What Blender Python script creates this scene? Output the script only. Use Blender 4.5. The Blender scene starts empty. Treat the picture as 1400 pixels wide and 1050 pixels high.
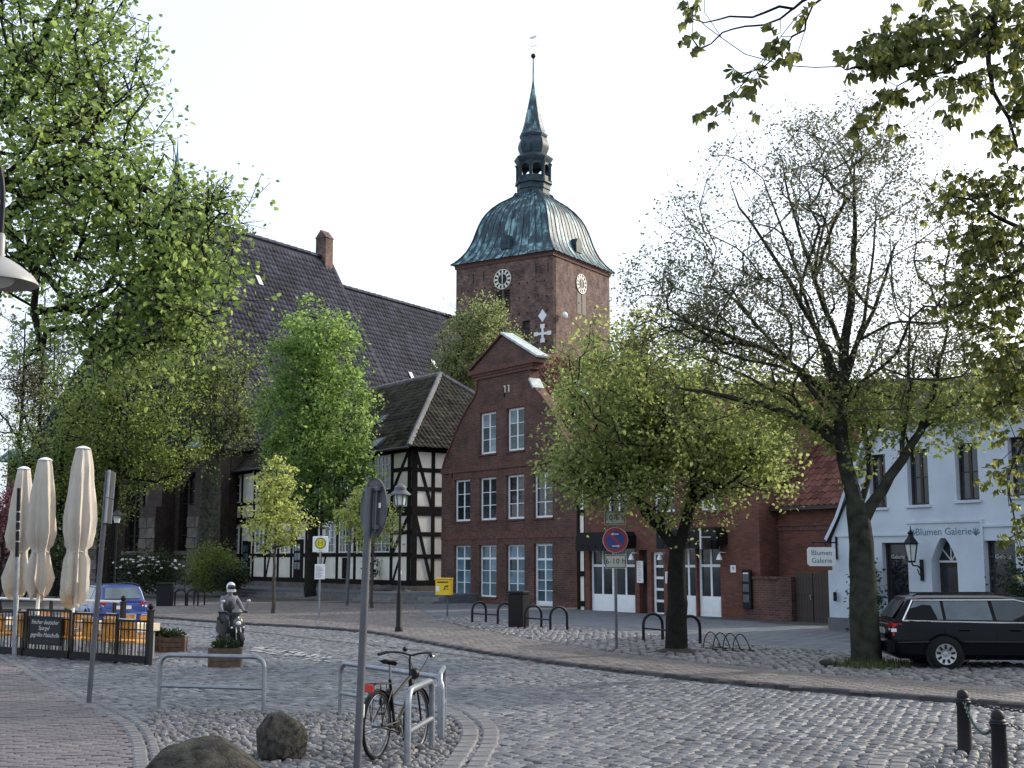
import bpy, bmesh, math, random
import numpy as np
from mathutils import Vector, Matrix, Euler
R = math.radians
rng = random.Random(11)
nr = np.random.default_rng(11)
scn = bpy.context.scene
C = scn.collection

# ---------------------------------------------------------------- camera
EYE = 2.05
F = 1700.0
PITCH = math.atan(240 / F)
cam = bpy.data.cameras.new('camera')
cam.lens = F / 1400 * 36
cam.sensor_width = 36
cam.clip_start = .1
cam.clip_end = 3000
co = bpy.data.objects.new('camera', cam)
C.objects.link(co)
co.location = (0, 0, EYE)
co.rotation_euler = (math.pi / 2 + PITCH, 0, 0)
scn.camera = co

# ---------------------------------------------------------------- sky, sun, exposure
SUN_AZ, SUN_EL = 62.0, 27.0
w = bpy.data.worlds.new('World')
scn.world = w
w.use_nodes = True
wn = w.node_tree.nodes
wl = w.node_tree.links
bg = wn['Background']
sk = wn.new('ShaderNodeTexSky')
sk.sky_type = 'NISHITA'
sk.sun_disc = False
sk.sun_elevation = R(SUN_EL)
sk.sun_rotation = R(SUN_AZ)
sk.air_density = 1.0
sk.dust_density = 5.0
sk.ozone_density = 1.0
bg.inputs[1].default_value = .12
veil = wn.new('ShaderNodeBackground')  # thin bright overcast in front of the blue
veil.inputs[0].default_value = (.78, .88, 1, 1)
veil.inputs[1].default_value = .92
addw = wn.new('ShaderNodeAddShader')
wl.new(sk.outputs[0], bg.inputs[0])
wl.new(bg.outputs[0], addw.inputs[0])
wl.new(veil.outputs[0], addw.inputs[1])
wl.new(addw.outputs[0], wn['World Output'].inputs['Surface'])
sl = bpy.data.lights.new('sun', 'SUN')
sl.energy = 3.3
sl.angle = R(.6)
sl.color = (1, .93, .8)
so = bpy.data.objects.new('sun', sl)
C.objects.link(so)
sd = Vector((math.sin(R(SUN_AZ)) * math.cos(R(SUN_EL)), math.cos(R(SUN_AZ)) * math.cos(R(SUN_EL)), math.sin(R(SUN_EL))))
so.rotation_euler = sd.to_track_quat('Z', 'Y').to_euler()
so.location = (30, 20, 40)
scn.view_settings.view_transform = 'Standard'
scn.view_settings.look = 'None'
scn.view_settings.exposure = .08
scn.view_settings.gamma = 1
scn.view_settings.use_curve_mapping = False
scn.cycles.max_bounces = 8
scn.cycles.transparent_max_bounces = 8


# ---------------------------------------------------------------- survey: photograph pixel (1400 x 1050) -> place
def ray(px, py):
    a, v = (px - 700) / F, (525 - py) / F
    return a, math.cos(PITCH) - math.sin(PITCH) * v, math.sin(PITCH) + math.cos(PITCH) * v


def G(px, py, z=0.0):
    a, b, c = ray(px, py)
    t = (z - EYE) / c
    return Vector((a * t, b * t, z))


def at(px, py, Y):
    a, b, c = ray(px, py)
    t = Y / b
    return Vector((a * t, Y, EYE + c * t))


def topx(X, Y, Z):
    dz = Z - EYE
    fw = math.cos(PITCH) * Y + math.sin(PITCH) * dz
    up = -math.sin(PITCH) * Y + math.cos(PITCH) * dz
    return 700 + F * X / fw, 525 - F * up / fw, fw


# ---------------------------------------------------------------- scene tree
def tag(o, label=None, cat=None, group=None, kind=None):
    if label: o['label'] = label
    if cat: o['category'] = cat
    if group: o['group'] = group
    if kind: o['kind'] = kind
    return o


def thing(name, label, cat, loc=(0, 0, 0), rz=0, group=None):
    o = bpy.data.objects.new(name, None)
    o.empty_display_size = .2
    C.objects.link(o)
    o.location = loc
    o.rotation_euler = (0, 0, rz)
    return tag(o, label, cat, group)


def link(name, mesh, parent=None, loc=(0, 0, 0), rot=(0, 0, 0), sc=(1, 1, 1)):
    o = bpy.data.objects.new(name, mesh)
    C.objects.link(o)
    o.parent = parent
    o.location = loc
    o.rotation_euler = rot
    o.scale = sc
    return o


def dup(root, loc, rz, label=None):
    r = root.copy()
    C.objects.link(r)
    r.location = loc
    r.rotation_euler = (root.rotation_euler.x, root.rotation_euler.y, rz)
    if label: r['label'] = label
    for ch in list(root.children):
        c = ch.copy()
        C.objects.link(c)
        c.parent = r
        for g in list(ch.children):
            d = g.copy()
            C.objects.link(d)
            d.parent = c
    return r


class MB:
    """collects faces of one mesh"""

    def __init__(s):
        s.v = []
        s.f = []

    def add(s, vs, fs, M=None):
        b = len(s.v)
        s.v += [tuple(M @ Vector(q)) for q in vs] if M is not None else [tuple(q) for q in vs]
        s.f += [tuple(b + i for i in q) for q in fs]
        return s

    def box(s, x0, x1, y0, y1, z0, z1, M=None):
        return s.add([(x0, y0, z0), (x1, y0, z0), (x1, y1, z0), (x0, y1, z0), (x0, y0, z1), (x1, y0, z1), (x1, y1, z1), (x0, y1, z1)],
                     [(0, 3, 2, 1), (4, 5, 6, 7), (0, 1, 5, 4), (1, 2, 6, 5), (2, 3, 7, 6), (3, 0, 4, 7)], M)

    def cbox(s, x0, x1, y0, y1, z0, z1, c=.01, M=None):
        """box with chamfered vertical and top edges"""
        r0 = [(x0 + c, y0), (x1 - c, y0), (x1, y0 + c), (x1, y1 - c), (x1 - c, y1), (x0 + c, y1), (x0, y1 - c), (x0, y0 + c)]
        mx, my = (x0 + x1) / 2, (y0 + y1) / 2
        r1 = [(x - c * (1 if x > mx else -1), y - c * (1 if y > my else -1)) for x, y in r0]
        vs = [(x, y, z0) for x, y in r0] + [(x, y, z1 - c) for x, y in r0] + [(x, y, z1) for x, y in r1]
        fs = [tuple(range(7, -1, -1)), tuple(range(16, 24))]
        for k in (0, 8):
            for i in range(8):
                j = (i + 1) % 8
                fs.append((k + i, k + j, k + 8 + j, k + 8 + i))
        return s.add(vs, fs, M)

    def prism(s, poly, y0, y1, M=None):
        """polygon in xz extruded along y"""
        n = len(poly)
        return s.add([(x, y0, z) for x, z in poly] + [(x, y1, z) for x, z in poly],
                     [tuple(range(n)), tuple(range(2 * n - 1, n - 1, -1))] + [(i, i + n, (i + 1) % n + n, (i + 1) % n) for i in range(n)], M)

    def slab(s, poly, z0, z1, M=None):
        """polygon in xy extruded along z"""
        n = len(poly)
        return s.add([(p[0], p[1], z0) for p in poly] + [(p[0], p[1], z1) for p in poly],
                     [tuple(range(n - 1, -1, -1)), tuple(range(n, 2 * n))] + [(i, (i + 1) % n, (i + 1) % n + n, i + n) for i in range(n)], M)

    def loft(s, rings, cap=True, closed=True, M=None):
        n = len(rings[0])
        vs = [q for r in rings for q in r]
        fs = []
        for k in range(len(rings) - 1):
            for i in range(n if closed else n - 1):
                j = (i + 1) % n
                fs.append((k * n + i, k * n + j, (k + 1) * n + j, (k + 1) * n + i))
        if cap and closed:
            fs.append(tuple(range(n - 1, -1, -1)))
            fs.append(tuple(range((len(rings) - 1) * n, len(rings) * n)))
        return s.add(vs, fs, M)

    def tube(s, pts, r, n=8, cap=True, M=None):
        pts = [Vector(p) for p in pts]
        k = len(pts)
        rs = r if isinstance(r, (list, tuple)) else [r] * k
        rings = []
        a = None
        for i in range(k):
            t = (pts[min(i + 1, k - 1)] - pts[max(i - 1, 0)])
            if t.length < 1e-9: t = Vector((0, 0, 1))
            t.normalize()
            if a is None: a = t.orthogonal().normalized()
            a = (a - t * a.dot(t))
            if a.length < 1e-6: a = t.orthogonal()
            a.normalize()
            b = t.cross(a)
            rings.append([pts[i] + (a * math.cos(2 * math.pi * j / n) + b * math.sin(2 * math.pi * j / n)) * rs[i] for j in range(n)])
        return s.loft(rings, cap, True, M)

    def beam(s, p0, p1, w, d, up=(0, 0, 1)):
        p0, p1 = Vector(p0), Vector(p1)
        t = (p1 - p0).normalized()
        u = Vector(up)
        a = t.cross(u)
        if a.length < 1e-6: a = t.orthogonal()
        a.normalize()
        b = a.cross(t)
        a *= w / 2
        b *= d / 2
        return s.loft([[p - a - b, p + a - b, p + a + b, p - a + b] for p in (p0, p1)])

    def lathe(s, prof, n=12, c=(0, 0, 0), M=None):
        c = Vector(c)
        rings = [[c + Vector((max(r, 1e-4) * math.cos(2 * math.pi * j / n), max(r, 1e-4) * math.sin(2 * math.pi * j / n), z)) for j in range(n)] for r, z in prof]
        return s.loft(rings, True, True, M)

    def ball(s, c, r, n=10, m=6, M=None):
        rx, ry, rz = r if isinstance(r, (tuple, list)) else (r, r, r)
        rings = []
        for i in range(m + 1):
            th = math.pi * i / m
            q = max(math.sin(th), .01)
            rings.append([(c[0] + rx * q * math.cos(2 * math.pi * j / n), c[1] + ry * q * math.sin(2 * math.pi * j / n), c[2] - rz * math.cos(th)) for j in range(n)])
        return s.loft(rings, True, True, M)

    def mesh(s, name, m=None, smooth=35):
        me = bpy.data.meshes.new(name)
        me.from_pydata([tuple(q) for q in s.v], [], s.f)
        if m is not None: me.materials.append(m)
        if smooth:
            me.polygons.foreach_set('use_smooth', [True] * len(me.polygons))
            me.set_sharp_from_angle(angle=R(smooth))
        me.update()
        return me

    def build(s, name, m, parent=None, loc=(0, 0, 0), rot=(0, 0, 0), smooth=35):
        return link(name, s.mesh(name, m, smooth), parent, loc, rot)


def np_mesh(name, verts, quads, m, smooth=False):
    me = bpy.data.meshes.new(name)
    nv, nf, k = len(verts), len(quads), quads.shape[1]
    me.vertices.add(nv)
    me.vertices.foreach_set('co', verts.astype(np.float32).ravel())
    me.loops.add(nf * k)
    me.loops.foreach_set('vertex_index', quads.astype(np.int32).ravel())
    me.polygons.add(nf)
    me.polygons.foreach_set('loop_start', np.arange(0, nf * k, k, dtype=np.int32))
    me.polygons.foreach_set('loop_total', np.full(nf, k, dtype=np.int32))
    if smooth: me.polygons.foreach_set('use_smooth', np.ones(nf, dtype=bool))
    me.materials.append(m)
    me.update(calc_edges=True)
    return me


def chaikin(p, k=2):
    p = [Vector(q) for q in p]
    for _ in range(k):
        o = [p[0]]
        for a, b in zip(p, p[1:]):
            o += [a * .75 + b * .25, a * .25 + b * .75]
        p = o + [p[-1]]
    return p


# ---------------------------------------------------------------- materials
def new_mat(name):
    m = bpy.data.materials.new(name)
    m.use_nodes = True
    return m, m.node_tree.nodes, m.node_tree.links, m.node_tree.nodes['Principled BSDF']


def ramp(n, stops):
    r = n.new('ShaderNodeValToRGB')
    e = r.color_ramp.elements
    while len(e) < len(stops): e.new(.5)
    for q, (p, c) in zip(e, stops):
        q.position = p
        q.color = (*c, 1)
    return r


def mul(c, k): return tuple(min(1, x * k) for x in c)


def mat(name, col, rough=.6, metal=0, var=.25, scale=6, bump=0.0, bscale=40, spec=.5, island=0.0, col2=None, coat=0, dirt=0.0):
    """base colour with noise variation, optional per-island variation and fine bump"""
    m, n, l, b = new_mat(name)
    tc = n.new('ShaderNodeTexCoord')
    nz = n.new('ShaderNodeTexNoise')
    nz.inputs['Scale'].default_value = scale
    nz.inputs['Detail'].default_value = 5
    l.new(tc.outputs['Object'], nz.inputs['Vector'])
    r = ramp(n, [(.3, mul(col, 1 - var)), (.7, mul(col2 or col, 1 + var))])
    l.new(nz.outputs['Fac'], r.inputs[0])
    out = r.outputs[0]
    if island:
        g = n.new('ShaderNodeNewGeometry')
        oi = n.new('ShaderNodeObjectInfo')
        a = n.new('ShaderNodeMath')
        a.operation = 'ADD'
        l.new(g.outputs['Random Per Island'], a.inputs[0])
        l.new(oi.outputs['Random'], a.inputs[1])
        fr = n.new('ShaderNodeMath')
        fr.operation = 'FRACT'
        l.new(a.outputs[0], fr.inputs[0])
        mr = n.new('ShaderNodeMapRange')
        mr.inputs['To Min'].default_value = 1 - island
        mr.inputs['To Max'].default_value = 1 + island
        l.new(fr.outputs[0], mr.inputs['Value'])
        hs = n.new('ShaderNodeHueSaturation')
        l.new(out, hs.inputs['Color'])
        l.new(mr.outputs[0], hs.inputs['Value'])
        out = hs.outputs[0]
    if dirt:
        gp = n.new('ShaderNodeNewGeometry')
        nd = n.new('ShaderNodeTexNoise')
        nd.inputs['Scale'].default_value = .55
        nd.inputs['Detail'].default_value = 7
        nd.inputs['Roughness'].default_value = .68
        l.new(gp.outputs['Position'], nd.inputs['Vector'])
        rd_ = ramp(n, [(.32, (1 - dirt, 1 - dirt, 1 - dirt * .95)), (.5, (1, 1, 1)), (.68, (1 + dirt * .5, 1 + dirt * .48, 1 + dirt * .42))])
        l.new(nd.outputs['Fac'], rd_.inputs[0])
        md = n.new('ShaderNodeMix')
        md.data_type = 'RGBA'
        md.blend_type = 'MULTIPLY'
        md.inputs['Factor'].default_value = 1
        l.new(out, md.inputs['A'])
        l.new(rd_.outputs[0], md.inputs['B'])
        out = md.outputs['Result']
    l.new(out, b.inputs['Base Color'])
    b.inputs['Roughness'].default_value = rough
    b.inputs['Metallic'].default_value = metal
    b.inputs['Specular IOR Level'].default_value = spec
    b.inputs['Coat Weight'].default_value = coat
    if bump:
        n2 = n.new('ShaderNodeTexNoise')
        n2.inputs['Scale'].default_value = bscale
        n2.inputs['Detail'].default_value = 4
        l.new(tc.outputs['Object'], n2.inputs['Vector'])
        bp = n.new('ShaderNodeBump')
        bp.inputs['Strength'].default_value = bump
        bp.inputs['Distance'].default_value = .02
        l.new(n2.outputs['Fac'], bp.inputs['Height'])
        l.new(bp.outputs[0], b.inputs['Normal'])
    return m


def brick_mat(name, c1, c2, mortar, bw=.25, bh=.075, ms=.012, stain=.35):
    m, n, l, b = new_mat(name)
    tc = n.new('ShaderNodeTexCoord')
    sp = n.new('ShaderNodeSeparateXYZ')
    l.new(tc.outputs['Object'], sp.inputs[0])
    ad = n.new('ShaderNodeMath')
    ad.operation = 'ADD'
    l.new(sp.outputs[0], ad.inputs[0])
    l.new(sp.outputs[1], ad.inputs[1])
    cb = n.new('ShaderNodeCombineXYZ')
    l.new(ad.outputs[0], cb.inputs[0])
    l.new(sp.outputs[2], cb.inputs[1])
    br = n.new('ShaderNodeTexBrick')
    br.inputs['Scale'].default_value = 1
    br.inputs['Brick Width'].default_value = bw
    br.inputs['Row Height'].default_value = bh
    br.inputs['Mortar Size'].default_value = ms
    br.inputs['Mortar Smooth'].default_value = .3
    br.inputs['Color1'].default_value = (*c1, 1)
    br.inputs['Color2'].default_value = (*c2, 1)
    br.inputs['Mortar'].default_value = (*mortar, 1)
    l.new(cb.outputs[0], br.inputs['Vector'])
    nz = n.new('ShaderNodeTexNoise')
    nz.inputs['Scale'].default_value = .9
    nz.inputs['Detail'].default_value = 8
    nz.inputs['Roughness'].default_value = .7
    l.new(tc.outputs['Object'], nz.inputs['Vector'])
    r = ramp(n, [(.3, (1 - stain,) * 3), (.7, (1 + stain * .6,) * 3)])
    l.new(nz.outputs['Fac'], r.inputs[0])
    mx = n.new('ShaderNodeMix')
    mx.data_type = 'RGBA'
    mx.blend_type = 'MULTIPLY'
    mx.inputs['Factor'].default_value = 1
    l.new(br.outputs['Color'], mx.inputs['A'])
    l.new(r.outputs[0], mx.inputs['B'])
    l.new(mx.outputs['Result'], b.inputs['Base Color'])
    b.inputs['Roughness'].default_value = .85
    b.inputs['Specular IOR Level'].default_value = .3
    iv = n.new('ShaderNodeMath')
    iv.operation = 'SUBTRACT'
    iv.inputs[0].default_value = 1
    l.new(br.outputs['Fac'], iv.inputs[1])
    bp = n.new('ShaderNodeBump')
    bp.inputs['Strength'].default_value = .7
    bp.inputs['Distance'].default_value = .01
    l.new(iv.outputs[0], bp.inputs['Height'])
    l.new(bp.outputs[0], b.inputs['Normal'])
    return m


def leaf_mat(name, c1, c2, trans=.45, tcol=None):
    m, n, l, b = new_mat(name)
    g = n.new('ShaderNodeNewGeometry')
    oi = n.new('ShaderNodeObjectInfo')
    a = n.new('ShaderNodeMath')
    a.operation = 'ADD'
    l.new(g.outputs['Random Per Island'], a.inputs[0])
    l.new(oi.outputs['Random'], a.inputs[1])
    fr = n.new('ShaderNodeMath')
    fr.operation = 'FRACT'
    l.new(a.outputs[0], fr.inputs[0])
    r = ramp(n, [(0, c1), (1, c2)])
    l.new(fr.outputs[0], r.inputs[0])
    l.new(r.outputs[0], b.inputs['Base Color'])
    b.inputs['Roughness'].default_value = .5
    b.inputs['Specular IOR Level'].default_value = .35
    tr = n.new('ShaderNodeBsdfTranslucent')
    hs = n.new('ShaderNodeHueSaturation')
    hs.inputs['Hue'].default_value = .486
    hs.inputs['Saturation'].default_value = .98
    hs.inputs['Value'].default_value = 2.5
    l.new(r.outputs[0], hs.inputs['Color'])
    l.new(hs.outputs[0], tr.inputs['Color'])
    mx = n.new('ShaderNodeMixShader')
    mx.inputs[0].default_value = trans
    l.new(b.outputs[0], mx.inputs[1])
    l.new(tr.outputs[0], mx.inputs[2])
    l.new(mx.outputs[0], n['Material Output'].inputs['Surface'])
    return m


def copper_mat(name, axis=0, scale=1.0):
    """weathered copper: dark brown-blue sheets with pale verdigris running down in streaks"""
    m, n, l, b = new_mat(name)
    tc = n.new('ShaderNodeTexCoord')
    mp = n.new('ShaderNodeMapping')
    mp.inputs['Scale'].default_value = (1.7 * scale, 1.7 * scale, .22 * scale)
    l.new(tc.outputs['Object'], mp.inputs['Vector'])
    nz = n.new('ShaderNodeTexNoise')
    nz.inputs['Scale'].default_value = 1
    nz.inputs['Detail'].default_value = 6
    nz.inputs['Roughness'].default_value = .65
    l.new(mp.outputs[0], nz.inputs['Vector'])
    r = ramp(n, [(.36, (.011, .02, .032)), (.48, (.024, .05, .068)), (.56, (.06, .14, .165)), (.66, (.24, .4, .41))])
    sn = n.new('ShaderNodeVectorMath')  # sheet by sheet differences
    sn.operation = 'SNAP'
    sn.inputs[1].default_value = (.55 / scale, .55 / scale, 1.15 / scale)
    l.new(tc.outputs['Object'], sn.inputs[0])
    wn_ = n.new('ShaderNodeTexWhiteNoise')
    l.new(sn.outputs[0], wn_.inputs['Vector'])
    ma = n.new('ShaderNodeMath')
    ma.operation = 'MULTIPLY_ADD'
    ma.inputs[1].default_value = .16
    ma.inputs[2].default_value = -.08
    l.new(wn_.outputs['Value'], ma.inputs[0])
    su = n.new('ShaderNodeMath')
    su.operation = 'ADD'
    l.new(nz.outputs['Fac'], su.inputs[0])
    l.new(ma.outputs[0], su.inputs[1])
    l.new(su.outputs[0], r.inputs[0])
    l.new(r.outputs[0], b.inputs['Base Color'])
    b.inputs['Roughness'].default_value = .55
    b.inputs['Metallic'].default_value = .1
    return m


def glass_mat(name, col, rough=.06, folds=False):
    """window glass before a dark room: dark body with a mirror-like front"""
    m, n, l, b = new_mat(name)
    g = n.new('ShaderNodeObjectInfo')
    r = ramp(n, [(0, mul(col, .35)), (1, mul(col, 1.65))])
    l.new(g.outputs['Random'], r.inputs[0])
    tc = n.new('ShaderNodeTexCoord')
    nz = n.new('ShaderNodeTexNoise')
    nz.inputs['Scale'].default_value = 2.5
    l.new(tc.outputs['Object'], nz.inputs['Vector'])
    mx = n.new('ShaderNodeMix')
    mx.data_type = 'RGBA'
    mx.blend_type = 'MULTIPLY'
    mx.inputs['Factor'].default_value = .8
    l.new(r.outputs[0], mx.inputs['A'])
    l.new(nz.outputs['Fac'], mx.inputs['B'])
    last = mx.outputs['Result']
    if folds:  # net curtain hanging behind the pane
        wv = n.new('ShaderNodeTexWave')
        wv.inputs['Scale'].default_value = 4
        wv.inputs['Distortion'].default_value = 3
        wv.inputs['Detail'].default_value = 2
        l.new(tc.outputs['Object'], wv.inputs['Vector'])
        wr = ramp(n, [(.1, (.35, .37, .4)), (.8, (1.25, 1.25, 1.25))])
        l.new(wv.outputs['Fac'], wr.inputs[0])
        m2 = n.new('ShaderNodeMix')
        m2.data_type = 'RGBA'
        m2.blend_type = 'MULTIPLY'
        m2.inputs['Factor'].default_value = 1
        l.new(last, m2.inputs['A'])
        l.new(wr.outputs[0], m2.inputs['B'])
        last = m2.outputs['Result']
    l.new(last, b.inputs['Base Color'])
    b.inputs['Roughness'].default_value = rough
    b.inputs['Specular IOR Level'].default_value = .6
    bp = n.new('ShaderNodeBump')
    bp.inputs['Strength'].default_value = .05
    l.new(nz.outputs['Fac'], bp.inputs['Height'])
    l.new(bp.outputs[0], b.inputs['Normal'])
    return m


M = {}
M['ground'] = mat('ground', (.09, .085, .08), .9, scale=.3)
M['joint'] = mat('joint_sand', (.05, .047, .042), .95, scale=3, bump=.5)
M['sett'] = mat('granite_sett', (.125, .126, .136), .58, var=.25, scale=5, island=.34, bump=.5, bscale=25, spec=.45, dirt=.3)
M['cobble'] = mat('field_cobble', (.14, .133, .125), .6, var=.3, scale=6, island=.35, bump=.4, bscale=30, col2=(.14, .135, .145), dirt=.25)
M['klinker'] = mat('paving_brick', (.132, .114, .108), .75, var=.2, scale=4, island=.22, dirt=.25, bump=.3, bscale=60)
M['klinker_red'] = mat('red_paving_brick', (.135, .118, .122), .75, var=.18, scale=3, island=.14, dirt=.2, bump=.3, bscale=60)
M['slab'] = mat('paving_slab', (.11, .115, .13), .75, var=.12, scale=3, island=.1, bump=.2, bscale=60)
M['kerb_shade_gutter'] = mat('shaded_kerb_dark_gutter', (.06, .055, .058), .8, var=.3, scale=5, island=.25, bump=.4)  # granite darkened to carry the kerb face's shade; also colours the dark gutter line
M['kerb'] = mat('kerb_granite', (.14, .135, .138), .7, var=.25, scale=5, island=.2, bump=.4)
M['rock'] = mat('boulder', (.026, .023, .02), .85, var=.5, scale=4.5, bump=1.0, bscale=22, col2=(.055, .05, .042), spec=.2)
M['stone'] = mat('church_stone', (.11, .095, .085), .85, var=.4, scale=2.5, island=.35, bump=.6, bscale=10)
M['brick_gable'] = brick_mat('brick_gable', (.15, .06, .044), (.075, .036, .032), (.12, .1, .09), .25, .078, .012, .5)
M['brick_red'] = brick_mat('brick_red', (.2, .07, .044), (.12, .045, .034), (.11, .08, .07), .25, .078, .01, .35)
M['brick_course'] = mat('brick_course', (.11, .048, .038), .85, var=.4, scale=8, bump=.5)
M['brick_tower'] = brick_mat('brick_tower', (.2, .105, .078), (.085, .055, .05), (.16, .13, .12), .42, .16, .025, .75)
M['brick_church'] = brick_mat('brick_church', (.075, .045, .035), (.045, .03, .027), (.07, .06, .055), .34, .12, .02, .5)
M['tile_dark'] = mat('dark_roof_tile', (.04, .036, .04), .65, var=.35, scale=1.2, island=.35)
M['tile_black'] = mat('brown_roof_tile', (.045, .036, .032), .75, var=.35, scale=1.5, island=.4, spec=.12, dirt=.35, col2=(.045, .042, .03))
M['tile_red'] = mat('red_pantile', (.165, .066, .05), .8, var=.3, scale=1.5, island=.35, col2=(.12, .057, .047), spec=.12, dirt=.3)
M['slate'] = mat('church_slate', (.029, .032, .05), .7, var=.45, scale=.45, island=.42, spec=.12, dirt=.2)
M['white'] = mat('white_paint', (.78, .8, .82), .45, var=.04, scale=4)
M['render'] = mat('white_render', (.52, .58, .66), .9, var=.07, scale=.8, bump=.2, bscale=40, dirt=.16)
M['plaster'] = mat('cream_plaster', (.8, .76, .68), .9, var=.1, scale=1.5, bump=.2, bscale=40)
M['timber'] = mat('black_timber', (.012, .01, .0095), .85, var=.3, scale=8, bump=.3, spec=.15)
M['dark_wood'] = mat('dark_wood', (.035, .024, .02), .6, var=.3, scale=8, bump=.2)
M['iron'] = mat('black_iron', (.009, .009, .011), .5, var=.2, scale=9, spec=.22)
M['steel'] = mat('galvanised_steel', (.26, .28, .31), .42, metal=.75, var=.18, scale=9)
M['grey_post'] = mat('grey_post', (.1, .105, .12), .5, metal=.4, var=.2, scale=5)
M['sign_back'] = mat('sign_back', (.075, .078, .085), .6, metal=.2, var=.25, scale=4)
M['lead'] = mat('lead_coping', (.42, .47, .46), .6, metal=.2, var=.25, scale=4)
M['glass'] = glass_mat('window_glass', (.035, .045, .06))
M['glass_curtain'] = glass_mat('curtained_glass', (.16, .28, .36), .12, True)
M['glass_light'] = glass_mat('pale_glass', (.34, .42, .47), .15, True)
M['church_glass'] = glass_mat('church_glass', (.012, .012, .014), .25)
M['copper'] = copper_mat('weathered_copper')
M['copper_fine'] = copper_mat('weathered_copper_fine', scale=1.7)
M['copper_dark'] = mat('dark_copper', (.016, .022, .034), .55, metal=.1, var=.4, scale=2, col2=(.03, .055, .068), spec=.3)
M['gold'] = mat('gilding', (.7, .67, .58), .5, var=.1)
M['black'] = mat('black_paint', (.008, .008, .009), .5, var=.1, spec=.25)
M['car_black'] = mat('black_car_paint', (.004, .004, .006), .25, var=.05, spec=.14, coat=.0)
M['car_blue'] = mat('blue_car_paint', (.02, .045, .2), .25, var=.05, coat=.5)
M['chrome'] = mat('chrome', (.75, .76, .78), .2, metal=1, var=.03)
M['rubber'] = mat('rubber', (.01, .01, .01), .85, var=.2, scale=20, spec=.2)
M['alloy'] = mat('wheel_silver', (.42, .44, .46), .35, metal=.6, var=.08)
M['car_glass'] = glass_mat('car_glass', (.1, .13, .15), .05)
M['red_lens'] = mat('red_lens', (.4, .012, .015), .2, var=.1)
M['clear_lens'] = mat('clear_lens', (.7, .72, .75), .15, var=.05)
M['canvas'] = mat('parasol_canvas', (.5, .45, .39), .9, var=.08, scale=3, bump=.2, bscale=80)
M['amber'] = mat('amber_seat', (.6, .28, .045), .6, var=.3, scale=6)
M['cloth'] = mat('table_cloth', (.66, .58, .42), .9, var=.1)
M['wood'] = mat('planter_wood', (.095, .058, .04), .8, var=.3, scale=10, bump=.3)
M['soil'] = mat('soil', (.03, .024, .018), .95, var=.3, scale=20)
M['yellow'] = mat('post_yellow', (.75, .5, .02), .4, var=.06)
M['sign_white'] = mat('sign_white', (.75, .76, .76), .4, var=.04)
M['sign_cream'] = mat('sign_cream', (.5, .52, .44), .5, var=.1)
M['sign_blue'] = mat('sign_blue', (.02, .05, .26), .4, var=.05)
M['sign_red'] = mat('sign_red', (.36, .02, .03), .4, var=.05)
M['sign_green'] = mat('sign_green', (.04, .22, .07), .4, var=.08)
M['green_paint'] = mat('green_paint', (.02, .06, .045), .4, var=.1)
M['slate_board'] = mat('chalkboard', (.012, .012, .014), .7, var=.3, scale=5)
M['chalk'] = mat('chalk', (.6, .6, .58), .9, var=.15)
M['letter_teal'] = mat('teal_lettering', (.08, .18, .22), .7, var=.15)
M['worn_white'] = mat('worn_road_paint', (.36, .37, .38), .8, var=.4, scale=9)
M['skin'] = mat('skin', (.45, .27, .2), .5, var=.05)
M['jacket'] = mat('grey_jacket', (.13, .135, .165), .7, var=.2, scale=7)
M['vest'] = mat('dark_vest', (.025, .027, .035), .7, var=.2, scale=7)
M['trousers'] = mat('dark_trousers', (.02, .022, .03), .8, var=.2, scale=7)
M['bark_grey'] = mat('grey_green_bark', (.028, .028, .023), .95, var=.4, scale=5, bump=.8, bscale=16, spec=.12, col2=(.034, .036, .027))
M['fairing'] = mat('scooter_fairing', (.1, .1, .11), .25, metal=.4, var=.1)
M['helmet'] = mat('silver_helmet', (.55, .57, .6), .25, metal=.3, var=.05)
M['visor'] = mat('dark_visor', (.012, .012, .016), .1, var=.05, spec=.7)
M['lamp_glass'] = mat('lamp_glass', (.62, .66, .64), .25, var=.05)
M['bark'] = mat('bark', (.055, .052, .042), .9, var=.4, scale=6, bump=.8, bscale=18, col2=(.075, .08, .06), spec=.15)
M['bark_dark'] = mat('dark_bark', (.016, .015, .013), .95, var=.4, scale=6, bump=.6, bscale=18, spec=.15)
M['bark_young'] = mat('young_bark', (.06, .05, .042), .9, var=.3, scale=8, bump=.3)
M['leaf_fresh'] = leaf_mat('fresh_leaf', (.085, .12, .034), (.22, .265, .09), .56)
M['leaf_lime'] = leaf_mat('lime_leaf', (.06, .112, .027), (.175, .24, .068), .57)
M['leaf_dense'] = leaf_mat('dense_leaf', (.055, .115, .026), (.17, .25, .07), .53)
M['leaf_olive'] = leaf_mat('olive_leaf', (.065, .1, .022), (.16, .21, .05), .55)
M['leaf_yellow'] = leaf_mat('young_yellow_leaf', (.17, .21, .05), (.3, .34, .1), .5)
M['leaf_bud'] = leaf_mat('budding_leaf', (.055, .06, .026), (.13, .135, .06), .3)
M['leaf_chestnut'] = leaf_mat('chestnut_leaf', (.05, .065, .015), (.15, .17, .04), .5)
M['leaf_willow'] = leaf_mat('grey_green_leaf', (.1, .13, .05), (.18, .21, .085), .5)
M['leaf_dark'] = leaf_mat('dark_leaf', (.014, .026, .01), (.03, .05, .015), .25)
M['leaf_purple'] = leaf_mat('purple_leaf', (.07, .025, .03), (.16, .06, .07), .3)
M['petal'] = mat('white_petal', (.75, .75, .72), .7, var=.05)
M['lamp_shade'] = mat('lamp_shade', (.3, .29, .28), .45, var=.08)
M['grass'] = leaf_mat('grass_blade', (.03, .055, .012), (.08, .1, .02), .3)


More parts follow.
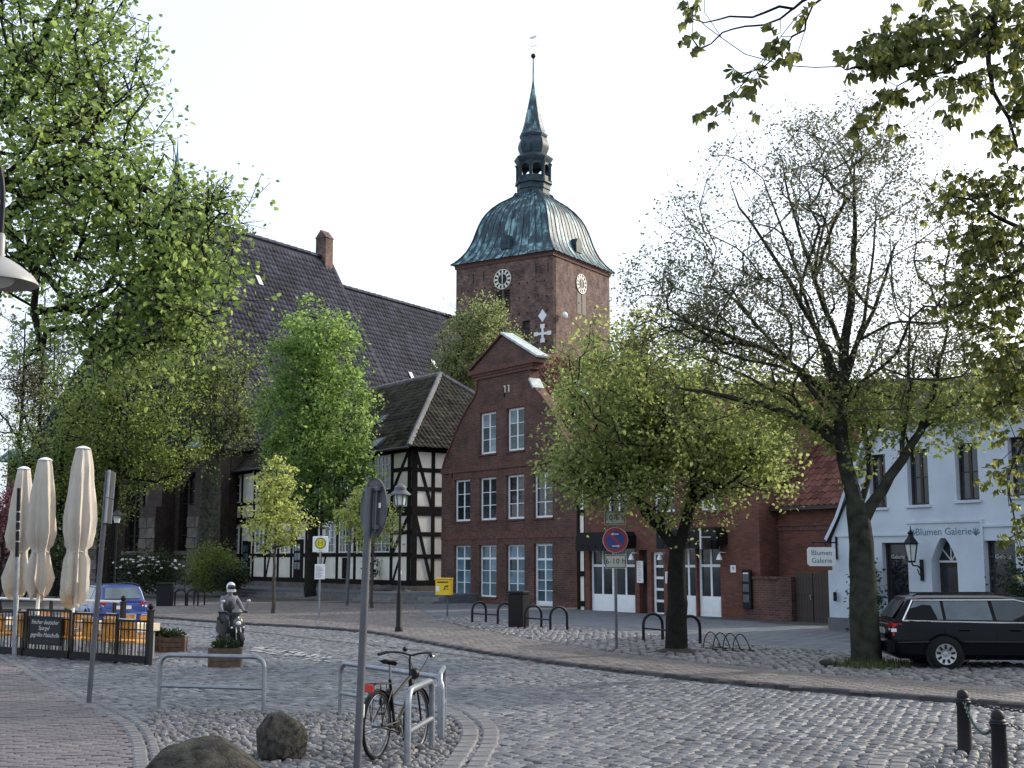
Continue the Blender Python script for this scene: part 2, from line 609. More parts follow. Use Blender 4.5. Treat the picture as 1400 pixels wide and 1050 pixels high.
# ---------------------------------------------------------------- ground
def pip(pts, poly):
    x, y = pts[:, 0], pts[:, 1]
    ins = np.zeros(len(pts), bool)
    n = len(poly)
    for i in range(n):
        x0, y0 = poly[i][0], poly[i][1]
        x1, y1 = poly[(i + 1) % n][0], poly[(i + 1) % n][1]
        c = ((y0 > y) != (y1 > y)) & (x < (x1 - x0) * (y - y0) / (y1 - y0 + 1e-12) + x0)
        ins ^= c
    return ins


def in_view(p, mx=110, my=90):
    fw = math.cos(PITCH) * p[:, 1] - math.sin(PITCH) * EYE
    up = -math.sin(PITCH) * p[:, 1] - math.cos(PITCH) * EYE
    ok = fw > 2
    fw = np.where(ok, fw, 1)
    u, v = 700 + F * p[:, 0] / fw, 525 - F * up / fw
    return ok & (u > -mx) & (u < 1400 + mx) & (v < 1050 + my)


def stone_variants(kind, n, lx, ly, h, seed):
    r = random.Random(seed)
    out = []
    for _ in range(n):
        m = MB()
        if kind == 'dome':
            k = 8
            rings = []
            ph = r.random() * 6
            rad = [1 + r.uniform(-.16, .16) for _ in range(k)]
            for rr, z in ((1, -.02), (.98, h * .45), (.78, h * .85), (.4, h)):
                rings.append([(lx / 2 * rr * rad[j] * math.cos(ph + 2 * math.pi * j / k), ly / 2 * rr * rad[j] * math.sin(ph + 2 * math.pi * j / k), z + r.uniform(-.004, .004)) for j in range(k)])
            m.loft(rings)
            m.f = [f for f in m.f if not (len(f) == k and max(f) < k)]
        else:
            c = .016 if kind == 'sett' else .004
            j = lambda a: r.uniform(-a, a)
            a = .012 if kind == 'sett' else .002
            base = [(-lx / 2 + j(a), -ly / 2 + j(a)), (lx / 2 + j(a), -ly / 2 + j(a)), (lx / 2 + j(a), ly / 2 + j(a)), (-lx / 2 + j(a), ly / 2 + j(a))]
            vs = [(x, y, -.02) for x, y in base] + [(x, y, h - c + j(a * .3)) for x, y in base] + [(x * (1 - 2 * c / lx), y * (1 - 2 * c / ly), h + j(a * .4)) for x, y in base]
            fs = [(8, 9, 10, 11)]
            for q in (0, 4):
                for i in range(4):
                    fs.append((q + i, q + (i + 1) % 4, q + 4 + (i + 1) % 4, q + 4 + i))
            m.add(vs, fs)
        out.append(m)
    return out


def join_instances(name, variants, which, T, m, smooth=True):
    """T: rows of x y z rotz sx sy tiltx tilty"""
    VV, FF, off = [], [], 0
    for k, mb in enumerate(variants):
        idx = np.where(which == k)[0]
        if not len(idx): continue
        v = np.array(mb.v)
        t = T[idx]
        c, s = np.cos(t[:, 3])[:, None], np.sin(t[:, 3])[:, None]
        lx, ly = v[None, :, 0] * t[:, 4:5], v[None, :, 1] * t[:, 5:6]
        X = lx * c - ly * s + t[:, 0:1]
        Y = lx * s + ly * c + t[:, 1:2]
        Z = v[None, :, 2] + lx * t[:, 6:7] + ly * t[:, 7:8] + t[:, 2:3]
        VV.append(np.stack([X, Y, Z], -1).reshape(-1, 3))
        fs = []
        for f in mb.f:
            if len(f) == 4:
                fs.append(f)
            else:
                for i in range(1, len(f) - 2, 2):
                    fs.append((f[0], f[i], f[i + 1], f[i + 2]))
        fa = np.array(fs)
        FF.append((fa[None] + (np.arange(len(idx)) * len(v))[:, None, None] + off).reshape(-1, 4))
        off += len(v) * len(idx)
    me = np_mesh(name, np.concatenate(VV), np.concatenate(FF), m, smooth)
    if smooth: me.set_sharp_from_angle(angle=R(50))
    return me


def pave(parent, piece, poly, lx, ly, gap, ang, m, z, kind='sett', h=.03, holes=(), n_parts=300, jit=.012, bond=.5, seed=1, stagger=True):
    """lay stones in rows over poly: the nearest as single parts, the rest as one part"""
    r = np.random.default_rng(seed)
    P = np.array([(p[0], p[1]) for p in poly])
    c, s = math.cos(ang), math.sin(ang)
    U = P @ np.array([[c, -s], [s, c]])
    nx = int((U[:, 0].max() - U[:, 0].min()) / (lx + gap)) + 2
    ny = int((U[:, 1].max() - U[:, 1].min()) / (ly + gap)) + 2
    ii, jj = np.meshgrid(np.arange(nx), np.arange(ny), indexing='ij')
    u = U[:, 0].min() + (ii + bond * (jj % 2)) * (lx + gap)
    v = U[:, 1].min() + jj * (ly + gap)
    u, v = u.ravel(), v.ravel()
    u = u + r.normal(0, jit, len(u))
    v = v + r.normal(0, jit * .7, len(v)) + .012 * np.sin(u * 1.7 + 1.3 * np.sin(v * .8))
    pts = np.stack([u * c - v * s, u * s + v * c], -1)
    keep = pip(pts, P) & in_view(pts)
    for hpoly in holes: keep &= ~pip(pts, hpoly)
    pts = pts[keep]
    n = len(pts)
    if not n: return
    d = np.hypot(pts[:, 0], pts[:, 1])
    pts = pts[np.argsort(d)]
    T = np.zeros((n, 8))
    T[:, :2] = pts
    T[:, 2] = z + r.normal(0, h * .12, n)
    T[:, 3] = ang + (r.uniform(0, 6.28, n) if kind == 'dome' else r.normal(0, .03, n))
    T[:, 4] = r.uniform(.9, 1.05, n)
    T[:, 5] = r.uniform(.9, 1.05, n)
    if kind == 'dome':
        T[:, 4] = r.uniform(.75, 1.15, n)
        T[:, 5] = r.uniform(.75, 1.15, n)
    tl = {'sett': .035, 'dome': .08, 'flat': .006}[kind]
    T[:, 6] = r.normal(0, tl, n)
    T[:, 7] = r.normal(0, tl, n)
    var = stone_variants(kind, 6, lx, ly, h, seed)
    wh = r.integers(0, 6, n)
    meshes = [q.mesh(piece, m, 50) for q in var]
    k = min(n_parts, n)
    vis = in_view(T[:, :2], 0, 0)
    first = np.where(vis)[0][:k]
    rest = np.setdiff1d(np.arange(n), first)
    for i in first:
        t = T[i]
        link(piece, meshes[wh[i]], parent, (t[0], t[1], t[2]), (t[7], -t[6], t[3]), (t[4], t[5], 1))
    if len(rest):
        o = link(piece + 's', join_instances(piece + 's', var, wh[rest], T[rest], m), parent)
        o['kind'] = 'stuff'


def sheet(name, poly, z, m, thick=0):
    mb = MB()
    if thick:
        mb.slab([(p[0], p[1]) for p in poly], z - thick, z)
    else:
        mb.add([(p[0], p[1], z) for p in poly], [tuple(range(len(poly)))])
    return tag(mb.build(name, m, smooth=0), kind='structure')


def px(*pp, z=0): return [G(a, b, z) for a, b in pp]


def resample(pts, step):
    pts = [Vector(p) for p in pts]
    out, acc = [pts[0].copy()], 0
    for a, b in zip(pts, pts[1:]):
        L = (b - a).length
        t = step - acc
        while t <= L:
            out.append(a.lerp(b, t / L))
            t += step
        acc = L - (t - step)
    return out


def row_of_stones(parent, piece, line, L, wid, h, z, m, off=0.0, gap=.015, seed=3, kind='sett', chamfer=.02):
    """stones laid end to end along a line"""
    r = random.Random(seed)
    pts = resample(line, L)
    meshes = []
    for k in range(3):
        mb = MB()
        mb.cbox(-L / 2 + gap / 2, L / 2 - gap / 2, -wid / 2 + r.uniform(-.004, .004), wid / 2 + r.uniform(-.004, .004), -.08, h, chamfer)
        meshes.append(mb.mesh(piece, m))
    for a, b in zip(pts, pts[1:]):
        t = (b - a)
        nrm = Vector((-t.y, t.x, 0)).normalized()
        c = (a + b) / 2 + nrm * off
        if not in_view(np.array([[c.x, c.y]]))[0]: continue
        link(piece, meshes[r.randrange(3)], parent, (c.x, c.y, z + r.uniform(-.004, .004)), (0, 0, math.atan2(t.y, t.x)), (t.length / L, 1, 1))


# edges surveyed from the photograph
KERB = chaikin(px((60, 836), (200, 846), (330, 856), (430, 861), (515, 868), (590, 884), (700, 903), (810, 918), (1000, 940), (1200, 957), (1400, 972), (1560, 988)), 2)
L2 = px((480, 838), (560, 850), (643, 860), (840, 894), (1000, 912), (1150, 925), (1400, 941), (1600, 955), z=.1)
L3 = px((640, 845), (780, 858), (900, 870), (1000, 882), (1150, 893), (1330, 905), (1600, 925), z=.1)
FPATH = chaikin(px((-60, 872), (0, 900), (43, 930), (87, 957), (133, 977), (163, 993), (178, 1017), (181, 1050), (182, 1100)), 2)
BED = chaikin(px((203, 1110), (203, 1040), (198, 1010), (196, 985), (216, 972), (340, 974), (458, 979), (560, 968), (612, 968), (652, 990), (660, 1012), (640, 1045), (598, 1110)), 2)
BED2 = chaikin(px((1262, 1110), (1240, 1050), (1268, 1028), (1330, 1020), (1420, 1024), (1520, 1040), (1520, 1110)), 2)
FARP = [Vector((60, 60, 0)), Vector((60, 140, 0)), Vector((-60, 140, 0)), Vector((-60, 50, 0))]

gr = sheet('ground', [(-700, -200), (700, -200), (700, 1500), (-700, 1500)], 0, M['ground'])
ROADPOLY = [Vector((-16, 6, 0)), Vector((14, 6, 0))] + list(reversed(KERB)) + [Vector((-26, 47, 0)), Vector((-26, 20, 0))]
road = sheet('road', ROADPOLY, .004, M['joint'])
FPATH_POLY = list(FPATH) + [Vector((-4, 6, 0)), Vector((-16, 6, 0)), Vector((-16, 27, 0))]
band = [p + Vector((.17, 0, 0)) for p in FPATH]
pave(road, 'sett', ROADPOLY, .155, .14, .017, R(-50), M['sett'], .006, 'sett', .034, holes=[BED, FPATH_POLY, BED2], seed=2, n_parts=300)
fp = sheet('brick_path', FPATH_POLY, .02, M['joint'])
pave(fp, 'paving_brick', FPATH_POLY, .205, .1, .008, R(4), M['klinker_red'], .022, 'flat', .022, seed=5, jit=.002)
row_of_stones(fp, 'border_stone', FPATH, .2, .15, .045, .012, M['kerb'], off=.085, seed=6)
row_of_stones(fp, 'border_stone', FPATH, .2, .11, .05, .012, M['kerb'], off=.235, seed=7)

bed = sheet('cobble_bed', BED, .008, M['joint'])
pave(bed, 'cobble', BED, .105, .085, .008, R(20), M['cobble'], .008, 'dome', .035, seed=8, jit=.025)
ring = [p for p in BED if p.x > -1.2 and p.y > 11.9]
row_of_stones(bed, 'border_stone', ring, .3, .2, .045, .012, M['kerb'], off=-.12, seed=9)
row_of_stones(bed, 'border_stone', [p + Vector((0, 0, 0)) for p in ring], .3, .2, .045, .012, M['kerb'], off=.12, seed=10)
bed2 = sheet('cobble_bed', BED2, .008, M['joint'])
pave(bed2, 'cobble', BED2, .13, .1, .01, R(10), M['cobble'], .01, 'dome', .05, seed=12, jit=.025)
row_of_stones(bed2, 'border_stone', BED2, .22, .18, .045, .012, M['kerb'], off=.12, seed=13)
row_of_stones(bed2, 'border_stone', BED2, .22, .18, .045, .012, M['kerb'], off=.33, seed=14)

# far pavement: kerb, clinker walk, cobbled strip with the trees, slabs along the houses
PV = .1
back = [Vector((40, 20, 0)), Vector((45, 60, 0)), Vector((10, 110, 0)), Vector((-60, 110, 0)), Vector((-60, 47, 0))]
pavement = sheet('pavement', list(KERB) + back, PV, M['joint'], .12)
row_of_stones(pavement, 'kerb_stone', KERB, .8, .16, .02, PV - .004, M['kerb_shade_gutter'], off=.07, seed=15)
WALK = list(KERB) + list(reversed(L2[2:])) + [G(600, 852), G(560, 831), G(592, 829.5), G(60, 823)]
pave(pavement, 'paving_brick', WALK, .22, .11, .012, R(-38), M['klinker'], PV, 'flat', .012, seed=16, jit=.004)
STRIP = list(L2[2:]) + list(reversed(L3))
for q in STRIP: pass
STRIP = [G(600, 852)] + list(L2[2:]) + list(reversed(L3))
pave(pavement, 'cobble', STRIP, .19, .16, .02, R(-35), M['cobble'], PV, 'dome', .05, seed=17, jit=.03)
row_of_stones(pavement, 'edge_stone', L2[2:], .5, .1, .03, PV - .01, M['kerb'], seed=18)
SLABS = [G(600, 852)] + list(L3) + [Vector((18, 26, 0)), Vector((9.4, 36.0, 0)), Vector((3, 49.3, 0)), Vector((-3.4, 59.5, 0)), G(560, 830)]
pave(pavement, 'paving_slab', SLABS, .5, .5, .012, R(-54.4), M['slab'], PV, 'flat', .012, seed=19, jit=.003)
# gutter rows along the kerb
row_of_stones(road, 'gutter_stone', [p for p in KERB], .28, .16, .03, .004, M['sett'], off=-.75, seed=20)
row_of_stones(road, 'gutter_stone', chaikin(px((190, 851), (350, 866), (430, 876), (585, 893), (680, 906)), 2), .5, .1, .05, .004, M['kerb_shade_gutter'], seed=22)
# worn white lettering on the setts
mk = MB()
for k in range(46):
    t = k / 46
    c = G(352 + 98 * t + rng.uniform(-3, 3), 890 + 15 * t + rng.uniform(-4, 4))
    a = R(-50) + rng.choice((0, math.pi / 2))
    L, W = rng.uniform(.15, .6), rng.uniform(.07, .13)
    mk.add([(-L / 2, -W / 2, 0), (L / 2, -W / 2, 0), (L / 2, W / 2, 0), (-L / 2, W / 2, 0)], [(0, 1, 2, 3)],
           Matrix.Translation((c.x, c.y, .056)) @ Matrix.Rotation(a, 4, 'Z'))
tag(mk.build('road_marking', M['worn_white'], road, smooth=0))
# raised terrace with two steps in front of the timbered house
T0, T1 = G(180, 812), G(592, 829)
td = (T1 - T0).normalized()
tn = Vector((-td.y, td.x, 0))
TZ = .5
terr = tag(MB().slab([T0 + tn * .7 - td * 12, T1 + tn * .7, T1 + tn * 14, T0 + tn * 14 - td * 12], .1, TZ).build('terrace', M['slab'], smooth=0), kind='structure')
for k, (o, z) in enumerate(((0, .22), (.35, .36))):
    mbs = MB()
    L = (T1 - T0).length + 12
    for i in range(int(L / 1.5)):
        a = T1 - td * (i * 1.5 + .01)
        b = T1 - td * (i * 1.5 + 1.49)
        s = MB().slab([b + tn * o, a + tn * o, a + tn * (o + .345), b + tn * (o + .345)], .1, z + rng.uniform(-.008, .008))
        s.build('step_stone', M['kerb'], terr, smooth=0)
lawn_poly = [G(20, 822), G(250, 812), Vector((-13, 86, 0)), Vector((-45, 96, 0))]


# ---------------------------------------------------------------- building kit
ROW = math.atan2(-.813, .582)
RD = Vector((.582, -.813, 0))
RB = Vector((.813, .582, 0))


def wall(name, root, m, outline, openings=(), thick=.4, rev=.2, revm=None):
    """front wall in local xz at y=0: outline = [(z, left, right)...], openings = [(s0,s1,z0,z1)]"""
    zs = sorted({round(z, 4) for z, _, _ in outline} | {round(q, 4) for o in openings for q in o[2:4]})
    mb = MB()

    def lr(z, up):
        for (za, la, ra), (zb, lb, rb) in zip(outline, outline[1:]):
            if zb - za < 1e-6: continue
            if (za - 1e-6 <= z < zb - 1e-6) if up else (za + 1e-6 < z <= zb + 1e-6):
                t = (z - za) / (zb - za)
                return la + (lb - la) * t, ra + (rb - ra) * t
        return None

    for z0, z1 in zip(zs, zs[1:]):
        a, b = lr(z0, True), lr(z1, False)
        if not a or not b: continue
        ops = sorted(o for o in openings if o[2] <= z0 + 1e-6 and o[3] >= z1 - 1e-6)
        cur0, cur1 = a[0], b[0]
        for o in ops:
            mb.add([(cur0, 0, z0), (o[0], 0, z0), (o[0], 0, z1), (cur1, 0, z1)], [(0, 1, 2, 3)])
            cur0 = cur1 = o[1]
        mb.add([(cur0, 0, z0), (a[1], 0, z0), (b[1], 0, z1), (cur1, 0, z1)], [(0, 1, 2, 3)])
        mb.add([(a[0], 0, z0), (b[0], 0, z1), (b[0], thick, z1), (a[0], thick, z0)], [(0, 1, 2, 3)])
        mb.add([(a[1], 0, z0), (a[1], thick, z0), (b[1], thick, z1), (b[1], 0, z1)], [(0, 1, 2, 3)])
    for (za, la, ra), (zb, lb, rb) in zip(outline, outline[1:]):
        if zb - za < 1e-6:
            for p, q in ((la, lb), (ra, rb)):
                mb.add([(p, 0, za), (q, 0, za), (q, thick, za), (p, thick, za)], [(0, 1, 2, 3)])
    z, l, r = outline[-1]
    mb.add([(l, 0, z), (r, 0, z), (r, thick, z), (l, thick, z)], [(0, 1, 2, 3)])
    for s0, s1, z0, z1, *slice_ in openings:
        mb.add([(s0, 0, z0), (s0, rev, z0), (s0, rev, z1), (s0, 0, z1)], [(0, 1, 2, 3)])
        mb.add([(s1, 0, z0), (s1, 0, z1), (s1, rev, z1), (s1, rev, z0)], [(0, 1, 2, 3)])
        if slice_: continue
        mb.add([(s0, 0, z1), (s0, rev, z1), (s1, rev, z1), (s1, 0, z1)], [(0, 1, 2, 3)])
        mb.add([(s0, 0, z0), (s1, 0, z0), (s1, rev, z0), (s0, rev, z0)], [(0, 1, 2, 3)])
    return mb.build(name, m, root, smooth=0)


_cache = {}


def shared(key, make):
    if key not in _cache: _cache[key] = make()
    return _cache[key]


def window(root, s0, s1, z0, z1, cols=2, rows=3, rec=.13, fm='white', gm='glass', fw=.07, bar=.03, sill=None, panel=0.0, transom=None, name='window', mull=True, y=0.0, handle=False):
    W, H = s1 - s0, z1 - z0
    mb = MB()
    d0, d1 = 0, .07
    mb.box(0, fw, d0, d1, 0, H).box(W - fw, W, d0, d1, 0, H).box(fw, W - fw, d0, d1, H - fw, H).box(fw, W - fw, d0, d1, 0, fw + panel)
    if panel:
        k = max(1, cols // 2)
        for i in range(k):
            a = fw + (W - 2 * fw) * i / k
            b = fw + (W - 2 * fw) * (i + 1) / k
            mb.box(a + .08, b - .08, -.012, 0, fw + .05, panel - .02)
    xs = [fw + (W - 2 * fw) * i / cols for i in range(cols + 1)]
    zt = transom if transom else None
    zb = fw + panel
    if zt:
        zz = [zb + (zt - zb) * i / rows for i in range(rows + 1)] + [H - fw]
    else:
        zz = [zb + (H - fw - zb) * i / rows for i in range(rows + 1)]
    for i, x in enumerate(xs[1:-1], 1):
        hw = .04 if (mull and cols % 2 == 0 and i == cols // 2) else bar / 2
        mb.box(x - hw, x + hw, d0 + .004, d1 - .004, zb, H - fw)
    for j, z in enumerate(zz[1:-1], 1):
        hw = .045 if (zt and abs(z - zt) < 1e-6) else bar / 2
        mb.box(fw, W - fw, d0 + .008, d1 - .008, z - hw, z + hw)
    me = shared(('win', round(W, 3), round(H, 3), cols, rows, fm, fw, bar, panel, transom, mull), lambda: mb.mesh(name, M[fm], 0))
    o = link(name, me, root, (s0, y + rec, z0))
    for i in range(cols):
        for j in range(len(zz) - 1):
            a, b = xs[i + 1] - xs[i], zz[j + 1] - zz[j]
            pm = shared(('pane', round(a, 3), round(b, 3), gm), lambda: MB().box(-a / 2 + .004, a / 2 - .004, 0, .012, -b / 2 + .004, b / 2 - .004).mesh('pane', M[gm], 0))
            link('pane', pm, o, ((xs[i] + xs[i + 1]) / 2, .03, (zz[j] + zz[j + 1]) / 2), (rng.uniform(-.006, .006), 0, rng.uniform(-.012, .012)))
    if sill:
        MB().box(-.06, W + .06, -rec - .06, .0, -.07, -.002).build('sill', M[sill], o, smooth=0)
    if handle:
        MB().tube([(W - .1, -.04, 1.0), (W - .1, -.04, 1.12)], .012, 6).build('handle', M['steel'], o)
    return o


def pantile(tw, tl):
    mb = MB()
    pr = [(0, .0), (.18, .012), (.36, .045), (.55, .055), (.72, .03), (.86, .004), (1.04, .0)]
    vs, fs = [], []
    for (y, dz) in ((-.06, .03), (tl + .02, .0)):
        for x, z in pr: vs.append((x * tw, y, z + dz))
    for x, z in pr: vs.append((x * tw, -.06, z + .005))
    n = len(pr)
    for i in range(n - 1):
        fs.append((i, i + 1, n + i + 1, n + i))
        fs.append((2 * n + i, 2 * n + i + 1, i + 1, i))
    return mb.add(vs, fs)


def flat_tile(tw, tl):
    mb = MB()
    g = .012
    return mb.add([(g, -.05, .035), (tw - g, -.05, .035), (tw - g, tl + .02, .008), (g, tl + .02, .008), (g, -.05, .0), (tw - g, -.05, .0), (tw - g, tl, 0), (g, tl, 0)],
                  [(0, 1, 2, 3), (4, 5, 1, 0), (4, 0, 3, 7), (5, 6, 2, 1)])


def tiled(parent, o, u, v, wid, length, tw, tl, m, inside=None, flat=False, parts=False, seed=1):
    o, u, v = Vector(o), Vector(u).normalized(), Vector(v).normalized()
    n = u.cross(v)
    r = np.random.default_rng(seed)
    nu, nv = int(wid / tw), int(length / tl)
    ii, jj = np.meshgrid(np.arange(nu), np.arange(nv), indexing='ij')
    a, b = (ii * tw).ravel(), (jj * tl).ravel()
    if flat:
        a = a + (jj.ravel() % 2) * tw / 2
    if inside is not None:
        k = inside(a + tw / 2, b + tl / 2)
        a, b = a[k], b[k]
    N = len(a)
    mb = flat_tile(tw, tl) if flat else pantile(tw, tl)
    up = r.normal(0, .006, N)
    Mt = Matrix((u, v, n)).transposed().to_4x4()
    if parts:
        base = parent.matrix_world
        me = mb.mesh('roof_tile', m, 0)
        for k in range(min(N, 300)):
            p = o + u * a[k] + v * b[k] + n * up[k]
            ob = link('roof_tile', me, parent)
            ob.matrix_local = Matrix.Translation(p) @ Mt @ Matrix.Rotation(r.normal(0, .008), 4, 'Z')
        a, b, up = a[300:], b[300:], up[300:]
        N = len(a)
        if not N: return
    vv = np.array(mb.v)
    A = np.array(u)[None, None] * (a[:, None] + vv[None, :, 0])[..., None]
    B = np.array(v)[None, None] * (b[:, None] + vv[None, :, 1])[..., None]
    D = np.array(n)[None, None] * (up[:, None] + vv[None, :, 2])[..., None]
    V = (A + B + D + np.array(o)).reshape(-1, 3)
    fa = np.array(mb.f)
    Fq = (fa[None] + (np.arange(N) * len(vv))[:, None, None]).reshape(-1, 4)
    ob = link('roof_tiles', np_mesh('roof_tiles', V, Fq, m), parent)
    ob['kind'] = 'stuff'


def text(body, parent, loc, size, m, ext=.004, align='CENTER', rot=(math.pi / 2, 0, 0), shear=0, name='lettering', spacing=1):
    cu = bpy.data.curves.new(name, 'FONT')
    cu.body = body
    cu.size = size
    cu.extrude = ext
    cu.align_x = align
    cu.align_y = 'CENTER'
    cu.shear = shear
    cu.space_character = spacing
    cu.resolution_u = 2
    tmp = bpy.data.objects.new('tmp', cu)
    C.objects.link(tmp)
    bpy.context.view_layer.update()
    me = bpy.data.meshes.new_from_object(tmp.evaluated_get(bpy.context.evaluated_depsgraph_get()))
    bpy.data.objects.remove(tmp)
    me.materials.clear()
    me.materials.append(M[m])
    return link(name, me, parent, loc, rot)


# ---------------------------------------------------------------- the gabled brick house
gh = thing('gabled_house', 'tall brick townhouse with curved stepped gable and white multi-pane windows', 'house', (2.58, 51.8, 0), ROW)
half = [(0, 5.13), (6.1, 5.13), (6.45, 5.13), (6.451, 5.02), (6.9, 4.78), (7.5, 4.3), (8.0, 3.98), (8.6, 3.46), (9.15, 2.88), (9.6, 2.3), (9.85, 2.12), (10.35, 2.06), (10.351, 2.3), (10.62, 2.36), (10.621, 2.62), (10.85, 2.62), (12.2, .02)]
GC = -5.13
gops = []
gw = []
for s0 in (-9.14, -7.02, -4.88, -2.83):
    gops.append((s0, s0 + 1.36, 3.83, 5.78))
    gw.append((s0, s0 + 1.36, 3.83, 5.78, 'up'))
for s0 in (-7.02, -4.84):
    gops.append((s0, s0 + 1.33, 6.85, 8.78))
    gw.append((s0, s0 + 1.33, 6.85, 8.78, 'top'))
for s0 in (-9.12, -7.02, -4.88):
    gops.append((s0, s0 + 1.38, .38, 2.7))
    gw.append((s0, s0 + 1.38, .38, 2.7, 'low'))
gops.append((-2.82, -1.5, .08, 2.73))
wall('front_wall', gh, M['brick_gable'], [(z, GC - h, GC + h) for z, h in half], gops, .45, .25)
MB().box(-10.2, -.06, .4, 13, 0, 6.1).build('wall', M['brick_gable'], gh, smooth=0)
for s0, s1, z0, z1, k in gw:
    if k == 'low':
        window(gh, s0, s1, z0, z1, 2, 3, transom=1.72, gm='glass_curtain', sill='brick_course')
    elif k == 'top':
        window(gh, s0, s1, z0, z1, 2, 3, gm='glass_light', sill='brick_course', fw=.1)
    else:
        window(gh, s0, s1, z0, z1, 2, 3, gm='glass', sill='brick_course', fw=.09)
window(gh, -2.82, -1.5, .08, 2.73, 2, 4, transom=1.98, panel=.12, gm='glass_curtain', name='front_door', fw=.1, handle=True)
MB().box(-3.0, -1.35, -.3, .05, 0, .09).build('door_step', M['kerb'], gh, smooth=0)
c = MB()
for z0, z1, p, hw in ((2.98, 3.3, .03, 5.14), (6.12, 6.4, .05, 5.16), (0, .3, .035, 5.15)):
    c.box(GC - hw, -3.05 if z0 == 0 else GC + hw, -p, -.001, z0, z1)
c.box(-1.3, GC + 5.15, -.035, -.001, 0, .3)
for z0, z1, p, hw in ((10.36, 10.5, .06, 2.34), (10.503, 10.62, .1, 2.4), (10.623, 10.84, .16, 2.66)):
    c.box(GC - hw, GC + hw, -p, .3, z0, z1)
c.build('string_course', M['brick_course'], gh, smooth=0)
for s0, s1, z0, z1, k in gw:
    lm = shared(('lintel', round(s1 - s0, 2)), lambda: MB().prism([(-.12, 0), (s1 - s0 + .12, 0), (s1 - s0 + .18, .24), ((s1 - s0) / 2, .29), (-.18, .24)], -.015, .05).mesh('lintel', M['brick_course'], 0))
    link('lintel', lm, gh, (s0, 0, z1 + .012))
cp = MB()
for sgn in (-1, 1):
    pts = [(GC + sgn * h, .2, z) for z, h in half if 6.4 < z < 10.4]
    for a, b in zip(pts, pts[1:]):
        if abs(a[2] - b[2]) > .01: cp.beam(a, b, .07, .52, (0, 1, 0))
cp.build('gable_edge', M['brick_course'], gh, smooth=0)
cl = MB()
MB().beam((GC - 2.78, .2, 10.86), (GC, .2, 12.3), .09, .62, (0, 1, 0)).build('gable_edge', M['brick_course'], gh, smooth=0)  # left coping coloured as dark brick to carry its shade
for sgn in (1,):
    cl.beam((GC + sgn * 2.78, .2, 10.86), (GC, .2, 12.3), .09, .7, (0, 1, 0))
    cl.beam((GC + sgn * 2.42, .2, 9.5), (GC + sgn * 2.1, .2, 9.95), .1, .6, (0, 1, 0))
cl.build('coping', M['lead'], gh, smooth=0)
for x, z in ((-9.3, 5.75 + .35), (-5.0, 9.55)):
    a = MB()
    a.box(x - .03, x + .03, -.04, -.005, z - .2, z + .2)
    a.build('wall_anchor', M['iron'], gh, smooth=0)
rs = math.hypot(5.3, 5.6)
for sgn in (-1, 1):
    v = Vector((-sgn * 5.3, 0, 5.6)).normalized()
    u = Vector((0, sgn * -1, 0)) if sgn < 0 else Vector((0, 1, 0))
    u = Vector((0, 1, 0)) if sgn > 0 else Vector((0, -1, 0))
    o = Vector((GC + sgn * 5.3, .46 if sgn > 0 else 13, 6.0))
    rf = MB().add([o, o + u * 12.54, o + u * 12.54 + v * rs, o + v * rs], [(0, 1, 2, 3)]).build('roof', M['tile_red'], gh, smooth=0)
    tiled(rf, o, u, v, 12.5, rs, .24, .34, M['tile_red'], seed=3 + sgn)
    if sgn > 0:
        n = u.cross(v)
        for a, b in ((2.2, 4.6),):
            p = o + u * a + v * b + n * .1
            sw = MB().add([p, p + u * .8, p + u * .8 + v * 1.1, p + v * 1.1], [(0, 1, 2, 3)])
            b0 = MB()
            for q0, q1 in ((p, p + u * .8), (p + u * .8, p + u * .8 + v * 1.1), (p + u * .8 + v * 1.1, p + v * 1.1), (p + v * 1.1, p)):
                b0.beam(q0, q1, .08, .12, n)
            f = b0.build('roof_window', M['grey_post'], gh, smooth=0)
            sw.build('pane', M['glass_light'], f, smooth=0)
MB().box(GC - .5, GC + .5, 7.5, 8.4, 10.8, 12.6).box(GC - .56, GC + .56, 7.44, 8.46, 12.6, 12.75).build('chimney', M['brick_gable'], gh, smooth=0)
for x in (-5.35, -5.05): link('anchor_letter', shared('al', lambda: MB().box(-.03, .03, -.03, -.004, -.16, .16).box(-.1, .03, -.03, -.004, .12, .16).mesh('anchor_letter', M['gold'], 0)), gh, (x + .4, 0, 9.7))

# ---------------------------------------------------------------- brick shop house with white shopfronts
sh = thing('shop_house', 'two-storey brick house with white shopfronts and dark awnings behind the leaning tree', 'house', (2.84, 48.98, 0), ROW)
sops = [(.28, 2.94, .1, 2.45), (3.18, 3.62, .05, 2.4), (3.85, 4.5, .05, 2.32), (5.2, 6.14, .1, 2.47), (6.22, 7.36, .1, 2.5),
        (1.35, 2.55, 3.75, 5.2), (4.0, 5.15, 3.75, 5.2), (6.4, 7.55, 3.75, 5.2)]
wall('front_wall', sh, M['brick_red'], [(0, 0, 9.2), (5.5, 0, 9.2)], sops, .4, .3)
MB().box(.03, 9.18, .34, 9, 0, 5.5).build('wall', M['brick_red'], sh, smooth=0)
for s0, s1, z0, z1 in ((.28, 1.58, .1, 2.45), (1.64, 2.94, .1, 2.45)):
    window(sh, s0, s1, z0, z1, 2, 1, panel=.55, transom=1.72, gm='glass', name='shop_window', fw=.09)
window(sh, 3.85, 4.5, .05, 2.32, 1, 5, gm='glass', name='shop_door', fw=.1, bar=.09)
MB().box(3.18, 3.62, .24, .29, .05, 2.4).build('entry_door', M['dark_wood'], sh, smooth=0)
window(sh, 5.2, 6.14, .1, 2.47, 2, 1, panel=.6, transom=1.72, name='shop_window', fw=.09)
window(sh, 6.22, 7.36, .1, 2.5, 2, 1, panel=.6, transom=1.74, name='shop_window', fw=.09)
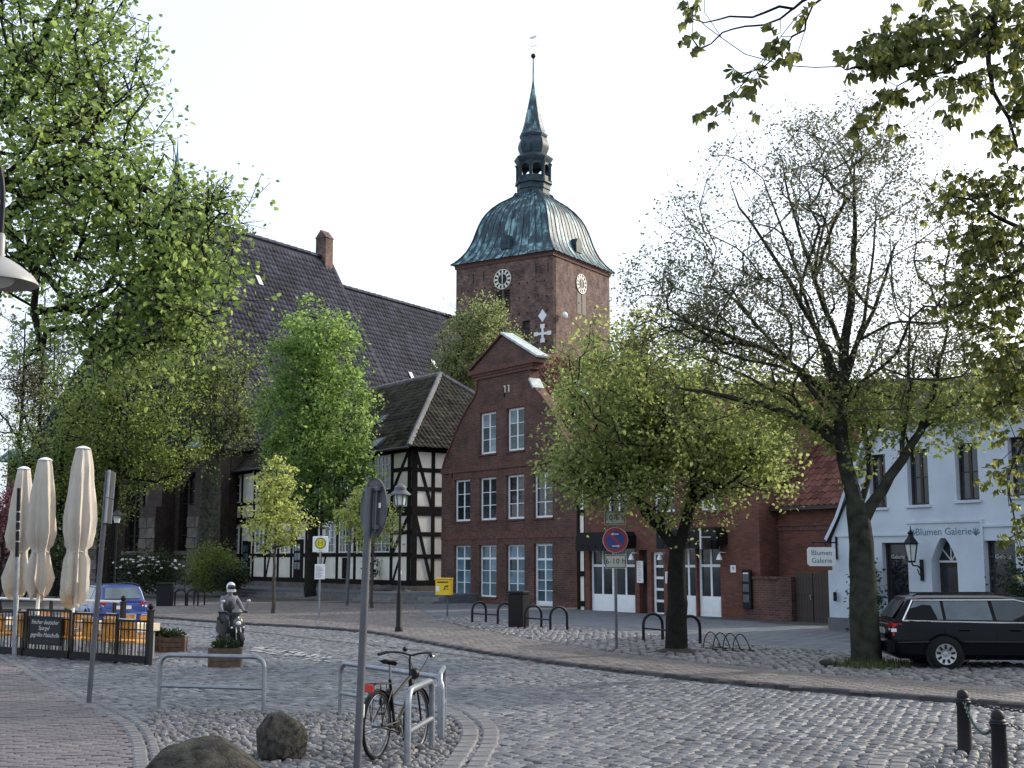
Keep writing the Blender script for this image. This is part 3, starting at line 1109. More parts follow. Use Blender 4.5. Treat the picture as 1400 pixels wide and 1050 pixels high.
for s0 in (1.35, 4.0, 6.4): window(sh, s0, s0 + 1.15 if s0 > 2 else 2.55, 3.75, 5.2, 2, 3, sill='brick_course', fw=.09)
for s0, s1, z in ((.12, 3.05, 2.5), (4.75, 7.75, 2.56)):
    m_ = MB()
    m_.prism([(s0, z), (s1, z), (s1, z + .42), (s1 - .15, z + .58), (s0 + .15, z + .58), (s0, z + .42)], -.55, -.002)
    for i in range(7):
        a = s0 + (s1 - s0) * i / 7
        m_.box(a + .02, a + (s1 - s0) / 7 - .02, -.57, -.552, z - .13, z + .1)
    m_.build('awning', M['iron'], sh, smooth=0)
for s in (3.06, 4.62, 7.6):
    m_ = MB()
    m_.tube([(s, 0, 2.28), (s, -.22, 2.3), (s, -.28, 2.22)], .02, 6)
    m_.lathe([(.03, .1), (.08, 0), (.11, -.1), (.02, -.1)], 10, (s, -.28, 2.14))
    m_.build('wall_lamp', M['sign_white'], sh)
v = Vector((0, 4.5, 3.05)).normalized()
o = Vector((-.6, -.35, 5.45))
rf = MB().add([o, o + Vector((9.9, 0, 0)), o + Vector((9.9, 0, 0)) + v * 5.45, o + v * 5.45], [(0, 1, 2, 3)]).build('roof', M['tile_red'], sh, smooth=0)
tiled(rf, o, (1, 0, 0), v, 9.9, 5.45, .24, .34, M['tile_red'], seed=8)
MB().box(-.6, 9.3, -.4, -.02, 5.3, 5.46).build('eave_board', M['dark_wood'], sh, smooth=0)
aw_ = MB().add([(x, y, z) for x in (.03, 9.17) for y, z in ((.0, 5.52), (8.4, 5.52), (4.1, 8.35))], [(0, 1, 2), (3, 5, 4), (0, 3, 4, 1), (1, 4, 5, 2), (0, 2, 5, 3)])
aw_.build('attic_wall', M['brick_red'], sh, smooth=0)
MB().add([(-.3, 4.16, 8.5), (9.3, 4.16, 8.5), (9.3, 9.4, 4.9), (-.3, 9.4, 4.9)], [(0, 3, 2, 1)]).build('rear_roof', M['tile_red'], sh, smooth=0)
# narrow timbered bay squeezed between the two brick houses
bay = MB()
bay.box(-.56, -.02, .12, 3, 0, 5.4)
bay.build('infill_panel', M['plaster'], sh, smooth=0)
tb = MB()
for z in (.35, 1.5, 2.5, 3.9, 5.0): tb.box(-.56, -.02, .06, .118, z - .1, z + .1)
for x in (-.5, -.06): tb.box(x - .07, x + .07, .055, .117, 0, 5.4)
tb.build('timber_beam', M['timber'], sh, smooth=0)
# plate and boards on the shop
nb = MB().box(7.86, 8.1, -.02, -.002, 1.62, 1.86).build('house_number', M['sign_white'], sh, smooth=0)
text('9', nb, (7.98, -.021, 1.74), .2, 'black')
for s0, lab in ((3.08, 'white menu notice board fixed beside the dark entry of the brick shop'), (4.62, 'small white notice behind the leaning tree trunk on the shop wall')):
    p = sh.matrix_basis @ Vector((s0, -.03, 1.2))
    W, H = (.34, .8) if s0 < 4 else (.24, .42)
    t = thing('notice_board', lab, 'notice', p + Vector((0, 0, .0)), ROW)
    MB().box(0, W, 0, .025, 0, H).build('frame', M['sign_white'], t, smooth=0)
    ln = MB()
    for k in range(int(H / .06) - 1): ln.box(.05, W - .05 - rng.random() * .08, -.003, -.0005, H - .07 - k * .06, H - .055 - k * .06)
    ln.build('print', M['grey_post'], t, smooth=0)
p = sh.matrix_basis @ Vector((7.5, -.02, 2.3))
t = thing('projecting_sign', 'white bracket sign with dark hanging board at the right shopfront', 'sign', p, ROW)
MB().tube([(-.02, 0, .5), (-.02, -1.0, .5)], .022, 6).tube([(-.02, -1.0, .72), (-.02, -1.0, .1)], .03, 6).build('bracket', M['sign_white'], t)
sb = MB().box(-.04, 0, -.9, -.15, .1, .42).build('sign_board', M['dark_wood'], t, smooth=0)
MB().box(-.045, -.041, -.8, -.25, .25, .28).box(-.045, -.041, -.72, -.33, .18, .2).build('lettering', M['gold'], sb, smooth=0)

# ---------------------------------------------------------------- low annex with pantile roof, courtyard wall and gates
an = thing('brick_annex', 'low red brick annex under a red pantile roof beside the white house', 'house', (2.84, 48.98, 0), ROW)
MB().box(9.21, 13.2, .9, 8, 0, 3.85).build('wall', M['brick_red'], an, smooth=0)
MB().box(9.21, 13.2, .82, .899, 3.15, 3.22).box(9.21, 13.2, .86, .899, 3.0, 3.15).build('string_course', M['brick_course'], an, smooth=0)
v = Vector((0, 4.0, 3.4)).normalized()
o = Vector((9.22, .55, 3.8))
rf = MB().add([o, o + Vector((4.2, 0, 0)), o + Vector((4.2, 0, 0)) + v * 5.2, o + v * 5.2], [(0, 1, 2, 3)]).build('roof', M['tile_red'], an, smooth=0)
tiled(rf, o, (1, 0, 0), v, 4.2, 5.2, .25, .34, M['tile_red'], parts=True, seed=21)
MB().box(9.21, 13.4, .5, .898, 3.66, 3.8).build('eave_board', M['dark_wood'], an, smooth=0)
MB().add([(9.2, 4.5, 7.2), (13.4, 4.5, 7.2), (13.4, 8.4, 3.6), (9.2, 8.4, 3.6)], [(0, 3, 2, 1)]).build('rear_roof', M['tile_red'], an, smooth=0)
cw = thing('courtyard_wall', 'low dark brick courtyard wall with coping beside the wooden gates', 'wall', (2.84, 48.98, 0), ROW)
MB().box(8.5, 10.62, -.1, .2, 0, 1.42).build('wall', M['brick_gable'], cw, smooth=0)
MB().box(10.1, 10.64, -.14, .24, 0, 1.5).build('pillar', M['brick_gable'], cw, smooth=0)
for i in range(8): MB().box(8.5 + i * .2, 8.5 + i * .2 + .19, -.15, .25, 1.42, 1.5).build('coping_brick', M['brick_course'], cw, smooth=0)
gt = thing('wooden_gate', 'pair of dark brown wooden gates in the courtyard wall', 'gate', (2.84, 48.98, 0), ROW)
for i in range(12): link('board', shared('gb', lambda: MB().cbox(0, .115, 0, .05, .06, 1.62, .006).mesh('board', M['dark_wood'], 0)), gt, (10.67 + i * .118 + (.03 if i > 5 else 0), .02 + rng.uniform(0, .006), rng.uniform(-.015, .015)))
MB().box(10.67, 11.36, .075, .11, .3, .42).box(10.67, 11.36, .075, .11, 1.3, 1.42).box(11.41, 12.1, .075, .11, .3, .42).box(11.41, 12.1, .075, .11, 1.3, 1.42).build('ledge', M['dark_wood'], gt, smooth=0)
MB().box(11.3, 11.34, -.02, .02, .8, .95).ball((11.32, -.04, .9), .025, 6, 4).build('handle', M['steel'], gt)
mbx = thing('mailbox_panel', 'tall black letterbox panel on the corner of the brick courtyard wall', 'letterbox', (2.84, 48.98, 0), ROW)
MB().cbox(8.56, 8.95, -.22, -.11, .45, 1.72, .02).build('casing', M['iron'], mbx)
for k in range(3): MB().box(8.62, 8.89, -.235, -.221, .65 + k * .34, .9 + k * .34).build('letter_flap', M['grey_post'], mbx, smooth=0)
MB().box(8.64, 8.87, -.24, -.221, 1.58, 1.62).build('lamp_strip', M['sign_white'], mbx, smooth=0)

# ---------------------------------------------------------------- white rendered shop house on the right
wh = thing('white_house', 'white rendered shop house with arched doorway and dark windows behind the black car', 'house', (8.92, 35.48, 0), ROW)
ARC = [(2.0 + .6 * i / 14, .39 * (1 - (i + .35) / 14.6) ** .62) for i in range(14)]
wops = [(.9, 1.62, .75, 2.5), (1.88, 2.7, .75, 2.5), (3.42, 4.2, .05, 2.0), (5.0, 5.85, .7, 2.52), (6.9, 7.75, .7, 2.52), (9.2, 10.1, .7, 2.52), (11.4, 12.3, .7, 2.52),
        (1.55, 2.1, 3.45, 4.9), (2.8, 3.45, 3.48, 4.95), (4.28, 4.94, 3.55, 5.0), (5.8, 6.45, 3.6, 5.05), (7.6, 8.3, 3.6, 5.05), (9.6, 10.3, 3.6, 5.05), (11.6, 12.3, 3.6, 5.05)]
arch_ops = [(3.81 - h_, 3.81 + h_, round(z_, 3), round(z_ + .6 / 14, 3), 1) for z_, h_ in ARC]
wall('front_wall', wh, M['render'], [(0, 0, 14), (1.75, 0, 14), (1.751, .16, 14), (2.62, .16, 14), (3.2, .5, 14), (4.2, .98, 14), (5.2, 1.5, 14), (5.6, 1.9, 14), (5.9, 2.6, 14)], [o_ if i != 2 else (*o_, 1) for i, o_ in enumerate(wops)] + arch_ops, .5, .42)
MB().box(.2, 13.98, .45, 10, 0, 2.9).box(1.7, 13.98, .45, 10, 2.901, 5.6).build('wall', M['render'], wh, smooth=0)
MB().box(-.02, 3.3, -.05, -.002, 0, .45).box(4.32, 14, -.05, -.002, 0, .45).build('plinth', M['slab'], wh, smooth=0)
for i, o_ in enumerate(wops):
    if i == 2: continue
    W = window(wh, *o_, 1 if i < 7 else 2, 1 if i < 7 else 2, rec=.16, fm='dark_wood', gm='glass', fw=.05, sill='render' if i > 6 else None)
dr = MB().prism([(3.42, .05), (4.2, .05), (4.2, 2.6), (3.42, 2.6)], .36, .40).build('door', M['dark_wood'], wh, smooth=0)
link('pane', MB().box(3.52, 4.1, .34, .359, 1.05, 1.85).mesh('pane', M['glass'], 0), dr)
# pointed arch head over the doorway
ar = []
for k in range(9):
    t = k / 8
    ar.append((3.42 + .39 * (1 - math.cos(t * math.pi / 2)) , 2.0 + .56 * math.sin(t * math.pi / 2)))
arch = ar + [(7.62 - x, z) for x, z in reversed(ar[:-1])]
inner = [(3.81 + (x - 3.81) * .94, 2.0 + (z - 2.0) * .95) for x, z in arch]
fl = MB().prism(inner, .335, .358).build('fanlight', M['glass'], wh, smooth=0)
fb = MB()
for a in (-50, 0, 50): fb.beam((3.81, .32, 2.02), (3.81 + .36 * math.sin(R(a)), .32, 2.02 + .5 * math.cos(R(a))), .03, .02, (0, 1, 0))
fb.beam((3.44, .32, 2.0), (4.18, .32, 2.0), .05, .02, (0, 1, 0))
fb.build('glazing_bar', M['white'], fl, smooth=0)
ml = MB()
ml.box(.35, 2.75, -.04, -.002, 2.68, 2.74).box(5.0, 14, -.04, -.002, 2.86, 2.92).box(4.93, 5.0, -.045, -.002, .45, 3.06).box(2.7, 4.93, -.03, -.002, 2.99, 3.05)
ml.build('moulding', M['render'], wh, smooth=0)
text('Blumen Galerie', wh, (3.82, -.003, 2.76), .27, 'letter_teal', .003)
for x, sg in ((2.88, 1), (4.78, -1)):
    orn = MB()
    for k in range(5):
        a = R(30 + k * 32)
        orn.beam((x, -.004, 2.66), (x + sg * .16 * math.cos(a) * .8, -.004, 2.68 + .17 * math.sin(a)), .028, .006, (0, 1, 0))
    orn.build('painted_sprig', M['letter_teal'], wh, smooth=0)
for s0, s1 in ((1.88, 2.7), (5.0, 5.85)): text('Galerie', wh, ((s0 + s1) / 2, .13, 2.12), .15, 'sign_cream', .002)
rm = MB()
rm.add([(2.2, -.3, 5.85), (14.2, -.3, 5.85), (14.2, 5, 8.6), (4.5, 5, 8.6)], [(0, 1, 2, 3)])
rm.add([(.05, -.12, 2.5), (.05, 10, 2.5), (2.2, 10, 5.95), (2.2, -.12, 5.95)], [(0, 3, 2, 1)])
rm.add([(14.2, -.3, 5.85), (14.2, 10, 5.85), (14.2, 5, 8.6)], [(0, 1, 2)])
rm.build('roof', M['tile_black'], wh, smooth=0)
e_ = MB()
for a, b in (((.02, 2.6), (.42, 3.2)), ((.42, 3.2), (.9, 4.2)), ((.9, 4.2), (1.42, 5.2)), ((1.42, 5.2), (1.86, 5.7)), ((1.86, 5.7), (2.6, 6.0))):
    e_.beam((a[0], .15, a[1]), (b[0], .15, b[1]), .1, .5, (0, 1, 0))
e_.build('gable_edge', M['render'], wh, smooth=0)
MB().box(2.3, 14.1, -.32, -.02, 5.7, 5.86).build('gutter', M['grey_post'], wh, smooth=0)
MB().tube([(.3, -.1, .9), (.3, -.1, 1.15)], .05, 8).build('downpipe_cap', M['iron'], wh)
# wall lantern on a scroll bracket
def wl_pos(s, z, y=-.02): return wh.matrix_basis @ Vector((s, y, z))
t = thing('wall_lantern', 'black wrought iron lantern on a bracket left of the arched doorway', 'lantern', wl_pos(3.15, 1.6), ROW)
b_ = MB().tube(chaikin([(0, 0, .15), (0, -.18, .3), (0, -.36, .28), (0, -.42, .36)], 2), .02, 6).box(-.05, .05, -.03, 0, -.1, .45)
b_.tube(chaikin([(0, 0, .0), (0, -.12, .05), (0, -.2, .2)], 2), .014, 6)
b_.build('bracket', M['iron'], t)
g_ = MB().lathe([(.09, 0), (.17, .42)], 6, (0, -.42, .42))
g_.build('glass', M['lamp_glass'], t, smooth=0)
f_ = MB().lathe([(.1, -.05), (.11, 0), (.02, .0)], 6, (0, -.42, .42)).lathe([(.2, .42), (.21, .45), (.08, .62), (.06, .68), (.09, .72), (.02, .78), (.012, .9)], 6, (0, -.42, .42))
for k in range(6):
    a = k * math.pi / 3
    f_.tube([(.095 * math.cos(a), -.42 + .095 * math.sin(a), .42), (.175 * math.cos(a), -.42 + .175 * math.sin(a), .85)], .011, 4)
f_.build('frame', M['iron'], t, smooth=0)
# hanging sign at the corner
t = thing('hanging_sign', 'white oval-edged hanging sign on an iron bracket at the white house corner', 'sign', wl_pos(.35, 1.9), ROW)
b_ = MB().tube([(0, 0, .62), (0, -1.05, .62)], .02, 6).tube(chaikin([(0, 0, .25), (0, -.25, .3), (0, -.5, .6)], 2), .016, 6).box(-.03, .03, -.02, 0, .15, .8)
for y in (-.35, -.95): b_.tube([(0, y, .62), (0, y, .5)], .008, 4)
b_.build('bracket', M['iron'], t)
oct_ = [(.0, .06), (.06, 0), (.74, 0), (.8, .06), (.8, .46), (.74, .52), (.06, .52), (0, .46)]
sb = MB().prism([(x - .4, z) for x, z in oct_], -.02, .02)
sg = sb.build('sign_board', M['sign_white'], t, (0, -.65, -.03), (0, 0, R(60)), smooth=0)
text('Blumen', sg, (0, -.022, .36), .2, 'letter_teal')
text('Galerie', sg, (0, -.022, .15), .2, 'letter_teal')

# ---------------------------------------------------------------- half-timbered house
ht = thing('half_timbered_house', 'black and cream half-timbered house with dark hipped tile roof', 'house', (-4.997, 62, 0), ROW)
B0, Z1, Z2 = .9, 4.35, 7.55
MB().box(-23.2, 0, 0, 10, 0, 7.7).build('wall', M['plaster'], ht, smooth=0)
MB().box(-23.3, .06, -.06, 10, 0, B0 - .14).build('plinth', M['stone'], ht, smooth=0)
BEAMW = .26


def htbeam(a, b, side, wd=BEAMW, pr=.03):
    """beam on the front (x along) or on the right side (y along)"""
    if side == 'f':
        p, q = (a[0], -.0 - pr / 2, a[1]), (b[0], -.0 - pr / 2, b[1])
        o_ = MB().beam(p, q, wd, pr + .02, (0, 1, 0))
    else:
        p, q = (pr / 2, a[0], a[1]), (pr / 2, b[0], b[1])
        o_ = MB().beam(p, q, wd, pr + .02, (1, 0, 0))
    o_.build('timber_beam', M['timber'], ht, smooth=0)


posts = [-.18, -1.9, -3.8, -5.75, -7.75, -9.7, -11.5, -13.4, -15.2, -17, -18.8, -20.7, -22.3, -23.1]
for x in posts: htbeam((x, B0 - .1), (x, Z2 + .05), 'f', .34 if x == -.18 else .24)
for z, wd in ((B0 - .02, .28), (2.3, .2), (Z1 + .1, .46), (5.5, .2), (Z2, .3)): htbeam((-23.2, z), (.0, z), 'f', wd, .036)
htbeam((-1.9, 3.4), (0, 3.4), 'f', .2, .034)
htbeam((-1.9, 6.55), (0, 6.55), 'f', .2, .034)
htbeam((-1.75, 5.6), (-.35, 7.4), 'f', .2, .026)
htbeam((-1.75, 2.4), (-.35, 4.1), 'f', .2, .026)
htbeam((-1.75, B0), (-1.0, 2.2), 'f', .16, .026)
for x in (-9.7, -17, -20.7): htbeam((x + .1, B0), (x + .6, 2.2), 'f', .16, .026)
for y in (.16, 1.25, 2.4, 3.6, 4.8, 6): htbeam((y, B0 - .1), (y, Z2 + .05), 'r', .32 if y == .16 else .2)
for z, wd in ((B0 - .02, .28), (2.2, .2), (3.3, .2), (Z1 + .1, .46), (5.55, .2), (6.5, .2), (Z2, .3)): htbeam((0, z), (9, z), 'r', wd, .036)
htbeam((.25, 4.15), (1.15, B0 + .1), 'r', .18, .026)
htbeam((.25, 7.35), (1.15, 4.7), 'r', .18, .026)
# infill panels, a little proud of the studs' back, each bay between posts and rails
bays = list(zip(posts[1:], posts))
for a, b in bays:
    for z0, z1 in ((B0 + .15, 2.18), (4.62, 5.38)):
        MB().box(a + .14, b - .14, -.008, 0, z0, z1).build('infill_panel', M['plaster'], ht, smooth=0)
for a, b in ((.34, 1.13), (1.37, 2.28), (2.52, 3.48)):
    for z0, z1 in ((B0 + .15, 2.08), (2.32, 3.18), (3.42, 4.2), (4.72, 5.43), (5.67, 6.38), (6.62, 7.38)):
        MB().box(0, .008, a, b, z0, z1).build('infill_panel', M['plaster'], ht, smooth=0)
for i, (a, b) in enumerate(bays):
    if i == 0: continue
    if i in (1,):
        window(ht, a + .14, b - .14, 5.62, 7.36, 4, 4, rec=-.03, gm='glass', fw=.05, bar=.03, y=-.02)
        window(ht, a + .14, b - .14, 2.42, 4.08, 4, 4, rec=-.03, gm='glass', fw=.05, bar=.03, y=-.02)
    elif i in (2, 3, 4):
        window(ht, a + .13, b - .13, 5.62, 7.36, 2, 2, rec=-.03, fm='timber', gm='glass_light', fw=.05, bar=.05, y=-.02, mull=False)
        window(ht, a + .3, b - .3, 2.42, 4.08, 4, 4, rec=-.03, gm='glass', fw=.06, bar=.03, y=-.02)
    elif i in (6, 10):
        dd = MB().box(a + .35, b - .35, -.05, -.01, .75, 3.2)
        d_ = dd.build('door', M['timber'], ht, smooth=0)
        for q in range(2):
            for r_ in range(3):
                MB().box(a + .5 + q * .4, a + .8 + q * .4, -.062, -.051, 1.5 + r_ * .52, 1.9 + r_ * .52).build('pane', M['glass_curtain'], d_, smooth=0)
    else:
        window(ht, a + .35, b - .35, 2.42, 4.05, 2, 4, rec=-.03, gm='glass_light', fw=.07, bar=.03, y=-.02)
        window(ht, a + .3, b - .3, 5.62, 7.3, 2, 3, rec=-.03, gm='glass', fw=.07, bar=.03, y=-.02)
# hatch in the third bay and little window
MB().box(-9.3, -8.5, -.04, 0, 3.0, 4.0).build('window_surround', M['white'], ht, smooth=0)
MB().box(-9.1, -8.7, -.05, -.041, 3.15, 3.85).build('pane', M['glass'], ht, smooth=0)
MB().box(-7.1, -6.4, -.05, -.009, 1.05, 2.15).build('cellar_hatch', M['timber'], ht, smooth=0)
# hipped roof
ZE, ZR, OV = 7.62, 12.35, .45
ex0, ex1, ey0, ey1 = -23.2 - OV, OV, -OV, 10 + OV
rx0, rx1, ry = -19, -5.3, 5.0
sl_f = math.hypot(ry - ey0, ZR - ZE)
vf = Vector((0, ry - ey0, ZR - ZE)).normalized()
rf = MB().add([(ex0, ey0, ZE), (ex1, ey0, ZE), (rx1, ry, ZR), (rx0, ry, ZR), (ex1, ey1, ZE), (ex0, ey1, ZE)], [(0, 1, 2, 3), (1, 4, 2), (4, 5, 3, 2), (5, 0, 3)]).build('roof', M['tile_black'], ht, smooth=0)
Lf = ex1 - ex0
tiled(rf, (ex0, ey0, ZE), (1, 0, 0), vf, Lf, sl_f, .27, .36, M['tile_black'], lambda a, b: (a > (rx0 - ex0) * b / sl_f) & (a < Lf - (ex1 - rx1) * b / sl_f), seed=31)
vs = Vector((rx1 - ex1, 0, ZR - ZE))
sl_s = vs.length
Ls = ey1 - ey0
tiled(rf, (ex1, ey0, ZE), (0, 1, 0), vs.normalized(), Ls, sl_s, .27, .36, M['tile_black'], lambda a, b: (a > (ry - ey0) * b / sl_s) & (a < Ls - (ey1 - ry) * b / sl_s), seed=32)
hp = MB()
for a, b in (((ex1, ey0, ZE), (rx1, ry, ZR)), ((ex1, ey1, ZE), (rx1, ry, ZR)), ((rx0, ry, ZR), (rx1, ry, ZR))):
    a, b = Vector(a), Vector(b)
    k = int((b - a).length / .4)
    for i in range(k):
        hp.tube([a.lerp(b, i / k) + Vector((0, 0, .03)), a.lerp(b, (i + 1.15) / k) + Vector((0, 0, .06))], [.12, .14], 6)
hp.build('ridge_tile', M['kerb'], ht)
for sx, b, w_ in ((-6.2, 2.6, .62), (-3.4, .18, .9)):
    p = Vector((sx, ey0, ZE)) + vf * b + vf.cross(Vector((1, 0, 0))) * -.0 + Vector((0, -.09, .09))
    f = MB().beam(p + Vector((-w_ / 2, 0, 0)), p + Vector((-w_ / 2, 0, 0)) + vf * .8, .1, .12, (0, -1, 1)).beam(p + Vector((w_ / 2, 0, 0)), p + Vector((w_ / 2, 0, 0)) + vf * .8, .1, .12, (0, -1, 1)).build('roof_window', M['grey_post'], ht, smooth=0)
    MB().add([p + Vector((-w_ / 2, 0, .02)), p + Vector((w_ / 2, 0, .02)), p + Vector((w_ / 2, 0, .02)) + vf * .8, p + Vector((-w_ / 2, 0, .02)) + vf * .8], [(0, 1, 2, 3)]).build('pane', M['glass_light'], f, smooth=0)
MB().tube([(ex0, ey0 - .06, ZE - .05), (ex1, ey0 - .06, ZE - .05)], .07, 8).build('gutter', M['grey_post'], ht)
for sx in (.9, 1.35):
    q0 = Vector((ex1, ey0, ZE)) + vs.normalized() * (2.6) + Vector((.06, 4.6 + sx, .06))
    MB().add([q0, q0 + Vector((0, .3, 0)), q0 + Vector((0, .3, 0)) + vs.normalized() * .34, q0 + vs.normalized() * .34], [(0, 1, 2, 3)]).build('glass_tile', M['glass_light'], ht, smooth=0)
# field stones piled at the plinth corner
for k in range(13):
    s = rng.uniform(-3.2, .6)
    y = -.25 - rng.random() * .45
    q = ht.matrix_basis @ Vector((s, y, rng.uniform(.12, .6)))
    o_ = link('stone', shared(('fs', k % 4), lambda: MB().ball((0, 0, 0), (.38, .3, .27), 8, 5).mesh('stone', M['stone'], 60)), ht, (s, y, .15 + rng.random() * .45), (rng.uniform(-.4, .4), rng.uniform(-.4, .4), rng.random() * 6), (rng.uniform(.7, 1.3), rng.uniform(.7, 1.2), rng.uniform(.7, 1.1)))

# ---------------------------------------------------------------- church
ch = thing('church', 'large brick church with copper domed tower, clock faces and steep slate roofs', 'church', (4.02, 120, 0), math.atan2(-.545, .839))
S = 11.7
ZT = 32.2
cx, cy = -S / 2, S / 2
# tower: near face y=0 (x -S..0), right face x=0 (y 0..S)
tops = [(-6.75, -6.0, 26.6, 29.0), (-5.8, -5.05, 26.6, 29.0), (-3.6, -2.7, 22.5, 25.6)]
tw_ = wall('tower_wall', ch, M['brick_tower'], [(0, -S, 0), (ZT, -S, 0)], tops, .6, .5)
MB().add([(0, 0, 0), (0, S, 0), (0, S, ZT), (0, 0, ZT), (-S, 0, 0), (-S, S, 0), (-S, S, ZT), (-S, 0, ZT)], [(0, 1, 2, 3), (4, 7, 6, 5), (1, 5, 6, 2)]).box(-S + .1, -.1, .5, S - .1, 1, ZT - .05).build('tower_side', M['brick_tower'], ch, smooth=0)
hol = MB()
for k in range(90):
    x, z = -S + .5 + (k % 11) * 1.03 + rng.uniform(-.15, .15), 18.5 + (k // 11) * 1.55 + rng.uniform(-.1, .1)
    if z < ZT - .8: hol.box(x, x + .16, -.02, .06, z, z + .2)
    y = .6 + (k % 11) * 1.0
    if z < ZT - .8: hol.box(-.06, .02, y, y + .16, z, z + .2)
hol.build('putlog_hole', M['black'], ch, smooth=0)
for x0 in (-6.75, -5.8):
    lv = MB()
    for k in range(9): lv.box(x0, x0 + .75, .12, .3, 26.62 + k * .27, 26.66 + k * .27 + .05)
    lv.box(x0, x0 + .75, .4, .45, 26.6, 29)
    lv.build('louvre', M['dark_wood'], ch, smooth=0)
MB().box(-3.6, -2.7, .35, .4, 22.5, 25.6).build('louvre', M['dark_wood'], ch, smooth=0)
lr_ = MB()
for y0 in (4.75, 5.75):
    lr_.box(-.3, .03, y0, y0 + .8, 26.8, 29.1)
lr_.build('belfry_opening', M['dark_wood'], ch, smooth=0)
wsl = MB()
for x in (-9.6, -8.3, -2.0, -.6): wsl.box(x, x + .12, -.015, .02, 30.2, 31.2)
for y in (3.0, 8.6): wsl.box(-.02, .015, y, y + .12, 30.2, 31.2)
wsl.build('wall_slit', M['black'], ch, smooth=0)
MB().box(-S - .12, .12, -.12, S + .12, ZT - .32, ZT).box(-S - .2, .2, -.2, S + .2, ZT, ZT + .12).build('cornice', M['brick_course'], ch, smooth=0)


def clock(side):
    def P(a, z, d): return (a, -d, z) if side == 'f' else (d, a, z)
    ca, cz = (-5.9, 30.15) if side == 'f' else (5.6, 30.0)
    r_ = 1.02
    n_ = 28
    body = MB()
    for q0, q1, d in ((0, r_, .06),):
        vs = [P(ca + q1 * math.cos(2 * math.pi * k / n_), cz + q1 * math.sin(2 * math.pi * k / n_), d) for k in range(n_)]
        vb = [P(ca + q1 * math.cos(2 * math.pi * k / n_), cz + q1 * math.sin(2 * math.pi * k / n_), -.0) for k in range(n_)]
        body.add(vs + vb, [tuple(range(n_)), tuple(range(2 * n_ - 1, n_ - 1, -1))] + [(k, k + n_, (k + 1) % n_ + n_, (k + 1) % n_) for k in range(n_)])
    o_ = body.build('clock_face', M['black'], ch, smooth=0)
    nm = MB()
    for k in range(12):
        a = k * math.pi / 6
        p, q = [ca + rr * math.sin(a) for rr in (.6, .96)], [cz + rr * math.cos(a) for rr in (.6, .96)]
        nm.beam(P(p[0], q[0], .07), P(p[1], q[1], .07), .2, .02, P(0, 0, 1) if side != 'f' else (0, 1, 0))
    ring = [P(ca + 1.0 * math.cos(2 * math.pi * k / n_), cz + 1.0 * math.sin(2 * math.pi * k / n_), .07) for k in range(n_ + 1)]
    nm.tube(ring, .05, 4)
    ring = [P(ca + .56 * math.cos(2 * math.pi * k / n_), cz + .56 * math.sin(2 * math.pi * k / n_), .07) for k in range(n_ + 1)]
    nm.tube(ring, .035, 4)
    nm.build('hour_marks', M['gold'], o_, smooth=0)
    hd = MB()
    for ang, L, wd in ((R(182), .8, .07), (R(-2), .5, .1)):
        hd.beam(P(ca, cz, .1), P(ca + L * math.sin(ang), cz + L * math.cos(ang), .1), wd, .02, (0, 1, 0) if side == 'f' else (1, 0, 0))
    hd.build('clock_hand', M['gold'], o_, smooth=0)


clock('f')
clock('r')
orn = MB()
ca, cz = -1.18, 25.9
orn.prism([(ca - .5, cz), (ca - .25, cz - .3), (ca, cz - .65), (ca + .25, cz - .3), (ca + .5, cz), (ca + .25, cz + .3), (ca, cz + .65), (ca - .25, cz + .3)], -.06, -.001)
orn.build('diamond_ornament', M['sign_white'], ch, smooth=0)
orn = MB()
cz = 24.1
orn.box(ca - .75, ca + .75, -.06, -.001, cz - .12, cz + .12).box(ca - .12, ca + .12, -.065, -.002, cz - .7, cz + .75)
for dx, dz in ((-.75, 0), (.75, 0), (0, -.7), (0, .75)): orn.box(ca + dx - .24, ca + dx + .24, -.07, -.003, cz + dz - .2, cz + dz + .2)
orn.build('cross_anchor', M['sign_white'], ch, smooth=0)
MB().tube([(.5, 1.4, 26.0), (.0, 1.4, 26.0)], .04, 5).ball((.5, 1.4, 26.0), .35, 8, 5).build('tower_lamp', M['sign_white'], ch)

# bell-shaped square dome
prof = [(1.045, 0), (.99, .3), (.925, .8), (.86, 1.45), (.812, 2.15), (.775, 2.85), (.745, 3.6), (.712, 4.35), (.675, 5.0), (.625, 5.65), (.545, 6.35), (.45, 6.95), (.35, 7.4), (.275, 7.75), (.24, 8.2)]


def remap(mb):
    """stretch the lantern and spire to the heights surveyed from the photograph"""
    zs = ([7.1, 8.2, 10.0, 10.5, 11.0, 11.65, 12.55, 12.8, 18.9, 21.25, 23.6], [8.1, 9.45, 11.5, 12.1, 12.6, 13.45, 14.4, 14.75, 20.9, 23.75, 26.0])
    mb.v = [(x, y, ZT + float(np.interp(z - ZT, *zs))) for x, y, z in mb.v]
    return mb


hs = S / 2 + .15


def sq(f, z, k=6):
    r_ = hs * f
    rd = max(0, (1 - f) * .12) * r_
    out = []
    for q in range(4):
        a0 = math.pi / 4 + q * math.pi / 2
        for i in range(k):
            t = i / k
            A = Vector((math.cos(a0), math.sin(a0))) * r_ * 1.41421
            B = Vector((math.cos(a0 + math.pi / 2), math.sin(a0 + math.pi / 2))) * r_ * 1.41421
            p = A.lerp(B, t)
            L = p.length
            lim = r_ * 1.41421 - rd
            if L > lim: p = p * (lim / L)
            out.append((cx + p.x, cy + p.y, ZT + .12 + z))
    return out


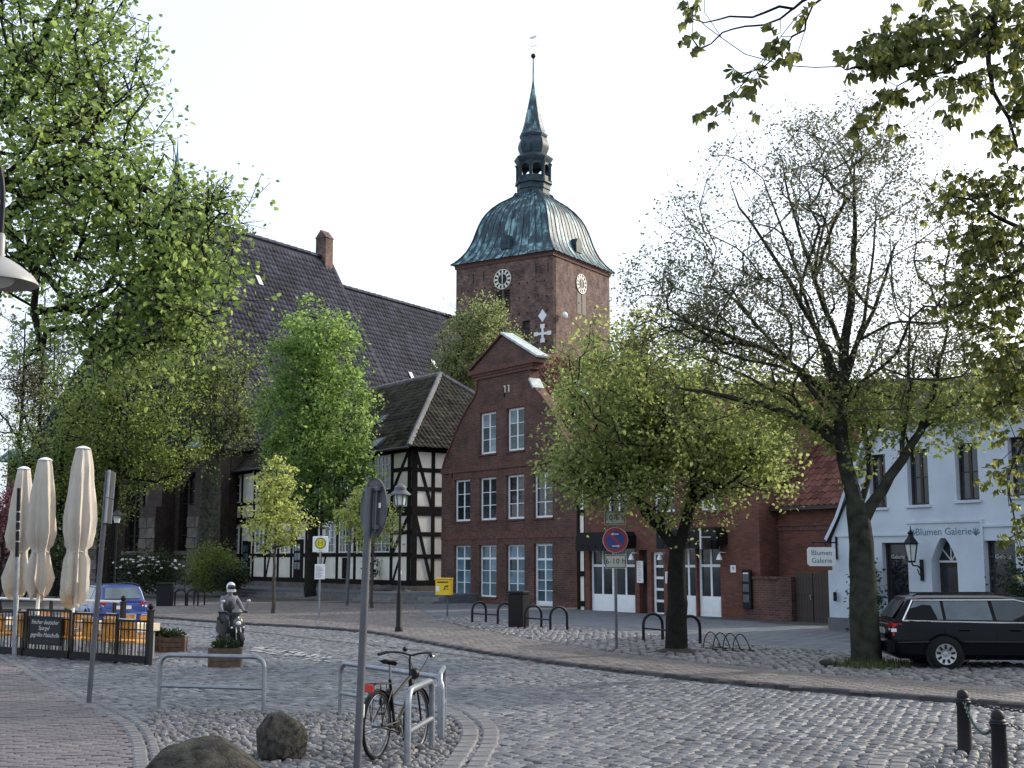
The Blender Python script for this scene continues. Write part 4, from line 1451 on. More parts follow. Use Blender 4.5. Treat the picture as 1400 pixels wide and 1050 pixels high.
dome = MB().loft([sq(f, z) for f, z in prof])
do = dome.build('dome', M['copper'], ch, smooth=50)
seam = MB()
for k in range(24):
    line = [Vector(sq(f, z)[k]) for f, z in prof]
    seam.tube(line, .07 if k % 6 else .13, 4, cap=False)
for f0, f1 in ((0, 0),):
    for q in range(24):
        a = [Vector(sq(f, z)[q]).lerp(Vector(sq(f, z)[(q + 1) % 24]), .5) for f, z in prof]
        seam.tube(a, .05, 4, cap=False)
seam.build('standing_seam', M['copper_dark'], do, smooth=0)
dm = MB()
for bx, by, rz in ((cx, cy - hs * .83, 0), (cx + hs * .83, cy, math.pi / 2)):
    Mx = Matrix.Translation((bx, by, ZT + 1.2)) @ Matrix.Rotation(rz, 4, 'Z')
    dm.prism([(-.55, 0), (.55, 0), (.6, .9), (.35, 1.4), (0, 1.55), (-.35, 1.4), (-.6, .9)], -.55, .9, Mx)
dm.build('dormer', M['copper_dark'], do)


def octa(parts, name, m, n=8, ph=math.pi / 8):
    mb = MB()
    for prof_ in parts:
        rings = [[(cx + r_ * math.cos(ph + 2 * math.pi * k / n), cy + r_ * math.sin(ph + 2 * math.pi * k / n), ZT + z) for k in range(n)] for r_, z in prof_]
        mb.loft(rings)
    return remap(mb).build(name, M[m], ch, smooth=30)


octa([[(1.72, 7.1), (1.72, 7.5), (1.82, 7.55), (1.82, 8.0), (2.02, 8.05), (2.02, 8.2), (1.75, 8.25), (1.7, 8.3)]], 'lantern_base', 'copper_dark')
lo = octa([[(1.8, 10.0), (1.85, 10.1), (2.1, 10.4), (2.12, 10.5), (1.7, 10.85), (1.45, 11.0)]], 'lantern_cornice', 'copper_dark')
for k in range(8):
    a = math.pi / 8 + k * math.pi / 4
    x, y = cx + 1.72 * math.cos(a), cy + 1.72 * math.sin(a)
    pm = shared('lcol', lambda: MB().lathe([(.26, 0), (.26, .15), (.2, .2), (.2, 1.55), (.27, 1.65), (.3, 1.82)], 8).mesh('column', M['copper_dark']))
    link('column', pm, lo, (x, y, ZT + 9.47), (0, 0, 0), (1, 1, 1.13))
ar_ = MB()
for k in range(8):
    a0, a1 = math.pi / 8 + k * math.pi / 4, math.pi / 8 + (k + 1) * math.pi / 4
    A = Vector((cx + 1.7 * math.cos(a0), cy + 1.7 * math.sin(a0), 0))
    B = Vector((cx + 1.7 * math.cos(a1), cy + 1.7 * math.sin(a1), 0))
    d = (B - A)
    L = d.length
    Mx = Matrix.Translation((A.x, A.y, ZT)) @ Matrix.Rotation(math.atan2(d.y, d.x), 4, 'Z')
    pts = [(0, 10.05), (0, 9.2)] + [(L / 2 - (L / 2 - .12) * math.cos(math.pi * i / 8), 9.3 + .55 * math.sin(math.pi * i / 8)) for i in range(9)] + [(L, 9.2), (L, 10.05)]
    for i in range(len(pts) - 4):
        p, q = pts[2 + i], pts[3 + i] if 3 + i < len(pts) - 2 else pts[-2]
        ar_.add([(p[0], -.1, p[1]), (q[0], -.1, q[1]), (q[0], -.1, 10.05), (p[0], -.1, 10.05), (p[0], .1, p[1]), (q[0], .1, q[1]), (q[0], .1, 10.05), (p[0], .1, 10.05)], [(0, 1, 2, 3), (5, 4, 7, 6), (0, 4, 5, 1)], Mx)
    ar_.box(.1, L - .1, -.06, .06, 8.25, 8.75, Mx)
remap(ar_).build('arcade', M['copper_dark'], lo, smooth=0)
octa([[(1.42, 10.95), (1.5, 11.15), (1.68, 11.5), (1.7, 11.8), (1.58, 12.2), (1.4, 12.55), (1.5, 12.65), (1.52, 12.8)]], 'onion', 'copper_dark')
octa([[(1.56, 12.78), (1.46, 12.95), (1.22, 13.5), (.98, 14.4), (.72, 15.6), (.45, 16.9), (.2, 18.2), (.1, 18.9), (.07, 21.0)]], 'spire', 'copper_fine')
remap(MB().ball((cx, cy, ZT + 21.25), .27, 10, 6)).build('spire_ball', M['iron'], ch)
vn = MB().tube([(cx, cy, ZT + 21.4), (cx, cy, ZT + 23.6)], .03, 5)
for a in (0, math.pi / 2): vn.beam((cx - .5 * math.cos(a), cy - .5 * math.sin(a), ZT + 22.4), (cx + .5 * math.cos(a), cy + .5 * math.sin(a), ZT + 22.4), .05, .05)
vn.prism([(cx - .5, ZT + 23.4), (cx - .1, ZT + 23.3), (cx + .25, ZT + 23.35), (cx + .45, ZT + 23.75), (cx + .25, ZT + 23.65), (cx, ZT + 23.55), (cx - .3, ZT + 23.9)], cy - .03, cy + .03)
remap(vn).build('weathervane', M['gold'], ch, smooth=0)

# nave and choir roofs
AX = -S / 2
for y0, y1, zr, hw, ze, nm in ((-26, -.25, 24.75, 9.2, 9, 'nave_roof'), (-43.2, -26, 26.75, 10.2, 9, 'choir_roof')):
    ends = -47.3 if nm == 'choir_roof' else y0
    mb = MB()
    mb.add([(AX + hw, ends, ze), (AX + hw, y1, ze), (AX, y1, zr), (AX, y0, zr), (AX - hw, ends, ze), (AX - hw, y1, ze)],
           [(0, 1, 2, 3), (5, 4, 3, 2), (4, 0, 3)])
    if nm == 'choir_roof': mb.add([(AX + hw, y1, ze), (AX - hw, y1, ze), (AX, y1, zr)], [(0, 1, 2)])
    ro = mb.build(nm, M['slate'], ch, smooth=0)
    v = Vector((-hw, 0, zr - ze))
    L = v.length
    W = y1 - ends
    e0 = y0 - ends
    tiled(ro, (AX + hw, ends, ze), (0, 1, 0), v.normalized(), W, L, .42, .5, M['slate'], (lambda a, b, e0=e0, L=L: a > e0 * b / L), flat=False, seed=41)
    if nm == 'choir_roof':
        v2 = Vector((0, y0 - ends, zr - ze))
        L2_ = v2.length
        tiled(ro, (AX - hw, ends, ze), (1, 0, 0), v2.normalized(), 2 * hw, L2_, .42, .5, M['slate'], lambda a, b: (a > hw * b / L2_) & (a < 2 * hw - hw * b / L2_), seed=42)
    cap = MB()
    k = int((y1 - y0) / .8)
    for i in range(k):
        cap.tube([(AX, y0 + i * .8, zr + .05), (AX, y0 + i * .8 + .84, zr + .08)], [.2, .22], 6)
    cap.build('ridge_tile', M['slate'], ro)
for a, b in ((-23, 5.2), (-21, 9), (-11.6, 4.6), (-16.5, 11), (-31, 12), (-37, 15), (-6, 8)):
    v = Vector((-9.2, 0, 15.75)).normalized()
    o_ = Vector((AX + 9.2, a, 9.02)) + v * b + Vector((.12, 0, .1))
    if a < -26: o_ += Vector((.9, 0, .3))
    MB().add([o_, o_ + Vector((0, .45, 0)), o_ + Vector((0, .45, 0)) + v * .9, o_ + v * .9], [(0, 1, 2, 3)]).build('roof_hatch', M['lead'], ch, smooth=0)
MB().box(AX - .55, AX + .55, -27.4, -26.5, 25.6, 28.4).prism([(AX - .62, 28.4), (AX + .62, 28.4), (AX, 29.1)], -27.45, -26.45).build('chimney', M['brick_tower'], ch, smooth=0)
fl_ = MB().lathe([(.95, 25.5), (.95, 27.6), (1.25, 27.7), (.9, 28.4), (.5, 29.8), (.2, 31.2), (.05, 32.2), (.02, 33.2)], 8, (AX, -43.0, -.8))
fl_.build('roof_turret', M['copper_fine'], ch, smooth=30)
# walls of nave, choir and the near end with buttresses and tall dark windows
MB().box(AX - 9.1, AX + 9.1, -26, -.02, 0, 9.05).build('nave_wall', M['brick_church'], ch, smooth=0)
eops = [(AX - 9.2, AX - 7.4, 2.6, 7.6), (AX - 3.9, AX - 1.6, 2.6, 7.8), (AX + .9, AX + 3.3, 2.6, 7.8), (AX + 6.0, AX + 8.2, 2.6, 7.6)]
end_root = link('choir_wall', MB().box(AX - 9.95, AX + 9.95, -46.4, -26.02, 0, 9.05).mesh('choir_wall', M['brick_church'], 0), ch)
ew = wall('end_wall', end_root, M['brick_church'], [(0, AX - 10, AX + 10), (9.05, AX - 10, AX + 10)], eops, .5, .45)
ew.location = (0, -47, 0)
for s0, s1, z0, z1 in eops:
    g_ = MB().box(s0, s1, -46.6, -46.56, z0, z1)
    go = g_.build('church_window', M['church_glass'], ch, smooth=0)
    bb = MB()
    for i in range(1, 4): bb.box(s0 + (s1 - s0) * i / 4 - .06, s0 + (s1 - s0) * i / 4 + .06, -46.72, -46.62, z0, z1)
    for i in range(1, 5): bb.box(s0, s1, -46.7, -46.64, z0 + i - .02, z0 + i + .02)
    bb.prism([(s0, z1 - 1.4), (s0, z1 + .01), ((s0 + s1) / 2, z1 + .01), (s0 + .35, z1 - .6)], -46.8, -46.6)
    bb.prism([(s1, z1 - 1.4), (s1 - .35, z1 - .6), ((s0 + s1) / 2, z1 + .01), (s1, z1 + .01)], -46.8, -46.6)
    bb.build('tracery', M['brick_church'], go, smooth=0)
    MB().box(s0 - .1, s1 + .1, -47.2, -46.56, z0 - .25, z0 - .002).build('sill', M['stone'], go, smooth=0)
for bx in (AX - 6.4, AX - .6, AX + 4.9, AX + 9.3, AX - 9.9):
    bt = MB().box(bx - .75, bx + .75, -48.6, -47.001, 0, 5.4).box(bx - .7, bx + .7, -48.1, -47.001, 5.401, 8.9)
    bo = bt.build('buttress', M['brick_church'], ch, smooth=0)
    MB().prism([(0, 0), (1, 0), (1, 0.02), (0, .9)], -.78, .78, Matrix.Translation((bx, -48.05, 8.9)) @ Matrix.Rotation(math.pi / 2, 4, 'Z') @ Matrix.Scale(-1, 4, (1, 0, 0))).build('buttress_cap', M['copper_fine'], bo, smooth=0)
    for j in range(7):
        for i in range(2):
            x0 = bx - .76 + i * .76 + (j % 2) * .1
            wdt = .74 - (j % 2) * .1 if i else .74 + (j % 2) * .08
            link('stone', shared(('bs', round(wdt, 2)), lambda: MB().cbox(0, wdt, -.05, .05, 0, .62, .03).mesh('stone', M['stone'], 0)), bo, (x0, -48.62, j * .66 + .1))
for j in range(3):
    x = AX - 10
    while x < AX + 9.4:
        wdt = rng.choice((.7, .95, 1.2))
        link('stone', shared(('ws', wdt), lambda: MB().cbox(0, wdt - .04, -.06, .02, 0, .6, .03).mesh('stone', M['stone'], 0)), end_root, (x, -47.02, .1 + j * .66))
        x += wdt

# long roof behind the row and houses at the left edge
bh = thing('background_house', 'long dark roofed house behind the brick annex and bare tree', 'house', (14.5, 72, 0), R(-12))
MB().box(-4, 18, 0, 10, 0, 7.5).build('wall', M['brick_red'], bh, smooth=0)
rr = MB().add([(-4.4, -.5, 7.3), (18.4, -.5, 7.3), (18.4, 5, 13), (-4.4, 5, 13), (18.4, 10.5, 7.3), (-4.4, 10.5, 7.3)], [(0, 1, 2, 3), (3, 2, 4, 5), (1, 4, 2), (0, 3, 5)]).build('roof', M['tile_black'], bh, smooth=0)
tiled(rr, (-4.4, -.5, 7.3), (1, 0, 0), (0, 5.5, 5.7), 22.8, 7.9, .3, .36, M['tile_black'], seed=51)


# ---------------------------------------------------------------- trees
def leaf_mesh(name, P, size, m, seed=1, droop=.3, aspect=.62, flat=0.0, broad=False):
    """kite-shaped leaves folded along the midrib, one quad each"""
    r = np.random.default_rng(seed)
    n = len(P)
    d = r.normal(0, 1, (n, 3))
    d[:, 2] = d[:, 2] * .7 - droop
    d /= np.linalg.norm(d, axis=1)[:, None]
    k = r.normal(0, 1, (n, 3))
    k[:, 2] *= 1 - flat
    s = np.cross(d, k)
    s /= np.linalg.norm(s, axis=1)[:, None] + 1e-9
    up = np.cross(s, d)
    L = (size * r.uniform(.6, 1.25, n))[:, None]
    v0 = P
    tip = P + d * L
    if broad:  # round lime leaf of two faces
        cu = up * L * r.uniform(-.18, .05, n)[:, None]
        a1, b1 = P + d * L * .22 + s * L * .36 + up * L * .1, P + d * L * .22 - s * L * .36 + up * L * .1
        a2, b2 = P + d * L * .68 + s * L * .3 + up * L * .08 + cu, P + d * L * .68 - s * L * .3 + up * L * .08 + cu
        V = np.stack([v0, a1, a2, tip + cu * 2, b2, b1], 1).reshape(-1, 3)
        k6 = np.arange(n)[:, None] * 6
        return np_mesh(name, V, np.concatenate([k6 + np.array([[0, 1, 2, 3]]), k6 + np.array([[0, 3, 4, 5]])], 1).reshape(-1, 4), m)
    mid = P + d * L * .42
    a = mid + s * L * aspect * .5 + up * L * .1
    b = mid - s * L * aspect * .5 + up * L * .1
    V = np.stack([v0, a, tip, b], 1).reshape(-1, 3)
    return np_mesh(name, V, np.arange(4 * n).reshape(-1, 4), m)


class Tree:
    def __init__(s, seed):
        s.r = np.random.default_rng(seed)
        s.pos, s.par, s.fix = [], [], []

    def limb(s, pts, radii, parent=-1, step=.35):
        """polyline with known radii; returns index of its last node"""
        pts = chaikin(pts, 2)
        L = [0]
        for a, b in zip(pts, pts[1:]): L.append(L[-1] + (b - a).length)
        n = max(3, int(L[-1] / step))
        idx = parent
        for k in range(n + 1):
            if k == 0 and parent >= 0: continue
            t = L[-1] * k / n
            j = max(i for i in range(len(L)) if L[i] <= t + 1e-9)
            j = min(j, len(pts) - 2)
            p = pts[j].lerp(pts[j + 1], (t - L[j]) / max(L[j + 1] - L[j], 1e-6))
            s.pos.append(np.array(p) + s.r.normal(0, .015, 3))
            s.par.append(idx)
            s.fix.append(radii[0] + (radii[1] - radii[0]) * (k / n))
            idx = len(s.pos) - 1
        return idx

    def near(s, p):
        d = np.linalg.norm(np.array(s.pos) - np.array(p), axis=1)
        return int(d.argmin())

    def grow(s, targets, root, up=.25, step=.4, wob=.06, mind=0, ali=.45):
        """join every crown point to the wood by the shortest plausible branch"""
        root = np.array(root)
        order = np.argsort(np.linalg.norm(targets - root, axis=1))
        s.tips = []
        for i in order:
            t = targets[i]
            A = np.array(s.pos)
            dv = t - A
            dist = np.linalg.norm(dv, axis=1) + 1e-6
            dr = np.linalg.norm(A - root, axis=1)
            pr = np.array(s.par)
            pd = A - A[np.maximum(pr, 0)]
            pd /= np.linalg.norm(pd, axis=1)[:, None] + 1e-6
            cosang = (pd * dv).sum(1) / dist
            cost = dist * (.9 + ali - ali * cosang) + np.where(dr > np.linalg.norm(t - root), 3, 0)
            if mind: cost += np.where(np.arange(len(A)) < mind, 50, 0)
            j = int(cost.argmin())
            a = A[j]
            D = dist[j]
            k = max(1, int(D / step))
            idx = j
            bow = np.array([0, 0, -up * D * .35]) + pd[j] * D * (.18 if ali < .6 else .08)
            for q in range(1, k + 1):
                f = q / k
                p = a + (t - a) * f + bow * math.sin(math.pi * f) + (s.r.normal(0, wob * min(1, D), 3) if q < k else 0)
                s.pos.append(p)
                s.par.append(idx)
                s.fix.append(0)
                idx = len(s.pos) - 1
            s.tips.append(idx)

    def wood(s, name, m, parent, tipr=.006, power=2.3, scale=1.0, origin=(0, 0, 0), maxr=9):
        n = len(s.pos)
        kids = [[] for _ in range(n)]
        for i, p in enumerate(s.par):
            if p >= 0: kids[p].append(i)
        a = np.zeros(n)
        for i in range(n - 1, -1, -1):
            if not kids[i]: a[i] = tipr ** power
            if s.par[i] >= 0: a[s.par[i]] += a[i]
        rad = (a ** (1 / power)) * scale
        rad = np.minimum(rad, maxr)
        for i in range(n):
            if s.fix[i] > 0: rad[i] = s.fix[i]
        for i in range(n):
            p = s.par[i]
            if p >= 0 and rad[i] > rad[p] * .95: rad[i] = rad[p] * .95 if s.fix[i] == 0 else rad[i]
        mb = MB()
        done = [False] * n
        O = np.array(origin)
        starts = [i for i in range(n) if s.par[i] < 0]
        stack = list(starts)
        while stack:
            i = stack.pop()
            ch_ = []
            rr = []
            if s.par[i] >= 0:
                ch_.append(s.pos[s.par[i]] - O)
                rr.append(min(rad[i] * 1.15, rad[s.par[i]]))
            j = i
            while True:
                ch_.append(s.pos[j] - O)
                rr.append(rad[j])
                ks = kids[j]
                if not ks: break
                b = max(ks, key=lambda q: (s.fix[q] > 0 and s.fix[j] > 0, rad[q]))
                for q in ks:
                    if q != b: stack.append(q)
                j = b
            if len(ch_) < 2: continue
            nn = 10 if max(rr) > .1 else 6 if max(rr) > .03 else 4 if max(rr) > .012 else 3
            mb.tube([Vector(q) for q in ch_], [float(q) for q in rr], nn, cap=nn > 4)
        return mb.build(name, m, parent, smooth=60)


def ell(c, rad, n, r, shell=.5):
    v = r.normal(0, 1, (n, 3))
    v /= np.linalg.norm(v, axis=1)[:, None]
    q = r.uniform(0, 1, n) ** shell
    return np.array(c) + v * q[:, None] * np.array(rad)


def leaves_at(tips, n, spread, r, drop=0.0):
    i = r.integers(0, len(tips), n)
    p = tips[i] + r.normal(0, 1, (n, 3)) * spread
    p[:, 2] -= drop
    return p


def tree(name, label, base, limbs, crown, n_leaf, size, spread, bark, leaf, seed, tipr=.006, scale=1.0, root=None, group=None, up=.25, cat='tree', twigs=3, shell=.5, droop=.3, wob=.06, cut=None, step=.4, mind=0, ali=.45):
    """limbs: [(points relative to base, (r0, r1), parent limb or None)], crown: [(centre, radii, count)] relative to base"""
    t = thing(name, label, cat, base, 0, group)
    T = Tree(seed)
    ends = []
    for pts, rad, par in limbs:
        ends.append(T.limb([Vector(p) for p in pts], rad, -1 if par is None else T.near(pts[0])))
    tg = np.concatenate([ell(c, q, k, T.r, shell) for c, q, k in crown])
    if cut is not None: tg = tg[cut(tg)]
    T.grow(tg, root if root is not None else limbs[0][0][-1], up, step, wob, mind=mind, ali=ali)
    tips = np.array([T.pos[i] for i in T.tips])
    if twigs:
        sub = np.repeat(tips, twigs, 0) + T.r.normal(0, spread * .7, (len(tips) * twigs, 3))
        par = np.repeat(np.array(T.tips), twigs)
        for p, q in zip(sub, par):
            T.pos.append(p)
            T.par.append(int(q))
            T.fix.append(0)
        allt = np.concatenate([tips, sub, (sub + np.repeat(tips, twigs, 0)) / 2])
    else:
        allt = tips
    T.wood('trunk', M[bark], t, tipr, 2.3, scale)
    P = leaves_at(allt, n_leaf, spread * .42, T.r)
    # uneven density: thin out some pockets
    f = np.sin(P[:, 0] * 1.9 + seed) * np.sin(P[:, 1] * 1.7 + 2 * seed) * np.sin(P[:, 2] * 2.1 + seed * .7)
    P = P[(f > -.25) | (T.r.uniform(0, 1, len(P)) < .45)]
    o = link('crown', leaf_mesh('crown', P, size, M[leaf], seed, droop, broad=leaf in ('leaf_fresh', 'leaf_lime', 'leaf_yellow')), t)
    return t, T, P


V3 = Vector
# leaning two-stemmed street tree before the brick shop
MT = tree('street_tree', 'leafy two-stemmed tree in front of the brick shop, behind the no-stopping sign', (3.46, 26.69, PV),
     [([(0, 0, -.1), (0, 0, .3), (.03, 0, 1.2), (.08, 0, 2.3)], (.27, .19), None),
      ([(.08, 0, 2.2), (-.25, .1, 2.75), (-.75, .2, 3.2), (-.85, .2, 4.1), (-1.1, .3, 5.2)], (.15, .05), 0),
      ([(.08, 0, 2.2), (.3, 0, 2.9), (.45, -.1, 3.6), (.5, 0, 4.4), (.9, 0, 5.4)], (.16, .05), 0),
      ([(.45, -.1, 3.6), (.95, .2, 4.3), (1.7, .3, 5.0)], (.08, .03), 0), ([(-.8, .2, 3.6), (-1.6, 0, 4.6), (-2.3, 0, 5.3)], (.07, .03), 0)],
     [((-.1, 0, 5.15), (2.9, 2.6, 2.45), 420), ((-1.0, 0, 5.7), (1.9, 2, 2.0), 150), ((-1.7, -.3, 4.0), (1.5, 1.5, .95), 110), ((1.3, -.2, 4.1), (1.5, 1.5, 1.0), 110)],
     33000, .092, .34, 'bark_dark', 'leaf_fresh', 5, tipr=.0045, root=(0, 0, 2.2))[0]
# right-hand tree, thin spring foliage against the sky
RT = tree('street_tree', 'tall forked tree with bare fan of branches and thin spring leaves beside the black car', (6.5, 23.28, PV),
     [([(0, 0, -.15), (0, 0, .2), (-.02, 0, .9), (.0, 0, 2.0), (-.05, 0, 3.0)], (.31, .22), None),
      ([(-.05, 0, 2.9), (-.2, 0, 3.6), (-.35, 0, 4.3), (-.3, 0, 5.2), (-.2, 0, 6.2), (.1, 0, 8.2), (.15, 0, 10)], (.17, .02), 0),
      ([(0, 0, 2.8), (.35, -.1, 3.3), (.8, -.1, 4.0), (1.25, -.1, 4.6), (1.5, 0, 5.3), (1.9, 0, 6.6)], (.13, .025), 0),
      ([(-.3, 0, 4.2), (-1.0, -.2, 4.75), (-2.0, -.3, 5.1), (-3.4, -.4, 5.35)], (.1, .03), 0),
      ([(-.3, 0, 5.0), (-1.1, .2, 5.9), (-2.2, .3, 6.5), (-3.6, .4, 6.9)], (.08, .02), 0),
      ([(-.25, 0, 5.4), (-.9, -.3, 6.7), (-1.6, -.4, 8.0), (-2.3, -.4, 9.0)], (.075, .02), 0),
      ([(-.2, 0, 6.0), (-.5, .3, 7.2), (-.9, .4, 8.6), (-1.2, .4, 9.8)], (.06, .02), 0),
      ([(-.2, 0, 5.8), (.5, .3, 7.0), (1.0, .3, 8.4)], (.06, .02), 0), ([(-.3, 0, 4.6), (-1.5, 0, 6.2), (-2.8, 0, 7.7)], (.06, .015), 0), ([(-.25, 0, 5.0), (-.75, .2, 6.6), (-1.2, .2, 8.4), (-1.7, .2, 9.8)], (.055, .012), 0),
      ([(.8, -.1, 4.0), (1.0, -.2, 5.4), (1.1, -.2, 7.2)], (.05, .015), 0), ([(1.25, -.1, 4.6), (2.0, -.1, 5.2), (2.7, 0, 5.7)], (.05, .015), 0), ([(-.3, 0, 4.4), (-1.6, .3, 5.5), (-3.0, .4, 6.1)], (.05, .015), 0), ([(-.2, 0, 5.4), (.25, -.3, 7.2), (.5, -.3, 9.2)], (.05, .012), 0), ([(.05, 0, 3.0), (.3, .2, 4.0), (.2, .5, 5.2), (.7, .6, 6.5)], (.07, .02), 0)],
     [((-.5, 0, 7.85), (3.55, 2.6, 3.6), 560), ((-3.6, 0, 7.3), (1.2, 1, 1.3), 60), ((-2.6, 0, 6.6), (2.1, 1.6, 1.9), 190), ((1.5, 0, 5.8), (1.7, 1.8, 1.8), 150), ((-.2, 0, 10), (1.6, 1.2, 1.2), 90)],
     40000, .07, .29, 'bark_grey', 'leaf_bud', 9, tipr=.0042, scale=.92, root=(-.2, 0, 3.2), up=.04, twigs=3, wob=.018, ali=1.1, cut=lambda p: (p[:, 2] > 4.4))[0]
r_ = np.random.default_rng(3)
P = np.concatenate([ell((-1.2, 0, 4.85), (1.9, .9, .75), 2300, r_), ell((.2, .3, 4.95), (1.3, .9, .75), 1700, r_), ell((1.6, -.2, 4.85), (1.6, .9, .85), 2300, r_), ell((-.1, .1, 4.1), (.6, .5, .7), 450, r_), ell((2.4, -.2, 5.3), (1.1, .8, .7), 900, r_), ell((-.5, .2, 5.7), (2.2, 1, .5), 900, r_)])
f = np.sin(P[:, 0] * 4) * np.sin(P[:, 2] * 5 + 1) * np.sin(P[:, 1] * 4)
P = P[f > -.12]
link('side_shoots', leaf_mesh('side_shoots', P, .095, M['leaf_fresh'], 4, broad=True), RT)
RT.scale = MT.scale = (.951,) * 3
# dense lime before the timbered house
b = at(425, 800, 61)
tree('lime_tree', 'dense rounded bright green tree in front of the half-timbered house', (b.x, 61, TZ),
     [([(0, 0, -.2), (0, 0, 1.5), (.1, 0, 3.6), (0, 0, 8), (0, 0, 13.5)], (.3, .05), None)],
     [((.15, 0, 8.3), (3.1, 3.0, 5.0), 330), ((-.1, 0, 11.4), (2.2, 2.2, 3.2), 160), ((.4, 0, 5.6), (2.7, 2.5, 2.3), 120)],
     27000, .21, .4, 'bark_dark', 'leaf_dense', 14, root=(0, 0, 2.5), shell=.4)
# young staked trees
b = G(373, 843)
tree('young_tree', 'slim young tree with pale yellow leaves and straight thin trunk near the rider', (b.x, b.y, PV),
     [([(0, 0, -.05), (0, 0, 1.2), (.03, 0, 2.6), (0, 0, 5.2)], (.085, .015), None)],
     [((0, 0, 3.5), (1.3, 1.1, 1.25), 110), ((.05, 0, 4.6), (.75, .7, 1.25), 60)],
     4200, .11, .2, 'bark_young', 'leaf_yellow', 16, tipr=.005, root=(0, 0, 2))
b = at(508, 830, 51)
tree('young_tree', 'young yellow-leaved tree half hidden behind the round sign seen from the back', (b.x, 51, PV),
     [([(0, 0, -.05), (0, 0, 1.2), (.03, 0, 2.6), (0, 0, 4.6)], (.08, .015), None)],
     [((-.1, 0, 3.5), (1.35, 1.1, 1.35), 120), ((-.2, 0, 4.3), (.7, .7, .8), 40)],
     4000, .115, .2, 'bark_young', 'leaf_yellow', 17, tipr=.005, root=(0, 0, 2))
# pollarded old tree by the church
b = at(283, 800, 71)
tree('old_tree', 'old tree with thick pale trunk and sprouting crown beside the church wall', (b.x, 71, .3),
     [([(0, 0, -.3), (0, 0, 3), (.05, 0, 7), (0, 0, 8.2)], (.72, .5), None),
      ([(0, 0, 7.8), (-.6, 0, 9), (-1.6, 0, 10.6)], (.3, .1), 0), ([(0, 0, 7.8), (.7, 0, 9.2), (1.4, 0, 11)], (.3, .1), 0), ([(0, 0, 7.8), (.1, 0, 10), (.2, 0, 12.5)], (.3, .1), 0)],
     [((0, 0, 11.8), (3.6, 3.2, 3.6), 300), ((1.2, 0, 9.2), (2, 2, 1.8), 60)],
     7500, .17, .5, 'bark', 'leaf_olive', 19, tipr=.012, root=(0, 0, 7.5), twigs=4)
# dull green trees in front of the church choir
for (u, Y, zc, rx, rz_, n, sd, nm, lb) in (
        (150, 66, 10.0, 4.4, 4.6, 17000, 23, 'church_tree', 'broad olive-green tree in front of the church choir, left of the old tree'),
        (75, 68, 7.4, 3.2, 3.2, 11000, 24, 'church_tree', 'lower dark olive tree behind the folded parasols')):
    b = at(u, 800, Y)
    tree(nm, lb, (b.x, Y, .2),
         [([(0, 0, -.3), (0, 0, 2), (.1, 0, zc - rz_ * .6), (0, 0, zc + rz_ * .6)], (.3, .05), None)],
         [((0, 0, zc), (rx, 3.2, rz_), 260), ((1.8, 0, zc - 2.6), (rx * .75, 2.6, 2.2), 110)],
         n, .18, .5, 'bark_dark', 'leaf_olive', sd, tipr=.01, root=(0, 0, 3))
# tree standing between the timbered house and the church tower
b = at(655, 700, 92)
tree('churchyard_tree', 'soft grey-green tree in front of the church tower, above the gabled house', (b.x, 92, 0),
     [([(0, 0, -.3), (0, 0, 6), (.1, 0, 12), (0, 0, 19)], (.4, .06), None)],
     [((0, 0, 17), (3.9, 3.4, 3.6), 260), ((.2, 0, 19.5), (2.2, 2.2, 2.3), 90), ((-1.8, 0, 15), (2.2, 2.4, 3), 90)],
     20000, .2, .5, 'bark_dark', 'leaf_willow', 29, tipr=.012, root=(0, 0, 11))
# slender bare trees at the far left
for k, (u, Y, h) in enumerate(((40, 104, 25), (57, 108, 23), (14, 100, 22))):
    b = at(u, 800, Y)
    tree('bare_tree', ('tall slender nearly bare tree left of the church roof', 'thin bare tree just beside the church roof slope', 'bare tree at the far left edge behind the parasols')[k], (b.x, Y, 0),
         [([(0, 0, -.3), (0, 0, 7), (.2, 0, 14), (0, 0, h)], (.3, .04), None)],
         [((0, 0, h * .72), (3.0, 3, h * .3), 190)], 3600, .2, .5, 'bark_dark', 'leaf_bud', 33 + k, tipr=.014, root=(0, 0, 7), group='bare trees beyond the church')
b = at(2, 760, 46)
tree('copper_tree', 'purple-leaved shrub tree at the left edge behind the parasols', (b.x, 46, 0),
     [([(0, 0, -.1), (0, 0, 1.5), (.1, 0, 4)], (.12, .03), None)], [((0, 0, 3.6), (1.1, 1.1, 1.7), 90)], 3200, .12, .22, 'bark_dark', 'leaf_purple', 37, root=(0, 0, 1))

